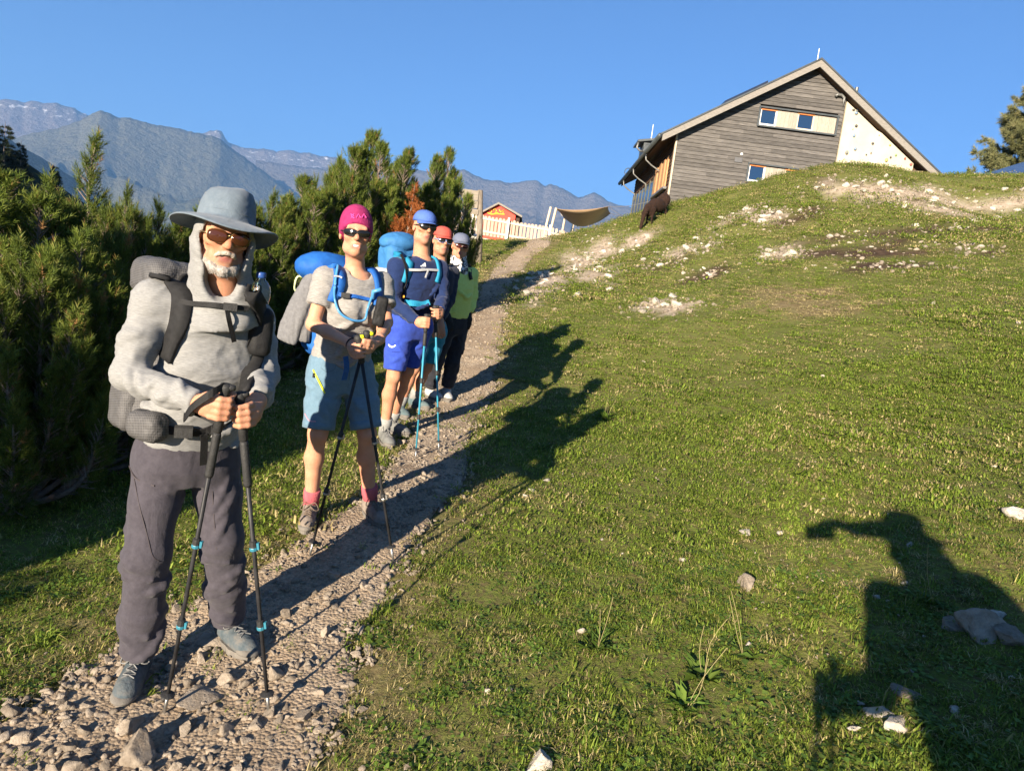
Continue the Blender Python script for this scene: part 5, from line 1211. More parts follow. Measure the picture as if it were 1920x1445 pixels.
def sock(par, an, knee, z0, z1, r0, r1, mat):
    d = unit(knee-an); b = MB(); b.lathe([(r0*.9, z0), (r0, z0+.004), (r0*.97, (z0+z1)/2-.012), (r0*1.08, (z0+z1)/2), (r1, z1-.004), (r1*.95, z1)], an, d, 20); b.build('sock', mat, par, True)

# ================================================== the woman in the pink beanie
rf = foot_at(583, 945, 3.92, .105); lf = foot_at(692, 950, 4.02, .105)
hc = J(667, 440, 3.74); hR = frame((.30, -.95, -.02), (.0, 0, 1), R(1)); hs = .97
nb = J(670, 512, 3.82); hip = J(640, 674, 3.88)
sR, sL = J(611, 524, 3.73), J(716, 533, 3.93); eR, eL = J(587, 608, 3.68), J(724, 604, 3.85); wR, wL = J(657, 644, 3.54), J(712, 636, 3.62)
hipR, hipL = J(613, 684, 3.83), J(670, 684, 3.93); kR, kL = J(596, 812, 3.78), J(688, 812, 3.88)
pA, tA = J(689, 622, 3.50), hit(580, 1042); pB, tB = J(671, 631, 3.48), hit(738, 1054)
tA[2] = gz(*tA[:2]); tB[2] = gz(*tB[:2])
gA = pA+unit(tA-pA)*.07; gB = pB+unit(tB-pB)*.07; mid = (gA+gB)/2
hands = grip(gA+(.0, -.0, .0), pA-tA, wL, (.4, -1, .1), .90)+grip(gB+(0, -.005, 0), pB-tB, wR, (-.2, -1, .1), .90)
TEE = fabric('light grey wool tee', (.17, .162, .152), (.29, .278, .262), 45, (1, 1, 10), .4)
SHORTB = fabric('steel blue shorts', (.095, .165, .225), (.115, .19, .255), 40, (1, 1, 1), .7, .8, 9)
w_t, bs, ss, sh_, fw, lat = figure('smiling woman in magenta beanie, grey tee and steel blue shorts resting on crossed poles', hc, hR, hs, nb, hip, [(sR, eR, wR), (sL, eL, wL)],
    [(hipR, kR, rf), (hipL, kL, lf)], (.155, .128, .148, .135), FAIR, .006, hands, 'short', TEE, 'shorts', SHORTB, 0, True, 11, .90, True, 13, .93, .90)
for h_, k_ in ((hipR, kR), (hipL, kL)):   # turned-up hems
    q = h_*.10+k_*.90; d_ = unit(h_-k_); b = MB(); b.lathe([(.080, -.012), (.0865, -.010), (.0875, .012), (.086, .034), (.080, .036)], q, d_, 26); b.build('turn_up', SHORTB, w_t, True)
SOCKM = M('raspberry wool socks', (.36, .075, .095), (.45, .11, .13), 50, .9, .4, 160, (1, 1, .2))
for a_, k_ in ((rf, kR), (lf, kL)): sock(w_t, a_, k_, -.03, .085, .044, .047, SOCKM)
BRSH = M('dusty brown suede', (.13, .105, .085), (.22, .185, .155), 25, .9, .3, 80); BLACE = M('brown laces', (.1, .075, .055), (.16, .12, .09), 90, .9)
shoe(w_t, rf, (.16, -1, 0), .26, (BRSH, DUSTSOLE, DUSTSOLE, BLACE), .012, .92); shoe(w_t, lf, (.62, -.78, 0), .26, (BRSH, DUSTSOLE, DUSTSOLE, BLACE), .012, .92)
# beanie
BEAN = M('magenta knit', (.22, .012, .075), (.29, .022, .10), 40, .9, .25, 220, (1, 1, 1)); Lh = lambda *q: loc2w(hc, hR, hs, q)
bn = [ell(Lh(0, -.012, .035), A3((.089, .108, .106))*hs, hR, .02), ell(Lh(.0, -.035, .095), A3((.064, .078, .062))*hs, hR, .04), plane(-(hR[2]*.76-hR[1]*.65), Lh(0, .085, .054))]
bns = solid(bn, .005, .0015, 40); bns.build('beanie', BEAN, w_t)
PINK = M('bright pink print', (.75, .07, .30), None, rough=.7)
for pts in ([(658, 402), (664, 406), (658, 410)], [(664, 402), (659, 406), (665, 410)], [(668, 409), (672, 402), (676, 409)], [(678, 409), (682, 402), (686, 409)]):
    b = MB(); b.tube([bns.on(*p, .003)[0] for p in pts], .0028, 5); b.build('beanie_logo', PINK, w_t)
DKL = M('dark lens', (.01, .009, .008), None, rough=.12, spec=.5); BLKF = M('black frame', (.012, .012, .012), None, rough=.4)
glasses(w_t, hc, hR, hs, DKL, BLKF, .033, .0165, .5, .112, .006, .0026)
TEETH = M('teeth', (.72, .68, .60), None, rough=.3); b = MB(); V = []
for i in range(9):
    x_ = -.020+.040*i/8
    for z_ in (-.056, -.067): V.append(Lh(x_*.95, .0895-x_*x_*22, z_+abs(x_)*.15))
b.add(V, [(2*i, 2*i+2, 2*i+3, 2*i+1) for i in range(8)]); tt_ = b.build('teeth', TEETH, w_t, True); md = tt_.modifiers.new('t', 'SOLIDIFY'); md.thickness = .003
strap('yellow_zip', sh_, [(588, 693), (597, 713), (609, 737)], .009, .004, M('neon yellow zip', (.55, .62, .02), None, rough=.6), w_t, .003)
strap('zip_pull', sh_, [(590, 699), (589, 708)], .012, .005, BLACK, w_t, .005)
strap('pocket_seam', sh_, [(632, 668), (628, 690), (614, 697), (602, 690)], .003, .002, M('shorts seam', (.08, .13, .17), None), w_t, .001)
strap('fly_seam', sh_, [(652, 672), (655, 700), (652, 726)], .003, .002, M('shorts seam', (.08, .13, .17), None), w_t, .001)
strap('embroidery', sh_, [(572, 775), (580, 788), (592, 790)], .006, .002, M('rose stitch', (.40, .22, .28), None), w_t, .002)
b = MB(); P = [wR+(gB-wR)*.05+.030*(math.cos(a)*unit(np.cross(wR-eR, (0, 0, 1)))+math.sin(a)*unit(np.cross(np.cross(wR-eR, (0, 0, 1)), wR-eR))) for a in np.linspace(0, 2*math.pi, 18)]; b.tube(P, .004, 6, False); b.build('bracelet', BLACK, w_t, True)
# her pack
PBLUE = M('royal blue pack cloth', (.008, .075, .30), (.013, .105, .37), 14, .7, .25, 12); PDK = M('deep blue webbing', (.01, .08, .32), (.015, .10, .38), 30, .7, .3, 120)
pc, PR, pq = packframe(hip, nb, fw, lat, .20, .62)
pack2 = thing('backpack', 'royal blue backpack of the woman in the beanie, grey jacket hung on it', 'backpack', tuple(pc-(0, 0, .28)))
solid([rbox(pq(-.01, 0, -.06), (.14, .09, .23), PR, .06, .03), ell(pq(-.06, -.02, .19), (.17, .11, .085), PR, .05), ell(pq(-.03, -.06, -.22), (.13, .09, .07), PR, .04)], .009, .008, 11, seed=3).build('pack_body', PBLUE, pack2)
surf_strap('shoulder_strap', ss, pq(-.08, .07, .20), ((620, 500), (634, 508), (636, 530), (631, 548), (621, 566)), .062, .012, PBLUE, pack2)
surf_strap('shoulder_strap', ss, pq(.08, .07, .20), ((694, 508), (704, 520), (708, 545), (706, 575)), .05, .012, PBLUE, pack2)
strap('reflective_tape', ss, [(624, 520), (632, 521), (640, 525)], .008, .003, M('grey tape', (.5, .5, .5), None), pack2, .022)
strap('sternum_strap', ss, [(633, 550), (645, 553), (662, 557), (680, 561), (700, 566)], .020, .004, PDK, pack2, .012)
q0, n0 = ss.on(648, 553, .02); b = MB(); b.obox(q0, unit(np.cross(n0, (0, 0, 1))), n0, (0, 0, 1), (.022, .007, .013)); b.build('buckle', RUBBER, pack2)
HOSE = M('blue drinking hose', (.06, .22, .45), None, rough=.3)
hp = [ss.on(*p, o_)[0] for p, o_ in (((627, 505), .03), ((627, 530), .028), ((630, 560), .02), ((640, 585), .02), ((660, 598), .022), ((680, 594), .022), ((690, 575), .02), ((693, 556), .025))]
b = MB(); b.tube(spline(hp, 48), .0065, 8); b.build('drinking_hose', HOSE, pack2, True)
q0, n0 = ss.on(694, 552, .03); b = MB(); b.tube([q0-(0, 0, .03), q0+(0, 0, .01), q0+n0*.01+(.035, 0, .025)], [.010, .012, .011], 8); b.build('bite_valve', HOSE, pack2, True)
solid([rbox(J(713, 584, 3.68), (.028, .022, .075), frame((.3, -1, 0), (.1, 0, 1)), .012, .01)], .006, .004, 25).build('strap_pouch', BLACK, pack2)
b = MB(); b.band(spline([J(648, 668, 3.60), J(650, 690, 3.62), J(645, 712, 3.66)], 8), lat, .028, .003); b.build('belt_tail', PDK, pack2)
b = MB(); b.tube(spline([pq(-.15, -.05, .12), pq(-.20, -.07, .13), pq(-.21, -.08, .06), pq(-.17, -.07, .03), pq(-.15, -.05, .06)], 20), .006, 6); b.build('carabiner', M('pale lime metal', (.55, .6, .3), None, rough=.4), pack2, True)
GRJ = fabric('charcoal grey fleece', (.11, .11, .115), (.15, .15, .155), 60, (1, 1, 1), .5)
jk = thing('jacket', 'folded grey jacket hanging from the side of the blue backpack', 'jacket', tuple(J(550, 640, 3.85)))
solid([loft([(J(537, 640, 3.84), .055, .022), (J(545, 610, 3.85), .060, .026), (J(560, 575, 3.86), .055, .026), (J(578, 535, 3.86), .045, .022), (J(588, 515, 3.86), .03, .018)], (1, -.2, 0), .02), loft([(J(563, 638, 3.87), .045, .025), (J(570, 600, 3.88), .05, .028), (J(583, 540, 3.88), .04, .02)], (1, -.1, 0), .008)], .007, .006, 12, (2, 2, .5), 4).build('jacket', GRJ, jk)
YGR = M('neon yellow grip', (.62, .68, .02), None, rough=.5)
pole('trekking_pole', 'black pole with yellow grip held by the woman, tip leaning left', pA, tA, (CARBON, RUBBER, YGR, STEEL, STEEL), .13, 'trekking poles')
pole('trekking_pole', 'black pole with yellow grip held by the woman, tip leaning right', pB, tB, (CARBON, RUBBER, YGR, STEEL, STEEL), .13, 'trekking poles')

# ================================================== the man in the blue cap and navy shirt
rf = foot_at(722, 800, 5.72, .12); lf = foot_at(738, 772, 6.02, .12)
hc = J(795, 428, 5.62); hR = frame((.50, -.86, -.03), (.0, 0, 1), R(-2)); hs = 1.02
nb = J(793, 484, 5.64); hip = J(768, 594, 5.68)
sR, sL = J(744, 500, 5.50), J(824, 504, 5.78); eR, eL = J(737, 566, 5.44), J(829, 558, 5.68); wR, wL = J(785, 604, 5.32), J(825, 583, 5.48)
hipR, hipL = J(752, 604, 5.64), J(790, 602, 5.76); kR, kL = J(738, 705, 5.60), J(763, 695, 5.80)
pA, tA = J(800, 590, 5.32), hit(779, 860); pB, tB = J(816, 574, 5.42), hit(823, 848); tA[2] = gz(*tA[:2]); tB[2] = gz(*tB[:2])
hands = grip(pA+unit(tA-pA)*.06, pA-tA, wR, (-.2, -1, .1))+grip(pB+unit(tB-pB)*.06, pB-tB, wL, (.3, -1, .1))
NAVY = fabric('navy running shirt', (.007, .018, .068), (.010, .024, .085), 60, (1, 1, 3), .5); RBLUE = fabric('royal blue shorts', (.022, .050, .30), (.030, .065, .36), 30, (1, 1, 1), .5)
p3, bs, ss, sh_, fw, lat = figure('man in navy shirt, royal blue shorts and blue cap holding turquoise poles', hc, hR, hs, nb, hip, [(sR, eR, wR), (sL, eL, wL)],
    [(hipR, kR, rf), (hipL, kL, lf)], (.155, .148, .165, .155), TAN, .0075, hands, 'long', NAVY, 'shorts', RBLUE, .0, False, 31, .88)
BOOTG = M('grey hiking boot', (.10, .105, .10), (.18, .18, .17), 25, .9, .3, 70); SOCKG = M('grey sock', (.22, .22, .21), (.3, .3, .29), 50, .9)
for a_, k_ in ((rf, kR), (lf, kL)): sock(p3, a_, k_, -.03, .09, .048, .050, SOCKG)
shoe(p3, rf, (.45, -.9, 0), .3, (BOOTG, DUSTSOLE, DUSTSOLE, LACE), .045, 1.05, vox=.008); shoe(p3, lf, (.75, -.65, 0), .3, (BOOTG, DUSTSOLE, DUSTSOLE, LACE), .045, 1.05, vox=.008)
CBLUE = M('cornflower blue cap', (.055, .11, .34), (.07, .135, .39), 20, .85, .3, 90)
baseball_cap(p3, hc, hR, hs, CBLUE, CBLUE, .04); glasses(p3, hc, hR, hs, DKL, BLKF, .033, .019, .5, .112, .008, .003)
WHITEL = M('white print', (.75, .75, .75), None, rough=.7)
cxp, cyp = 794.5, 500
for i, h_ in enumerate((2.6, 5.0, 7.4)):   # three slanted bars of the chest emblem
    x0 = cxp-5+i*3.7; patchmesh('chest_logo', ss, [(x0-1.3, cyp), (x0+1.5, cyp), (x0+1.5+.2-h_*.18, cyp-h_), (x0-.3-h_*.30, cyp-h_+1.0)], .001, WHITEL, p3, .002)
def small_text(txt, ss, px, py, hpx, mat, par):
    cu = bpy.data.curves.new('lettering', 'FONT'); cu.body = txt; cu.align_x = 'CENTER'; o = bpy.data.objects.new('lettering', cu); COL.objects.link(o)
    me = bpy.data.meshes.new_from_object(o.evaluated_get(bpy.context.evaluated_depsgraph_get())); COL.objects.unlink(o); bpy.data.objects.remove(o)
    c, n = ss.on(px, py, .004); d = np.linalg.norm(c-CAM)/F*hpx; ux = unit(np.cross((0, 0, 1), n)); uz = np.cross(n, ux)
    V = np.empty(len(me.vertices)*3); me.vertices.foreach_get('co', V); V = V.reshape(-1, 3)*d/.7
    W_ = c+V[:, :1]*ux+V[:, 1:2]*uz-base_of(par); me.vertices.foreach_set('co', W_.ravel()); me.update(); return obj('lettering', me, mat, par)
bpy.context.view_layer.update()
small_text('adidas', ss, 794, 505, 3.0, WHITEL, p3)
strap('shorts_logo', sh_, [(729, 646), (733, 650), (737, 650), (742, 647)], .010, .002, WHITEL, p3, .003)
strap('shorts_seam', sh_, [(718, 654), (735, 659), (750, 660)], .004, .002, M('blue seam', (.015, .03, .2), None), p3, .001)
SKYB = M('sky blue pack cloth', (.025, .12, .29), (.035, .155, .35), 14, .7, .25, 12); CYAN = M('cyan strap', (.012, .19, .33), (.016, .23, .38), 30, .7, .1, 100); GREYP = M('grey pack panel', (.25, .25, .24), (.34, .34, .33), 20, .8, .3, 60)
pc, PR, pq = packframe(hip, nb, fw, lat, .24, .58)
pack3 = thing('backpack', 'sky blue and grey backpack with cyan straps on the man in navy', 'backpack', tuple(pc-(0, 0, .3)))
solid([rbox(pq(-.01, 0, .0), (.16, .11, .30), PR, .07, .03)], .010, .008, 10, seed=3).build('pack_body', SKYB, pack3)
solid([ell(pq(-.02, .0, .30), (.17, .13, .085), PR, .05)], .009, .006, 12, seed=5).build('pack_lid', SKYB, pack3)
solid([rbox(pq(-.165, -.01, -.10), (.03, .10, .20), PR, .03, .02)], .009, .004, 12, seed=5).build('side_pocket', GREYP, pack3)
surf_strap('shoulder_strap', ss, pq(-.09, .08, .24), ((748, 466), (760, 474), (767, 492), (764, 510), (756, 530)), .062, .014, CYAN, pack3)
surf_strap('shoulder_strap', ss, pq(.09, .08, .24), ((812, 478), (819, 492), (822, 512), (818, 530)), .05, .014, CYAN, pack3)
strap('strap_cover', ss, [(754, 466), (758, 500), (757, 530), (755, 552)], .022, .006, BLACK, pack3, .022)
strap('sternum_strap', ss, [(764, 505), (785, 506), (800, 506), (820, 507)], .018, .005, M('pale grey webbing', (.4, .4, .4), None), pack3, .014)
strap('strap_tail', ss, [(800, 507), (797, 515), (795, 521)], .012, .004, M('pale grey webbing', (.4, .4, .4), None), pack3, .02)
strap('hip_belt', ss, [(758, 566), (775, 569), (790, 570), (806, 568)], .045, .01, CYAN, pack3, .014)
strap('strap_end', ss, [(752, 556), (758, 557)], .016, .01, M('orange tab', (.7, .3, .03), None), pack3, .022)
TURQ = M('turquoise shaft', (.03, .20, .30), (.045, .27, .37), 15, .35, spec=.5)
pole('trekking_pole', 'turquoise trekking pole of the man in navy, nearer to the woman', pA, tA, (TURQ, RUBBER, RUBBER, RUBBER, STEEL), .13, 'trekking poles', .10)
pole('trekking_pole', 'turquoise trekking pole of the man in navy, farther from the woman', pB, tB, (TURQ, RUBBER, RUBBER, RUBBER, STEEL), .13, 'trekking poles', .10)

# ================================================== the man in the red cap, mostly hidden
rf = foot_at(752, 758, 6.68, .12); lf = foot_at(776, 752, 6.98, .12)
hc = J(829, 453, 6.62); hR = frame((.42, -.9, -.02), (.0, 0, 1), R(-3)); hs = 1.02
nb = J(826, 498, 6.66); hip = J(803, 602, 6.72)
sR, sL = J(795, 510, 6.58), J(848, 512, 6.82); eR, eL = J(790, 560, 6.52), J(843, 562, 6.74); wR, wL = J(812, 598, 6.42), J(826, 600, 6.56)
hipR, hipL = J(792, 612, 6.68), J(820, 612, 6.80); kR, kL = J(776, 690, 6.62), J(800, 688, 6.84)
TEALS = fabric('teal shorts cloth', (.01, .16, .25), (.015, .20, .30), 30, (1, 1, 1), .5); DKSH = fabric('dark blue shirt', (.008, .012, .03), (.012, .02, .04), 40, (1, 1, 2), .4)
p4, bs, ss, sh_, fw, lat = figure('man in red cap and teal shorts peering out behind the man in navy', hc, hR, hs, nb, hip, [(sR, eR, wR), (sL, eL, wL)],
    [(hipR, kR, rf), (hipL, kL, lf)], (.15, .145, .155, .15), TAN, .010, relaxed_hand(wR, (.3, -.3, -1), (0, -1, 0))+relaxed_hand(wL, (.2, -.3, -1), (0, -1, 0)), 'long', DKSH, 'shorts', TEALS, .0, False, 41, .86)
BOOTT = M('teal grey boot', (.06, .10, .11), (.12, .15, .15), 25, .9, .3, 70)
for a_, k_ in ((rf, kR), (lf, kL)): sock(p4, a_, k_, -.03, .08, .048, .050, SOCKG)
shoe(p4, rf, (.45, -.9, 0), .3, (BOOTT, DUSTSOLE, DUSTSOLE, None), .04, 1.0, vox=.01); shoe(p4, lf, (.8, -.6, 0), .3, (BOOTT, DUSTSOLE, DUSTSOLE, None), .04, 1.0, vox=.01)
CRED = M('faded red cap', (.38, .06, .045), (.45, .085, .06), 20, .85, .3, 90)
baseball_cap(p4, hc, hR, hs, CRED, CRED, .08); glasses(p4, hc, hR, hs, DKL, M('pale blue frame', (.25, .3, .5), None, rough=.4), .031, .019, .45, .112, .006, .0028)

# ================================================== the man in the lime shirt, last in line
rf = foot_at(806, 735, 7.35, .11); lf = foot_at(836, 748, 7.35, .11)
hc = J(863, 463, 7.22); hR = frame((.22, -.97, -.03), (.0, 0, 1), R(-3)); hs = 1.02
nb = J(861, 502, 7.24); hip = J(850, 594, 7.28)
sR, sL = J(838, 512, 7.16), J(884, 514, 7.40); eR, eL = J(831, 553, 7.12), J(886, 556, 7.40); wR, wL = J(840, 590, 7.0), J(880, 588, 7.32)
hipR, hipL = J(838, 606, 7.22), J(862, 606, 7.36); kR, kL = J(820, 672, 7.20), J(848, 680, 7.32)
LIME = fabric('lime green shirt', (.50, .60, .15), (.56, .66, .19), 40, (1, 1, 2), .4); BLKT = fabric('black trousers cloth', (.014, .015, .02), (.022, .023, .03), 30, (1, 1, 1), .6)
p5, bs, ss, sh_, fw, lat = figure('man in lime shirt, black trousers and grey cap, last in the line', hc, hR, hs, nb, hip, [(sR, eR, wR), (sL, eL, wL)],
    [(hipR, kR, rf), (hipL, kL, lf)], (.15, .15, .158, .15), TAN, .010, [], 'long', LIME, 'trousers', BLKT, .015, False, 51, hand_skin=False, neck=False)
GLOVE = M('black glove', (.012, .012, .014), (.02, .02, .022), 30, .8, .2, 90)
for w_, e_ in ((wL, eL), (wR, eR)): solid(relaxed_hand(w_, w_-e_-(0, 0, .1), (.3, -1, 0), 1.05), .008).build('glove', GLOVE, p5)
LSH = M('pale grey runner', (.34, .33, .31), (.46, .45, .42), 25, .8, .2, 70)
shoe(p5, rf, (.7, -.7, 0), .3, (LSH, DUSTSOLE, DUSTSOLE, None), 0, 1.0, vox=.01); shoe(p5, lf, (.25, -1, 0), .3, (LSH, DUSTSOLE, DUSTSOLE, None), 0, 1.0, vox=.01)
CGRY = M('slate grey cap', (.10, .115, .165), (.13, .145, .20), 20, .85, .3, 90)
baseball_cap(p5, hc, hR, hs, CGRY, CGRY, .05); glasses(p5, hc, hR, hs, M('red brown lens', (.05, .012, .01), None, rough=.12), M('thin steel frame', (.4, .4, .4), None, rough=.3, metal=.8), .028, .017, .3, .112, .006, .0014)
m_, nt, b_ = new_mat('black and white buff'); co = coords(nt, 'Object', (1, 1, 1)); nt.links.new(ramp(nt, noise(nt, co, 26, 3, .6, 1.5), [(.47, (.02, .02, .02)), (.52, (.62, .62, .62))]), b_.inputs['Base Color']); b_.inputs['Roughness'].default_value = .9
solid([cone(nb-(0, 0, .045), loc2w(hc, hR, hs, (0, -.015, -.085)), .088, .076, .02), cap(nb-(0, 0, .03)+fw*.03, nb+(0, 0, .0)+fw*.035, .07, .06, .03)], .008, .006, 14, (1, 1, 2.5), 7).build('neck_gaiter', m_, p5)
pc, PR, pq = packframe(hip, nb, fw, lat, .2, .55)
pack5 = thing('backpack', 'black backpack worn by the man in the lime shirt', 'backpack', tuple(pc-(0, 0, .28)))
solid([rbox(pq(0, 0, -.02), (.15, .09, .25), PR, .06, .03)], .012, .006, 10, seed=3).build('pack_body', BLACK, pack5)
surf_strap('shoulder_strap', ss, pq(-.08, .07, .2), ((843, 484), (848, 494), (850, 510), (846, 528)), .055, .014, BLACK, pack5)
surf_strap('shoulder_strap', ss, pq(.08, .07, .2), ((875, 488), (878, 500), (880, 515), (882, 525)), .05, .014, BLACK, pack5)
strap('sternum_strap', ss, [(849, 500), (862, 501), (876, 499)], .02, .006, BLACK, pack5, .014)
solid([rbox(J(842, 540, 7.02), (.05, .05, .09), None, .03, .02)], .012).build('strap_pouch', BLACK, pack5)

# ================================================== the photographer, behind the lens; only the shadow is in the picture
rf = A3((.62, -.62, 0)); lf = A3((.36, -.42, 0))
for f_ in (rf, lf): f_[2] = gz(f_[0], f_[1])+.1
zb = (rf[2]+lf[2])/2-.1
hc = A3((.27, -.46, 1.75)); hR = frame((-.25, 1, -.02)); hs = 1.05; nb = A3((.31, -.50, 1.56)); hip = A3((.44, -.54, zb+1.02))
sR, sL = A3((.50, -.48, 1.51)), A3((.13, -.52, 1.50)); eR, eL = A3((.38, -.26, 1.75)), A3((.14, -.46, 1.22)); wR, wL = A3((.17, -.10, 1.68)), A3((.08, -.27, 1.12))
p6, bs, ss, sh_, fw, lat = figure('photographer behind the lens whose long shadow lies on the grass at right', hc, hR, hs, nb, hip, [(sL, eL, wL), (sR, eR, wR)],
    [(hip+(-.09, .0, -.03), A3((.40, -.44, zb+.54)), lf), (hip+(.09, 0, -.03), A3((.56, -.56, zb+.54)), rf)], (.16, .155, .165, .158), TAN, .012,
    relaxed_hand(wR, (-.9, .35, .1), (0, 0, 1))+grip(A3((.05, -.22, 1.10)), (-.1, 0, 1), wL, (0, 1, 0)), 'long', NAVY, 'trousers', BLKT, .02, False, 61)
shoe(p6, rf, (.1, 1, 0), .3, (BOOTG, DUSTSOLE, DUSTSOLE, None), .04, 1.0, vox=.012); shoe(p6, lf, (-.1, 1, 0), .3, (BOOTG, DUSTSOLE, DUSTSOLE, None), .04, 1.0, vox=.012)
b = MB(); b.lathe([(.03, .15), (.075, .14), (.092, .11), (.096, .05), (.115, .04), (.17, .015), (.172, .01), (.10, .03)], hc, hR[2], 28); b.build('sun_hat', HATM, p6, True)
pc, PR, pq = packframe(hip, nb, fw, lat, .22, .55)
pack6 = thing('backpack', 'dark backpack on the photographer behind the lens', 'backpack', tuple(pc-(0, 0, .3)))
solid([ell(pq(0, -.03, .04), (.20, .17, .36), PR, .05), rbox(pq(0, -.02, -.05), (.16, .12, .24), PR, .08, .06)], .014).build('pack_body', BLACK, pack6)
ph = thing('phone', 'phone held up sideways by the photographer behind the lens', 'phone', (.02, -.03, 1.62))
b = MB(); b.obox((.055, -.022, 1.612), RT, UP, FWD, (.078, .038, .004)); b.build('phone_body', RUBBER, ph)
for dx, lb in ((-.01, 'upper trekking pole hanging from the photographer behind the lens'), (.03, 'lower trekking pole hanging from the photographer behind the lens')):
    tp = A3((.055+dx, -.22, 1.16+dx)); pole('trekking_pole', lb, tp, (tp[0]+.06+dx, tp[1]+.02, gz(tp[0]+.06+dx, tp[1]+.02)), (CARBON, RUBBER, RUBBER, RUBBER, STEEL), .13, 'trekking poles')
# ------------------------------------------------------------------ brown goat grazing on the bank
_g = hit(1216, 421); gcst = _g+(0, 0, .4); gr = gcst+(.42, .36, 0)
ax = gcst-gr; ax[2] = 0; ax = unit(ax); sd = np.cross((0, 0, 1), ax)
zr, zc_ = gz(gr[0], gr[1]), gz(gcst[0], gcst[1]); gr[2] = zr+.50; gcst[2] = zc_+.47; gr = gcst-ax*.58+(0, 0, gr[2]-gcst[2])
goat = thing('goat', 'dark brown goat grazing head down on the bank below the hut', 'goat', (float(gcst[0]), float(gcst[1]), zc_))
P = [ell((gr+gcst)/2-(0, 0, .01), (.36, .19, .205), np.array([ax, sd, (0, 0, 1)]), .05), ell(gcst, (.18, .165, .21), np.array([ax, sd, (0, 0, 1)]), .06), ell(gr+(0, 0, .02), (.19, .18, .21), np.array([ax, sd, (0, 0, 1)]), .06)]
hd0 = gcst+ax*.14+(0, 0, .04); hd1 = gcst+ax*.30-(0, 0, .16)+sd*.03; hd2 = gcst+ax*.42+sd*.05; hd2[2] = gz(hd2[0], hd2[1])+.05
P += [cap(hd0, hd1, .105, .075, .06), ell(hd1-(0, 0, .02), (.075, .07, .085), None, .03), cap(hd1-(0, 0, .02), hd2, .066, .040, .03)]
for q in (-1, 1):
    P += [cap(hd1+sd*q*.04+(0, 0, .02), hd1+sd*q*.13-(0, 0, .02), .022, .012, .01)]
    f0 = gcst+sd*q*.09-ax*.02; k0 = f0-(0, 0, .25)+ax*.02; f1 = A3((f0[0], f0[1], gz(f0[0], f0[1]))); P += [cap(f0, k0, .062, .036, .04), cap(k0, f1+(0, 0, .03), .034, .024, .01), cap(f1+(0, 0, .03), f1+ax*.03+(0, 0, .012), .026, .024, .01)]
    r0 = gr+sd*q*.09; kn = r0-(0, 0, .22)+ax*.05; hk = r0-(0, 0, .33)-ax*.06; f1 = r0-ax*.04; f1 = A3((f1[0], f1[1], gz(f1[0], f1[1]))); P += [cap(r0, kn, .10, .055, .05), cap(kn, hk, .05, .034, .02), cap(hk, f1+(0, 0, .03), .032, .024, .01), cap(f1+(0, 0, .03), f1+ax*.03+(0, 0, .012), .026, .024, .01)]
P += [cap(gr-ax*.15+(0, 0, .08), gr-ax*.21-(0, 0, .03), .03, .018, .02)]
FUR = M('dark brown fleece', (.010, .0048, .003), (.030, .013, .007), 14, .95, .8, 45)
gs = solid(P, .014, .008, 22); g0 = A3((gcst[0], gcst[1], zc_)); gs.V = g0+(gs.V-g0)*.95; gs.build('body', FUR, goat)
HORN = M('horn', (.10, .08, .06), None, rough=.6)
for q in (-1, 1): b = MB(); b.tube(spline([hd1+sd*q*.025+(0, 0, .05)-ax*.02, hd1+sd*q*.035+(0, 0, .13)-ax*.05, hd1+sd*q*.05+(0, 0, .16)-ax*.12], 8), np.linspace(.018, .006, 8), 6); b.V = [g0+(v-g0)*.95 for v in b.V]; b.build('horn', HORN, goat, True)
# ------------------------------------------------------------------ pines
def tone_mat(name, stops, rough=.6, trans=.15, rndv=0):
    """foliage: colour from the per-needle tone, a little light let through"""
    m_, nt, b = new_mat(name); c = ramp(nt, attr(nt, 'tone'), stops)
    if rndv:
        oi = nd(nt, 'ShaderNodeObjectInfo'); hs_ = nd(nt, 'ShaderNodeHueSaturation'); mr = nd(nt, 'ShaderNodeMapRange'); mr.inputs[3].default_value = 1-rndv; mr.inputs[4].default_value = 1+rndv
        nt.links.new(oi.outputs['Random'], mr.inputs[0]); nt.links.new(mr.outputs[0], hs_.inputs['Value']); nt.links.new(c, hs_.inputs['Color']); c = hs_.outputs[0]
    nt.links.new(c, b.inputs['Base Color']); b.inputs['Roughness'].default_value = rough; b.inputs['Specular IOR Level'].default_value = .2
    if trans:
        tr = nd(nt, 'ShaderNodeBsdfTranslucent'); nt.links.new(c, tr.inputs[0]); mx = nd(nt, 'ShaderNodeMixShader'); mx.inputs[0].default_value = trans
        nt.links.new(b.outputs[0], mx.inputs[1]); nt.links.new(tr.outputs[0], mx.inputs[2]); nt.links.new(mx.outputs[0], nt.nodes['Material Output'].inputs[0])
    return m_
NEEDLE = tone_mat('pine needles', [(0, (.026, .045, .008)), (.45, (.070, .104, .014)), (.8, (.135, .165, .025)), (.95, (.20, .19, .045)), (1, (.24, .13, .05))], rndv=.16)
RUST = tone_mat('dead rusty needles', [(0, (.16, .045, .012)), (.6, (.30, .095, .025)), (1, (.40, .15, .05))])
DARKN = tone_mat('conifer needles in painted shade', [(0, (.010, .016, .008)), (.6, (.02, .03, .012)), (1, (.035, .045, .018))])  # needle colour darkened to stand in for shade on the left spur
LARCHN = tone_mat('grey green larch needles', [(0, (.08, .09, .04)), (.5, (.15, .155, .065)), (1, (.24, .22, .10))])
BARK = M('pine bark', (.14, .10, .075), (.30, .245, .20), 12, .9, .6, 40, (1, 1, 4))
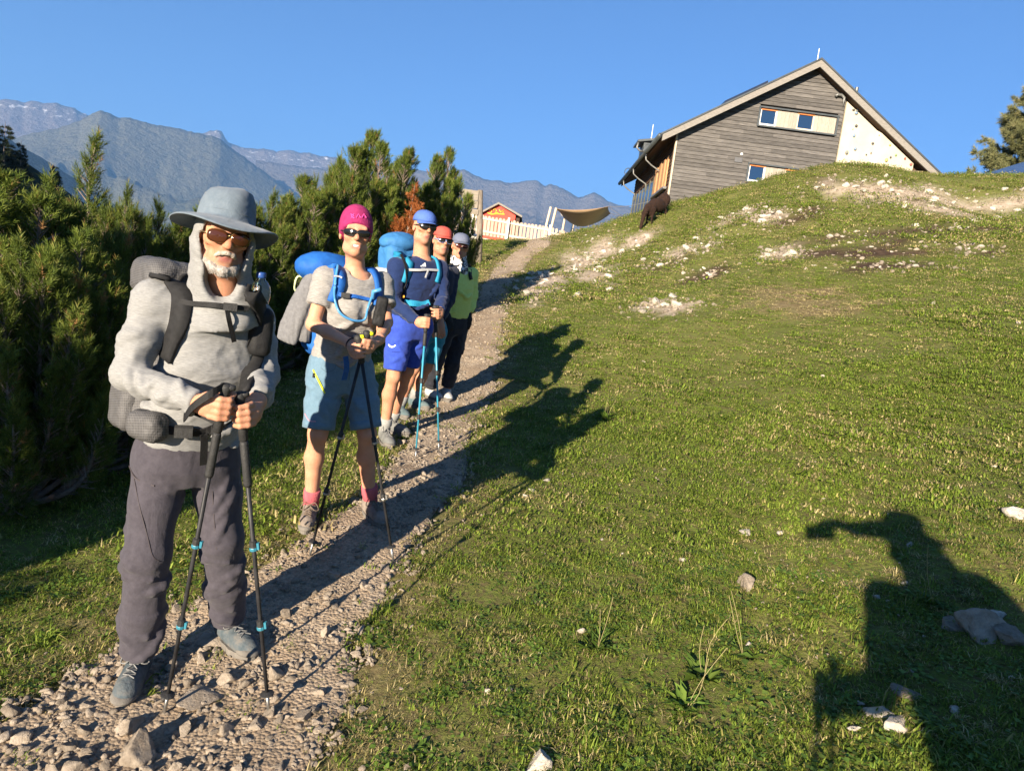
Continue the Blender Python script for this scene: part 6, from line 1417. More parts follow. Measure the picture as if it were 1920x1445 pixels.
def shoots(P, D, L, tone, r, m=34, nl=.045, wd=.0019, spread=(62, 24)):
    """bottle-brush pine shoots; one flat narrow triangle for each needle"""
    n = len(P); D = D/np.linalg.norm(D, axis=1)[:, None]
    ref = np.where(np.abs(D[:, 2:3]) < .9, np.array([[0, 0, 1.0]]), np.array([[1.0, 0, 0]])); U_ = np.cross(D, ref); U_ /= np.linalg.norm(U_, axis=1)[:, None]; W_ = np.cross(D, U_)
    j = np.arange(m); t = (j+.5)/m; ph = j*2.39996+r.uniform(0, 6.28, (n, 1)); be = np.radians(spread[0]+(spread[1]-spread[0])*t**1.3)[None]+r.normal(0, .14, (n, m))
    rad = np.cos(ph)[..., None]*U_[:, None]+np.sin(ph)[..., None]*W_[:, None]
    nd_ = np.cos(be)[..., None]*D[:, None]+np.sin(be)[..., None]*rad
    b0 = P[:, None]+D[:, None]*(t[None, :, None]*L[:, None, None])
    ln = nl*r.uniform(.75, 1.15, (n, m))*np.minimum(1.1, .6+L[:, None]*4)
    sd = np.cross(nd_, r.normal(0, 1, (n, m, 3))); sd /= np.linalg.norm(sd, axis=2)[..., None]
    V = np.stack([b0-sd*wd, b0+sd*wd, b0+nd_*ln[..., None]], 2).reshape(-1, 3)
    Fc = np.arange(len(V)).reshape(-1, 3)
    tn = np.repeat(np.clip(tone[:, None]+.22*(t[None]-.5)+r.normal(0, .10, (n, m)), 0, 1), 3, axis=1).ravel() if False else np.repeat(np.clip(tone[:, None]+.22*(t[None]-.5)+r.normal(0, .10, (n, m)), 0, 1).ravel(), 3)
    return V, Fc, tn
def crown_mesh(name, parts, mat):
    V = []; Fc = []; T = []; k = 0
    for v, f, t in parts: V.append(v); Fc.append(f+k); T.append(t); k += len(v)
    me = mesh_np(name, np.vstack(V), np.vstack(Fc)); a = me.attributes.new('tone', 'FLOAT', 'POINT'); a.data.foreach_set('value', np.concatenate(T).astype(np.float32)); me.materials.append(mat); return me
def mugo(seed, H, Rr, leaders=30, cone=False, m=30, nl=.045, wd=.002):
    """mountain pine: bent stems from one root, each ending in an upright leader whorled with shoots"""
    r = np.random.default_rng(seed); tw = MB(); P, D, L, T = [], [], [], []
    for i in range(leaders):
        rr = math.sqrt((i+.3)/leaders); a = i*2.39996+r.uniform(-.5, .5)
        top = H*((1-.94*rr**1.25) if cone else (1-.58*rr**2.2))*r.uniform(.84, 1.0); rad = Rr*rr*r.uniform(.85, 1.08)
        if i == 0: top = H; rad = .02
        tipp = np.array([math.cos(a)*rad, math.sin(a)*rad, max(top, .28)])
        out = np.array([math.cos(a), math.sin(a), 0])
        lead = r.uniform(.22, .42); bend = tipp-np.array([0, 0, lead])-out*.10*rr
        P0 = np.array([r.normal(0, .05), r.normal(0, .05), .0 if not cone else min(bend[2]*.55, H*.6)]); midp = P0*.45+bend*.55+out*.18*rad+np.array([0, 0, -.12*rr*top])
        st = spline([P0, midp, bend, tipp+r.normal(0, .03, 3)], 15); tw.tube(st, np.linspace(.030 if not cone else .02, .005, len(st)), 5, False)
        s_ = np.linspace(0, 1, len(st)); L_tot = np.linalg.norm(np.diff(st, axis=0), axis=1).sum()
        nwh = int(L_tot*.74/.052)
        for k in range(nwh):
            t = 1-.74*k/nwh; p = np.array([np.interp(t, s_, st[:, c]) for c in range(3)]); ax = unit(np.array([np.interp(min(1, t+.04), s_, st[:, c])-np.interp(t-.04, s_, st[:, c]) for c in range(3)]))
            dist = (1-t)*L_tot
            if k == 0: P.append(p); D.append(ax); L.append(.13); T.append(.8)
            ns = 5 if dist < .5 else (4 if dist < .9 else 2)
            for q in range(ns):
                ph = r.uniform(0, 6.28); u = unit(np.cross(ax, (.3, .2, .9))); v = np.cross(ax, u); rd = math.cos(ph)*u+math.sin(ph)*v
                up = .95-.35*min(1, dist/.8); d_ = unit(rd*.85+ax*up*.5+np.array([0, 0, .55])+out*.25*rr)
                bl = min(.05+.34*dist, .34)*r.uniform(.55, 1.15)
                e = p+d_*bl*.6
                if bl > .09: tw.tube([p, e], [.006, .004], 4, False)
                for w_ in range(1 if bl < .14 else 2):
                    P.append(e-d_*.03+r.normal(0, .02, 3)*(w_ > 0)); D.append(unit(d_+np.array([0, 0, .5])+r.normal(0, .25, 3))); L.append(r.uniform(.07, .13)); T.append(np.clip(r.normal(.46, .16)+.12*(t-.6), .05, 1))
    for i in range(26):   # bare grey twigs poking out
        a = r.uniform(0, 6.28); z = H*r.uniform(.12, .75); rr = Rr*(1-.94*(z/H) if cone else math.sqrt(max(.1, 1-(z/H)**2)))*r.uniform(.55, 1.0); o = np.array([math.cos(a), math.sin(a), 0]); p = o*rr*.55+np.array([0, 0, z*.8]); e = o*rr*1.04+np.array([0, 0, z]); m0 = (p+e)/2+r.normal(0, .05, 3); tw.tube(spline([p, m0, e], 8), np.linspace(.012, .003, 8)[:len(spline([p, m0, e], 8))], 4, False)
        for q in range(2): s0 = m0*(.5-.3*q)+e*(.5+.3*q); tw.tube([s0, s0+unit(o+r.normal(0, .7, 3))*r.uniform(.08, .2)], [.005, .002], 4, False)
    P, D, L, T = map(np.array, (P, D, L, T)); T = np.where(r.uniform(0, 1, len(T)) < .018, 1.15, np.minimum(T, .86))
    return crown_mesh('crown', [shoots(P, D, L, T, r, m, nl, wd)], NEEDLE), tw, len(P)
PROTO = {}
for k, (sd, H, Rr, ld, cn, m_, nl_, wd_) in {'a': (1, 1.9, .95, 38, False, 30, .052, .0026), 'b': (2, 2.7, 1.05, 40, False, 26, .056, .0034), 'c': (3, 2.45, .78, 40, True, 28, .052, .0027)}.items():
    me, tw, ns = mugo(sd, H, Rr, ld, cn, m_, nl_, wd_); tme = mesh_np('trunk', np.vstack(tw.V), tw.F, True); tme.materials.append(BARK); PROTO[k] = (me, tme, H, Rr)
def put_pine(k, px, py, y, rad, label, rz, grp='mountain pines beside the path', xy=None, H=None):
    me, tme, H0, R0 = PROTO[k]
    if xy is None: top = ay(px, py, y); x = top[0]; zb = gz(x, y)-.04; h = top[2]-zb
    else: x, y = xy; zb = gz(x, y)-.04; h = H
    t = thing('mountain_pine', label, 'pine', (x, y, zb), grp, rz)
    for nm, d in (('crown', me), ('trunk', tme)):
        o = bpy.data.objects.new(nm, d); COL.objects.link(o); o.parent = t; o.scale = (rad/R0, rad/R0, h/H0)
    return t
for a in [('b', 842, 290, 13.4, .80, 'bushy pine at the right end of the clump, beside the signpost', .3), ('b', 768, 292, 12.2, .90, 'tall bushy pine behind the blue cap', 1.3),
          ('b', 700, 262, 10.6, .92, 'tallest bushy pine, above the woman in the beanie', 2.1), ('a', 640, 312, 9.8, .85, 'bushy pine left of the tallest one behind the beanie', .9),
          ('b', 572, 345, 9.2, .85, 'bushy pine above the royal blue backpack', 3.3), ('a', 510, 378, 8.7, .85, 'bushy pine just right of the wide hat', 4.2),
          ('b', 448, 402, 8.3, .8, 'bushy pine half hidden behind the wide hat', 5.1), ('a', 372, 405, 7.8, .75, 'low bushy pine showing left of the wide hat', .2), ('a', 300, 396, 7.2, .75, 'bushy pine over the dark grey backpack', 1.7),
          ('c', 172, 262, 6.6, .80, 'pointed young pine rising highest at the left, with pale twigs', 2.6), ('a', 238, 372, 6.4, .62, 'bushy pine to the right of the pointed young pine', 3.9),
          ('a', 95, 352, 5.6, .85, 'bushy pine to the left of the pointed young pine', .7), ('b', 10, 345, 5.2, .95, 'big bushy pine at the left edge of the picture', 2.9),
          ('a', 150, 450, 4.9, .80, 'low pine in front, beside the grey backpack', 5.5), ('a', 40, 470, 4.3, .72, 'nearest low pine at the left edge', 1.1), ('b', -120, 400, 4.6, .9, 'big pine just outside the left edge', 4.4)]:
    put_pine(*a)
put_pine('a', 0, 0, 0, 1.35, 'pine outside the picture at left whose shade falls on the grass', .5, xy=(-4.6, .45), H=2.4)
put_pine('b', 0, 0, 0, 1.2, 'second pine outside the picture at left, farther from the path', 2.5, xy=(-6.1, 1.6), H=2.6)
# the rust-red dead branch in the clump
r = np.random.default_rng(77); dt = thing('dead_pine_branch', 'rust-red dead pine branch in front of the clump, beside the blue cap', 'branch', tuple(ay(758, 470, 10.2)))
tw = MB(); P, D, L, T = [], [], [], []
for pts in ([(757, 470), (764, 430), (772, 385), (778, 348)], [(760, 455), (752, 430), (745, 415)], [(765, 430), (778, 410), (784, 385)], [(752, 470), (742, 455), (735, 440)]):
    st = spline([ay(a_, b_, 10.1+r.uniform(-.08, .08)) for a_, b_ in pts], 16); tw.tube(st, np.linspace(.014, .004, len(st)), 5, False)
    for p, q in zip(st[2:-1], st[3:]):
        for _ in range(6): P.append(p+r.normal(0, .03, 3)); D.append(unit(unit(q-p)*.5+r.normal(0, .6, 3))); L.append(r.uniform(.05, .11)); T.append(r.uniform(.2, .8))
bs_ = base_of(dt); v, f, t = shoots(np.array(P)-bs_, np.array(D), np.array(L), np.array(T), r, 24, .05, .003)
obj('dry_needles', crown_mesh('dry_needles', [(v, f, t)], RUST), None, dt); tw.build('twig', BARK, dt, True)

def conifer(name, label, base, H, Rr, seed, mat, whorls=16, droop=.15, gap=.0, nl=.16, wd=.012, m=16, dens=1.0, grp=None, lean=0):
    """larger conifer: straight trunk, whorled boughs carrying clumps of needles, with gaps"""
    r = np.random.default_rng(seed); tw = MB(); base = A3(base); top = base+(lean, 0, H); tw.tube([base-(0, 0, .4), base*.5+top*.5, top], [H*.022, H*.013, .012], 7)
    P, D, L, T = [], [], [], []
    for i in range(whorls):
        f = .12+.86*(i/whorls); z = H*f
        for j in range(int(4+2*(1-f))):
            a = r.uniform(0, 6.28); bl = Rr*(1-f)**.8*r.uniform(.65, 1.1)+.06*Rr
            if r.uniform() < gap: continue
            d0 = np.array([math.cos(a), math.sin(a), .25-droop]); p0 = base+(lean*f, 0, z); st = spline([p0, p0+d0*bl*.5+(0, 0, -.03*bl), p0+d0*bl+(0, 0, .10*bl-droop*bl*.5)], 8); tw.tube(st, np.linspace(.012*H/6, .004, len(st)), 4, False)
            n = max(3, int(bl*9*dens))
            for k in range(n):
                t = r.uniform(.2, 1); p = np.array([np.interp(t, np.linspace(0, 1, len(st)), st[:, c]) for c in range(3)])+r.normal(0, .10*bl*(.6), 3)*np.array([1, 1, .5])
                P.append(p); D.append(unit(d0+r.normal(0, .7, 3)+(0, 0, .2))); L.append(r.uniform(.10, .24)); T.append(np.clip(r.normal(.45, .2), 0, 1))
    t = thing(name, label, 'tree', tuple(base), grp); v, f_, tn = shoots(np.array(P)-base, np.array(D), np.array(L), np.array(T), r, m, nl, wd, (70, 20))
    obj('crown', crown_mesh('crown', [(v, f_, tn)], mat), None, t); tw.build('trunk', BARK, t); return t
b = ay(1922, 345, 37); conifer('larch_tree', 'airy grey-green larch behind the solar roof at the right edge', (b[0], 37, 7.0), 8.8, 3.4, 5, LARCHN, 32, -.05, .06, .20, .016, 24, 4.2)
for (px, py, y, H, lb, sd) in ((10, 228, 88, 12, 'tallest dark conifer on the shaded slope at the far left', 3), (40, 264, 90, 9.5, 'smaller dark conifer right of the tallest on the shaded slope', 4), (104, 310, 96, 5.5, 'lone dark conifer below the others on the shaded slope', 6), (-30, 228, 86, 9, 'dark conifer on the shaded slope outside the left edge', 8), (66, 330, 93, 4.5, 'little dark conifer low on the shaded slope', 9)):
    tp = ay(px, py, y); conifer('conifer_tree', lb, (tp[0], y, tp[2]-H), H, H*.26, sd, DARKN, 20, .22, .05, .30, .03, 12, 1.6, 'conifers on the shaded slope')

# ------------------------------------------------------------------ scatter (points with rotation, size and kind -> instances of small meshes)
def scatter(name, P, rot, scl, idx, protos, label, parent=None):
    src = bpy.data.collections.new(name+' kinds')
    for i, (me, mt) in enumerate(protos):
        o = bpy.data.objects.new('%s_%02d' % (name, i), me); me.materials.append(mt) if not len(me.materials) else None; src.objects.link(o)
    me = bpy.data.meshes.new(name); me.vertices.add(len(P)); me.vertices.foreach_set('co', np.asarray(P, np.float32).ravel())
    for nm, tp, v in (('rot', 'FLOAT_VECTOR', rot), ('scl', 'FLOAT_VECTOR', scl), ('idx', 'INT', idx)):
        a = me.attributes.new(nm, tp, 'POINT')
        if tp == 'INT': a.data.foreach_set('value', np.asarray(v, np.int32))
        else: a.data.foreach_set('vector', np.asarray(v, np.float32).ravel())
    o = obj(name, me, None, parent); tag(o, label, kind='stuff')
    ng = bpy.data.node_groups.new(name+' scatter', 'GeometryNodeTree'); ng.interface.new_socket('Geometry', in_out='INPUT', socket_type='NodeSocketGeometry'); ng.interface.new_socket('Geometry', in_out='OUTPUT', socket_type='NodeSocketGeometry')
    gi, go = ng.nodes.new('NodeGroupInput'), ng.nodes.new('NodeGroupOutput'); ip = ng.nodes.new('GeometryNodeInstanceOnPoints'); ci = ng.nodes.new('GeometryNodeCollectionInfo'); ci.inputs[0].default_value = src; ci.inputs[1].default_value = True; ci.inputs[2].default_value = True
    ng.links.new(gi.outputs[0], ip.inputs['Points']); ng.links.new(ci.outputs[0], ip.inputs['Instance']); ip.inputs['Pick Instance'].default_value = True
    for nm, tp, sk in (('rot', 'FLOAT_VECTOR', 'Rotation'), ('scl', 'FLOAT_VECTOR', 'Scale'), ('idx', 'INT', 'Instance Index')):
        na = ng.nodes.new('GeometryNodeInputNamedAttribute'); na.data_type = tp; na.inputs[0].default_value = nm; ng.links.new(na.outputs[0], ip.inputs[sk])
    ng.links.new(ip.outputs[0], go.inputs[0]); md = o.modifiers.new('scatter', 'NODES'); md.node_group = ng; return o
def blades(seed, n, rad, ln, wd, lean=.5, dry=.15, tone=(.2, .8)):
    """tuft: each blade a bent three-point strip"""
    r = np.random.default_rng(seed); V, Fc, T = [], [], []
    for i in range(n):
        a = r.uniform(0, 6.28); q = math.sqrt(r.uniform())*rad; p = np.array([math.cos(a)*q, math.sin(a)*q, -.006]); d = r.uniform(0, 6.28); L = ln*r.uniform(.45, 1.15); le_ = lean*r.uniform(.3, 1.5)
        o = np.array([math.cos(d), math.sin(d), 0]); s = np.array([-o[1], o[0], 0])*wd*r.uniform(.7, 1.2); m1_ = p+o*L*le_*.35+np.array([0, 0, L*.6]); tip = p+o*L*le_*1.0+np.array([0, 0, L*max(.15, .95-.35*le_)])
        k = len(V); V += [p-s, p+s, m1_+s*.8, m1_-s*.8, tip]; Fc += [(k, k+1, k+2), (k, k+2, k+3), (k+3, k+2, k+4)]
        tn = r.uniform(*tone) if r.uniform() > dry else r.uniform(.9, 1.0); T += [tn]*5
    me = mesh_np('tuft', np.array(V), np.array(Fc)); a = me.attributes.new('tone', 'FLOAT', 'POINT'); a.data.foreach_set('value', np.array(T, np.float32)); return me
def leaves(seed, n, rad, ln, wd, up=.4, tone=(.3, .8)):
    r = np.random.default_rng(seed); V, Fc, T = [], [], []
    for i in range(n):
        a = r.uniform(0, 6.28); q = rad*r.uniform(0, 1); p = np.array([math.cos(a)*q, math.sin(a)*q, r.uniform(.0, .02)]); d = r.uniform(0, 6.28); o = np.array([math.cos(d), math.sin(d), r.uniform(.1, 1)*up]); s = np.array([-math.sin(d), math.cos(d), r.normal(0, .3)])
        L = ln*r.uniform(.6, 1.2); w_ = wd*r.uniform(.7, 1.2); k = len(V); V += [p, p+o*L*.5+s*w_, p+o*L-(0, 0, L*.25), p+o*L*.5-s*w_]; Fc += [(k, k+1, k+2), (k, k+2, k+3)]; T += [r.uniform(*tone)]*4
    me = mesh_np('leaves', np.array(V), np.array(Fc)); a = me.attributes.new('tone', 'FLOAT', 'POINT'); a.data.foreach_set('value', np.array(T, np.float32)); return me
GRASSM = tone_mat('alpine grass', [(0, (.078, .125, .014)), (.4, (.145, .212, .025)), (.8, (.225, .275, .042)), (.88, (.31, .29, .07)), (1, (.44, .37, .16))], .6, .4, .28)
DRYM = tone_mat('dry grass', [(0, (.16, .13, .045)), (.6, (.28, .23, .09)), (1, (.40, .33, .16))], .7, .2, .2)
LEAFM = tone_mat('clover leaves', [(0, (.05, .095, .016)), (.6, (.10, .165, .026)), (1, (.17, .22, .04))], .5, .25, .25)
TUFT = [(blades(1, 40, .06, .030, .0018, .8, .12), GRASSM), (blades(2, 34, .055, .040, .0018, .8, .15), GRASSM), (blades(3, 44, .06, .022, .0019, 1.0, .2), GRASSM), (blades(4, 30, .055, .034, .0016, 1.2, .3, (.4, 1)), DRYM),
        (leaves(5, 26, .06, .018, .009, .5), LEAFM), (blades(6, 22, .03, .085, .0022, .8, .15), GRASSM),
        (blades(7, 44, .12, .038, .0036, 1.0, .12), GRASSM), (blades(8, 44, .12, .030, .0038, 1.1, .25), GRASSM), (blades(9, 34, .12, .036, .0034, 1.1, .4, (.4, 1)), DRYM),
        (blades(10, 44, .26, .052, .008, 1.1, .15), GRASSM), (blades(11, 40, .26, .046, .008, 1.2, .4, (.4, 1)), DRYM)]
rg = np.random.default_rng(5); PTS, SC_, ID = [], [], []
def visible(x, y, z, pad=180):
    v = np.stack([x, y, z], 1)-CAM; d = v@FWD; u = PX+F*(v@RT)/np.maximum(d, .01); q = PY-F*(v@UP)/np.maximum(d, .01); return (d > .4) & (u > -pad*3) & (u < 1920+pad*3) & (q < 1445+pad*4)
for (y0, y1, dens, kinds, pk_) in ((.6, 3.6, 1350, (0, 1, 2, 3, 4, 5), (.29, .10, .32, .12, .16, .012)), (3.6, 7, 560, (0, 1, 2, 3, 6, 7, 5), (.15, .06, .14, .10, .27, .26, .012)), (7, 13, 170, (6, 7, 8), (.42, .36, .22)), (13, 28, 52, (9, 10), (.7, .3))):
    xa, xb = -.85*y1-1.2, .95*y1+1.2; n = int((xb-xa)*(y1-y0)*dens); x = rg.uniform(xa, xb, n); y = rg.uniform(y0, y1, n); z = ground_z(x, y); k = visible(x, y, z); x, y, z = x[k], y[k], z[k]
    Pn = np.stack([x, y], 1); d = near_path(x, y)+.16*fbm(Pn*3.0, 3)+.05*fbm(Pn*14, 2); bare = np.maximum(patch_w(x, y, (0,)), patch_w(x, y, (1,))); dryw = patch_w(x, y, (2,))
    keep = (d > .03) & (rg.uniform(0, 1, len(x)) > bare*1.05) & (rg.uniform(0, 1, len(x)) < np.clip(.62+d*2.2, 0, 1)) & (rg.uniform(-.75, .6, len(x)) < fbm(Pn*1.7+4, 3)+.62)
    keep |= (d < -.02) & (rg.uniform(0, 1, len(x)) < .30*np.clip(1+d/.16, 0, 1)+.035*np.clip(fbm(Pn*2.2+8, 2)*4+.3, 0, 1)*(y0 < 5))   # odd tufts among the stones
    x, y, z, d, dryw = x[keep], y[keep], z[keep], d[keep], dryw[keep]; n = len(x)
    kk = np.array(kinds)[rg.choice(len(kinds), n, p=np.array(pk_)/sum(pk_))]
    dk = {0: 3, 1: 3, 2: 3, 4: 3, 5: 3, 6: 8, 7: 8, 9: 10}; isdry = rg.uniform(0, 1, n) < np.clip(dryw*.7+np.clip(.5-np.abs(d)*1.6, 0, .5)+.18*(fbm(np.stack([x, y], 1)*.9+2, 3) > .18), 0, .8)
    kk = np.array([dk.get(a, a) if q else a for a, q in zip(kk, isdry)])
    s = rg.uniform(.65, 1.25, n)*(1+.35*fbm(np.stack([x, y], 1)*.8, 2))
    s *= np.where(rg.uniform(0, 1, n) < .03, 1.5, 1); PTS.append(np.stack([x, y, z-.004], 1)); SC_.append(s); ID.append(kk)
PT = np.vstack(PTS); SCL = np.concatenate(SC_); IDX = np.concatenate(ID); n = len(PT); NG = n
scatter('grass', PT, np.stack([rg.normal(0, .12, n), rg.normal(0, .12, n), rg.uniform(0, 6.28, n)], 1), np.stack([SCL, SCL, SCL*rg.uniform(.5, 1.0, n)], 1), IDX, TUFT, 'short alpine grass and clover covering the slope')

# broad-leaved weeds one can tell apart
def weed(px, py, label, sd, n=16, ln=.12, wd=.022, up=.8, stalk=0):
    h = hit(px, py); t = thing('leafy_weed', label, 'weed', (h[0], h[1], gz(h[0], h[1])-.01), 'weeds in the grass'); me = leaves(sd, n, .04, ln, wd, up); me.materials.append(LEAFM); obj('leaf_rosette', me, None, t)
    if stalk:
        b = MB(); bs_ = base_of(t); r = np.random.default_rng(sd)
        for k in range(stalk): e = bs_+np.array([r.normal(0, .07), r.normal(0, .05), r.uniform(.14, .26)]); b.tube(spline([bs_, (bs_+e)/2+r.normal(0, .015, 3), e], 6), [.0011]*6, 4)
        b.build('stalk', M('straw stalk', (.26, .22, .10), None), t)
for a in ((1320, 1270, 'large dark leafy weed low in the middle foreground', 31, 44, .085, .014, 1.0, 2), (1285, 1330, 'leafy weed just below the large dark one', 32, 36, .075, .012, 1.0, 2), (1120, 1215, 'leafy weed beside a small upright stick', 33, 30, .08, .008, 1.1, 2), (1135, 790, 'bright tufted weed at the edge of the hikers\' shadow', 34, 44, .11, .008, 1.4, 4),
          (1395, 1230, 'leafy weed up and right of the large dark one', 35, 26, .07, .012, .9, 2), (1750, 1130, 'leafy weed in the photographer\'s shadow', 36, 24, .06, .013, .8, 1), (1020, 845, 'grassy weed beside the thin pole shadows', 37, 34, .09, .007, 1.2, 3), (780, 1420, 'leafy weed at the bottom edge of the path', 38, 24, .05, .012, .8, 0)):
    weed(*a)

# ------------------------------------------------------------------ stones
def rock_mesh(seed, flat=.62, sub=2, cuts=18, rough=.05):
    """broken limestone: a ball cut by many planes"""
    r = np.random.default_rng(seed); g = (1+5**.5)/2
    V = np.array([(-1, g, 0), (1, g, 0), (-1, -g, 0), (1, -g, 0), (0, -1, g), (0, 1, g), (0, -1, -g), (0, 1, -g), (g, 0, -1), (g, 0, 1), (-g, 0, -1), (-g, 0, 1)], float); V /= np.linalg.norm(V[0])
    Fc = [(0, 11, 5), (0, 5, 1), (0, 1, 7), (0, 7, 10), (0, 10, 11), (1, 5, 9), (5, 11, 4), (11, 10, 2), (10, 7, 6), (7, 1, 8), (3, 9, 4), (3, 4, 2), (3, 2, 6), (3, 6, 8), (3, 8, 9), (4, 9, 5), (2, 4, 11), (6, 2, 10), (8, 6, 7), (9, 8, 1)]
    for _ in range(sub):
        V = list(map(tuple, V)); mp = {}; out = []
        def md_(a, b):
            k = (min(a, b), max(a, b))
            if k not in mp: q = A3(V[a])+A3(V[b]); q /= np.linalg.norm(q); mp[k] = len(V); V.append(tuple(q))
            return mp[k]
        for a, b, c in Fc: x, y, z = md_(a, b), md_(b, c), md_(c, a); out += [(a, x, z), (b, y, x), (c, z, y), (x, y, z)]
        Fc = out; V = A3(V)
    for _ in range(cuts):
        n = unit(r.normal(0, 1, 3)); d = r.uniform(.36, .74); k = V@n-d; V = V-np.maximum(k, 0)[:, None]*n
    V = V*(1+rough*fbm(V*2.2+seed, 4))[:, None]*np.array([1, r.uniform(.65, .95), flat*r.uniform(.7, 1.2)]); return mesh_np('stone', V, np.array(Fc))
def stone_mat(name, c1, c2, c3, rnd=.3):
    m_, nt, b = new_mat(name); co = coords(nt, 'Object'); c = ramp(nt, noise(nt, co, 2.0, 8, .7), [(.3, c1), (.52, c2), (.75, c3)]); oi = nd(nt, 'ShaderNodeObjectInfo'); hs_ = nd(nt, 'ShaderNodeHueSaturation'); mr = nd(nt, 'ShaderNodeMapRange'); mr.inputs[3].default_value = 1-rnd; mr.inputs[4].default_value = 1+rnd
    nt.links.new(oi.outputs['Random'], mr.inputs[0]); nt.links.new(mr.outputs[0], hs_.inputs['Value']); nt.links.new(c, hs_.inputs['Color']); nt.links.new(hs_.outputs[0], b.inputs['Base Color']); b.inputs['Roughness'].default_value = .9; b.inputs['Specular IOR Level'].default_value = .15
    bp = nd(nt, 'ShaderNodeBump'); bp.inputs['Strength'].default_value = .5; bp.inputs['Distance'].default_value = .08; nt.links.new(noise(nt, co, 7, 8, .7), bp.inputs['Height']); nt.links.new(bp.outputs[0], b.inputs['Normal']); return m_
STONE = stone_mat('dusty limestone', (.17, .135, .10), (.27, .225, .175), (.36, .31, .25)); PALE = stone_mat('pale limestone', (.30, .26, .21), (.46, .41, .34), (.58, .53, .45), .2)
RKS = [rock_mesh(40+i) for i in range(8)]; RKL = [rock_mesh(60+i, .6, 1, 8) for i in range(6)]; RKP = [m_.copy() for m_ in RKS]
for m_ in RKS+RKL: m_.materials.append(STONE)
for m_ in RKP: m_.materials.append(PALE)
rs = np.random.default_rng(9)
def on_path(n, y0, y1, xa=-4, xb=1.5):
    x = rs.uniform(xa, xb, n); y = rs.uniform(y0, y1, n); d = near_path(x, y)+.12*fbm(np.stack([x, y], 1)*4, 3); z = ground_z(x, y); k = (d < .04) & visible(x, y, z, 10) & (rs.uniform(-.9, .5, n) < fbm(np.stack([x, y], 1)*1.6+1, 3)+.2); return x[k], y[k], z[k]
# loose gravel: too many to count
GP, GS = [], []
for (n, y0, y1, s0, s1) in ((30000, 1.2, 4.2, .004, .014), (20000, 1.2, 4.2, .008, .022), (4500, 1.2, 3.4, .016, .034), (60000, 4.2, 9, .007, .022), (3500, 4.2, 9, .02, .034), (26000, 9, 26, .012, .036)):
    x, y, z = on_path(n, y0, y1); s = s0+(s1-s0)*rs.uniform(0, 1, len(x))**2.2; GP.append(np.stack([x, y, z+s*.2], 1)); GS.append(s)
x = rs.uniform(-3, 6, 9000); y = rs.uniform(1.2, 9, 9000); k = visible(x, y, ground_z(x, y)) & (fbm(np.stack([x, y], 1)*1.3, 2) > .12); x, y = x[k], y[k]; s = rs.uniform(.003, .010, len(x)); GP.append(np.stack([x, y, ground_z(x, y)+.006], 1)); GS.append(s)
for (cx, cy, ra, rb, k) in PATCH:
    if k in (0, 1): m_ = 260 if k else 90; x = cx+rs.normal(0, ra*.75, m_); y = cy+rs.normal(0, rb*1.3, m_); s = .012+.06*rs.uniform(0, 1, m_)**3; GP.append(np.stack([x, y, ground_z(x, y)+s*.1], 1)); GS.append(s)
q_ = np.arange(0, 520); e_ = POLY[rs.integers(0, len(POLY), 5000)]; x = e_[:, 0]+rs.normal(0, .10, 5000); y = e_[:, 1]+rs.normal(0, .10, 5000); k = y < 14; x, y = x[k], y[k]; s = .004+.02*rs.uniform(0, 1, len(x))**3; GP.append(np.stack([x, y, ground_z(x, y)+s*.3], 1)); GS.append(s)
GP, GS = np.vstack(GP), np.concatenate(GS); n = len(GP)
scatter('gravel', GP, rs.uniform(0, 6.28, (n, 3))*np.array([.12, .12, 1]), np.stack([GS]*3, 1), rs.integers(0, 6, n), [(m_, STONE) for m_ in RKL], 'loose pale gravel and chips covering the footpath')
# the larger stones on the path, one by one
cnt = 0
for (n, y0, y1, s0, s1, lim) in ((1500, 1.2, 3.4, .018, .056, 200), (1200, 3.4, 8, .022, .05, 90)):
    x, y, z = on_path(n, y0, y1)
    for i in range(min(lim, len(x))):
        s = s0+(s1-s0)*rs.uniform()**2.4; o = bpy.data.objects.new('stone', RKS[cnt % 8]); COL.objects.link(o); o.parent = path; o.location = (x[i], y[i], z[i]+s*.22); o.scale = (s, s, s); o.rotation_euler = (rs.normal(0, .3), rs.normal(0, .3), rs.uniform(0, 6.28)); cnt += 1
# pale stones lying in the hillside
L = []
for (cx, cy, ra, rb, k) in PATCH:
    if k in (0, 1):
        for _ in range(12 if k else 6): L.append((cx+rs.normal(0, ra*.6), cy+rs.normal(0, rb*1.1), rs.uniform(.03, .14)*(1.25 if k else .8)))
for _ in range(150):
    px, py = rs.uniform(900, 1915), rs.uniform(470, 1400); h = hit(px, py)
    if h is not None: L.append((h[0], h[1], rs.uniform(.012, .05)*(.5+min(1.5, h[1]/7)*.5)))
for px, py, s in ((1110, 470, .10), (1140, 505, .09), (1265, 470, .16), (1305, 465, .20), (1285, 485, .14), (1195, 440, .12), (1180, 460, .14), (1120, 490, .11), (1665, 508, .20), (1675, 485, .13), (1780, 465, .16), (1640, 430, .10), (1110, 708, .05), (1005, 552, .06), (1540, 580, .12), (1010, 530, .07), (960, 600, .05), (1400, 400, .12)): h = hit(px, py); L.append((h[0], h[1], s))
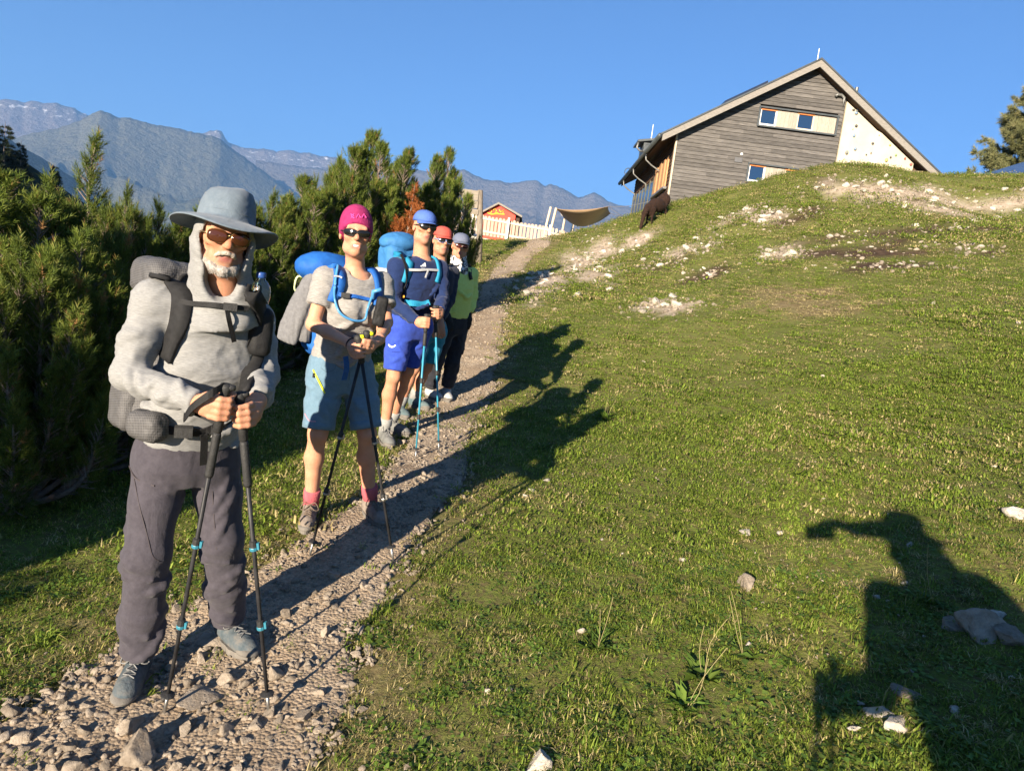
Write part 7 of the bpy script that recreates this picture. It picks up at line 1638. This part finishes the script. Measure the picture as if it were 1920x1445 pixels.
L = L[:300]; Lx, Ly = np.array([l_[0] for l_ in L]), np.array([l_[1] for l_ in L]); Lz = ground_z(Lx, Ly); ok = (near_path(Lx, Ly) > .05)
for i, (x, y, s) in enumerate(L):
    if not ok[i]: continue
    o = bpy.data.objects.new('stone', RKP[i % 8]); COL.objects.link(o); o.parent = ground; o.location = (x, y, Lz[i]+s*.12); o.scale = (s, s, s*.8); o.rotation_euler = (rs.normal(0, .25), rs.normal(0, .25), rs.uniform(0, 6.28))
BIG = [(268, 1418, .085, 'big grey angular stone on the path at the bottom left', STONE, .8), (1010, 1437, .075, 'pale flat stone at the bottom edge of the grass', PALE, .7), (1640, 1342, .055, 'pale stone at the edge of the photographer\'s shadow', PALE, .8), (1675, 1368, .06, 'white stone inside the photographer\'s shadow', PALE, .7),
       (1838, 1188, .10, 'largest grey rock of the cluster in the photographer\'s shadow', STONE, .8), (1786, 1168, .065, 'leftmost grey rock of the cluster in the photographer\'s shadow', STONE, .75), (1890, 1200, .075, 'rightmost grey rock of the cluster in the photographer\'s shadow', STONE, .7), (1862, 1158, .05, 'small rock behind the cluster in the photographer\'s shadow', PALE, .8), (1910, 968, .085, 'white rock at the right edge above the photographer\'s shadow', PALE, .7), (1397, 1100, .06, 'grey stone standing alone in the grass', STONE, 1.0), (1400, 1002, .05, 'pale stone left of the phone\'s shadow', PALE, .7), (372, 1310, .10, 'tan flat rock between the two front poles', STONE, .55), (410, 1205, .10, 'flat stone under the blue shoe', STONE, .4), (245, 1370, .07, 'tan cracked stone below the front shoe', STONE, .7), (1700, 1310, .07, 'dark low rock in the photographer\'s shadow, below the cluster', STONE, .5)]
for i, (px, py, s, lb, mt, fl) in enumerate(BIG):
    h = hit(px, py); me = rock_mesh(190+i, max(fl, .4), 3, 6 if s > .12 else 9, .38 if s > .12 else .22); me.materials.append(mt); o = obj('rock', me); o.location = (h[0], h[1], gz(h[0], h[1])+s*fl*.12); o.scale = (s, s, s); o.rotation_euler = (0, 0, i*1.3); tag(o, lb, 'rock', 'single rocks')
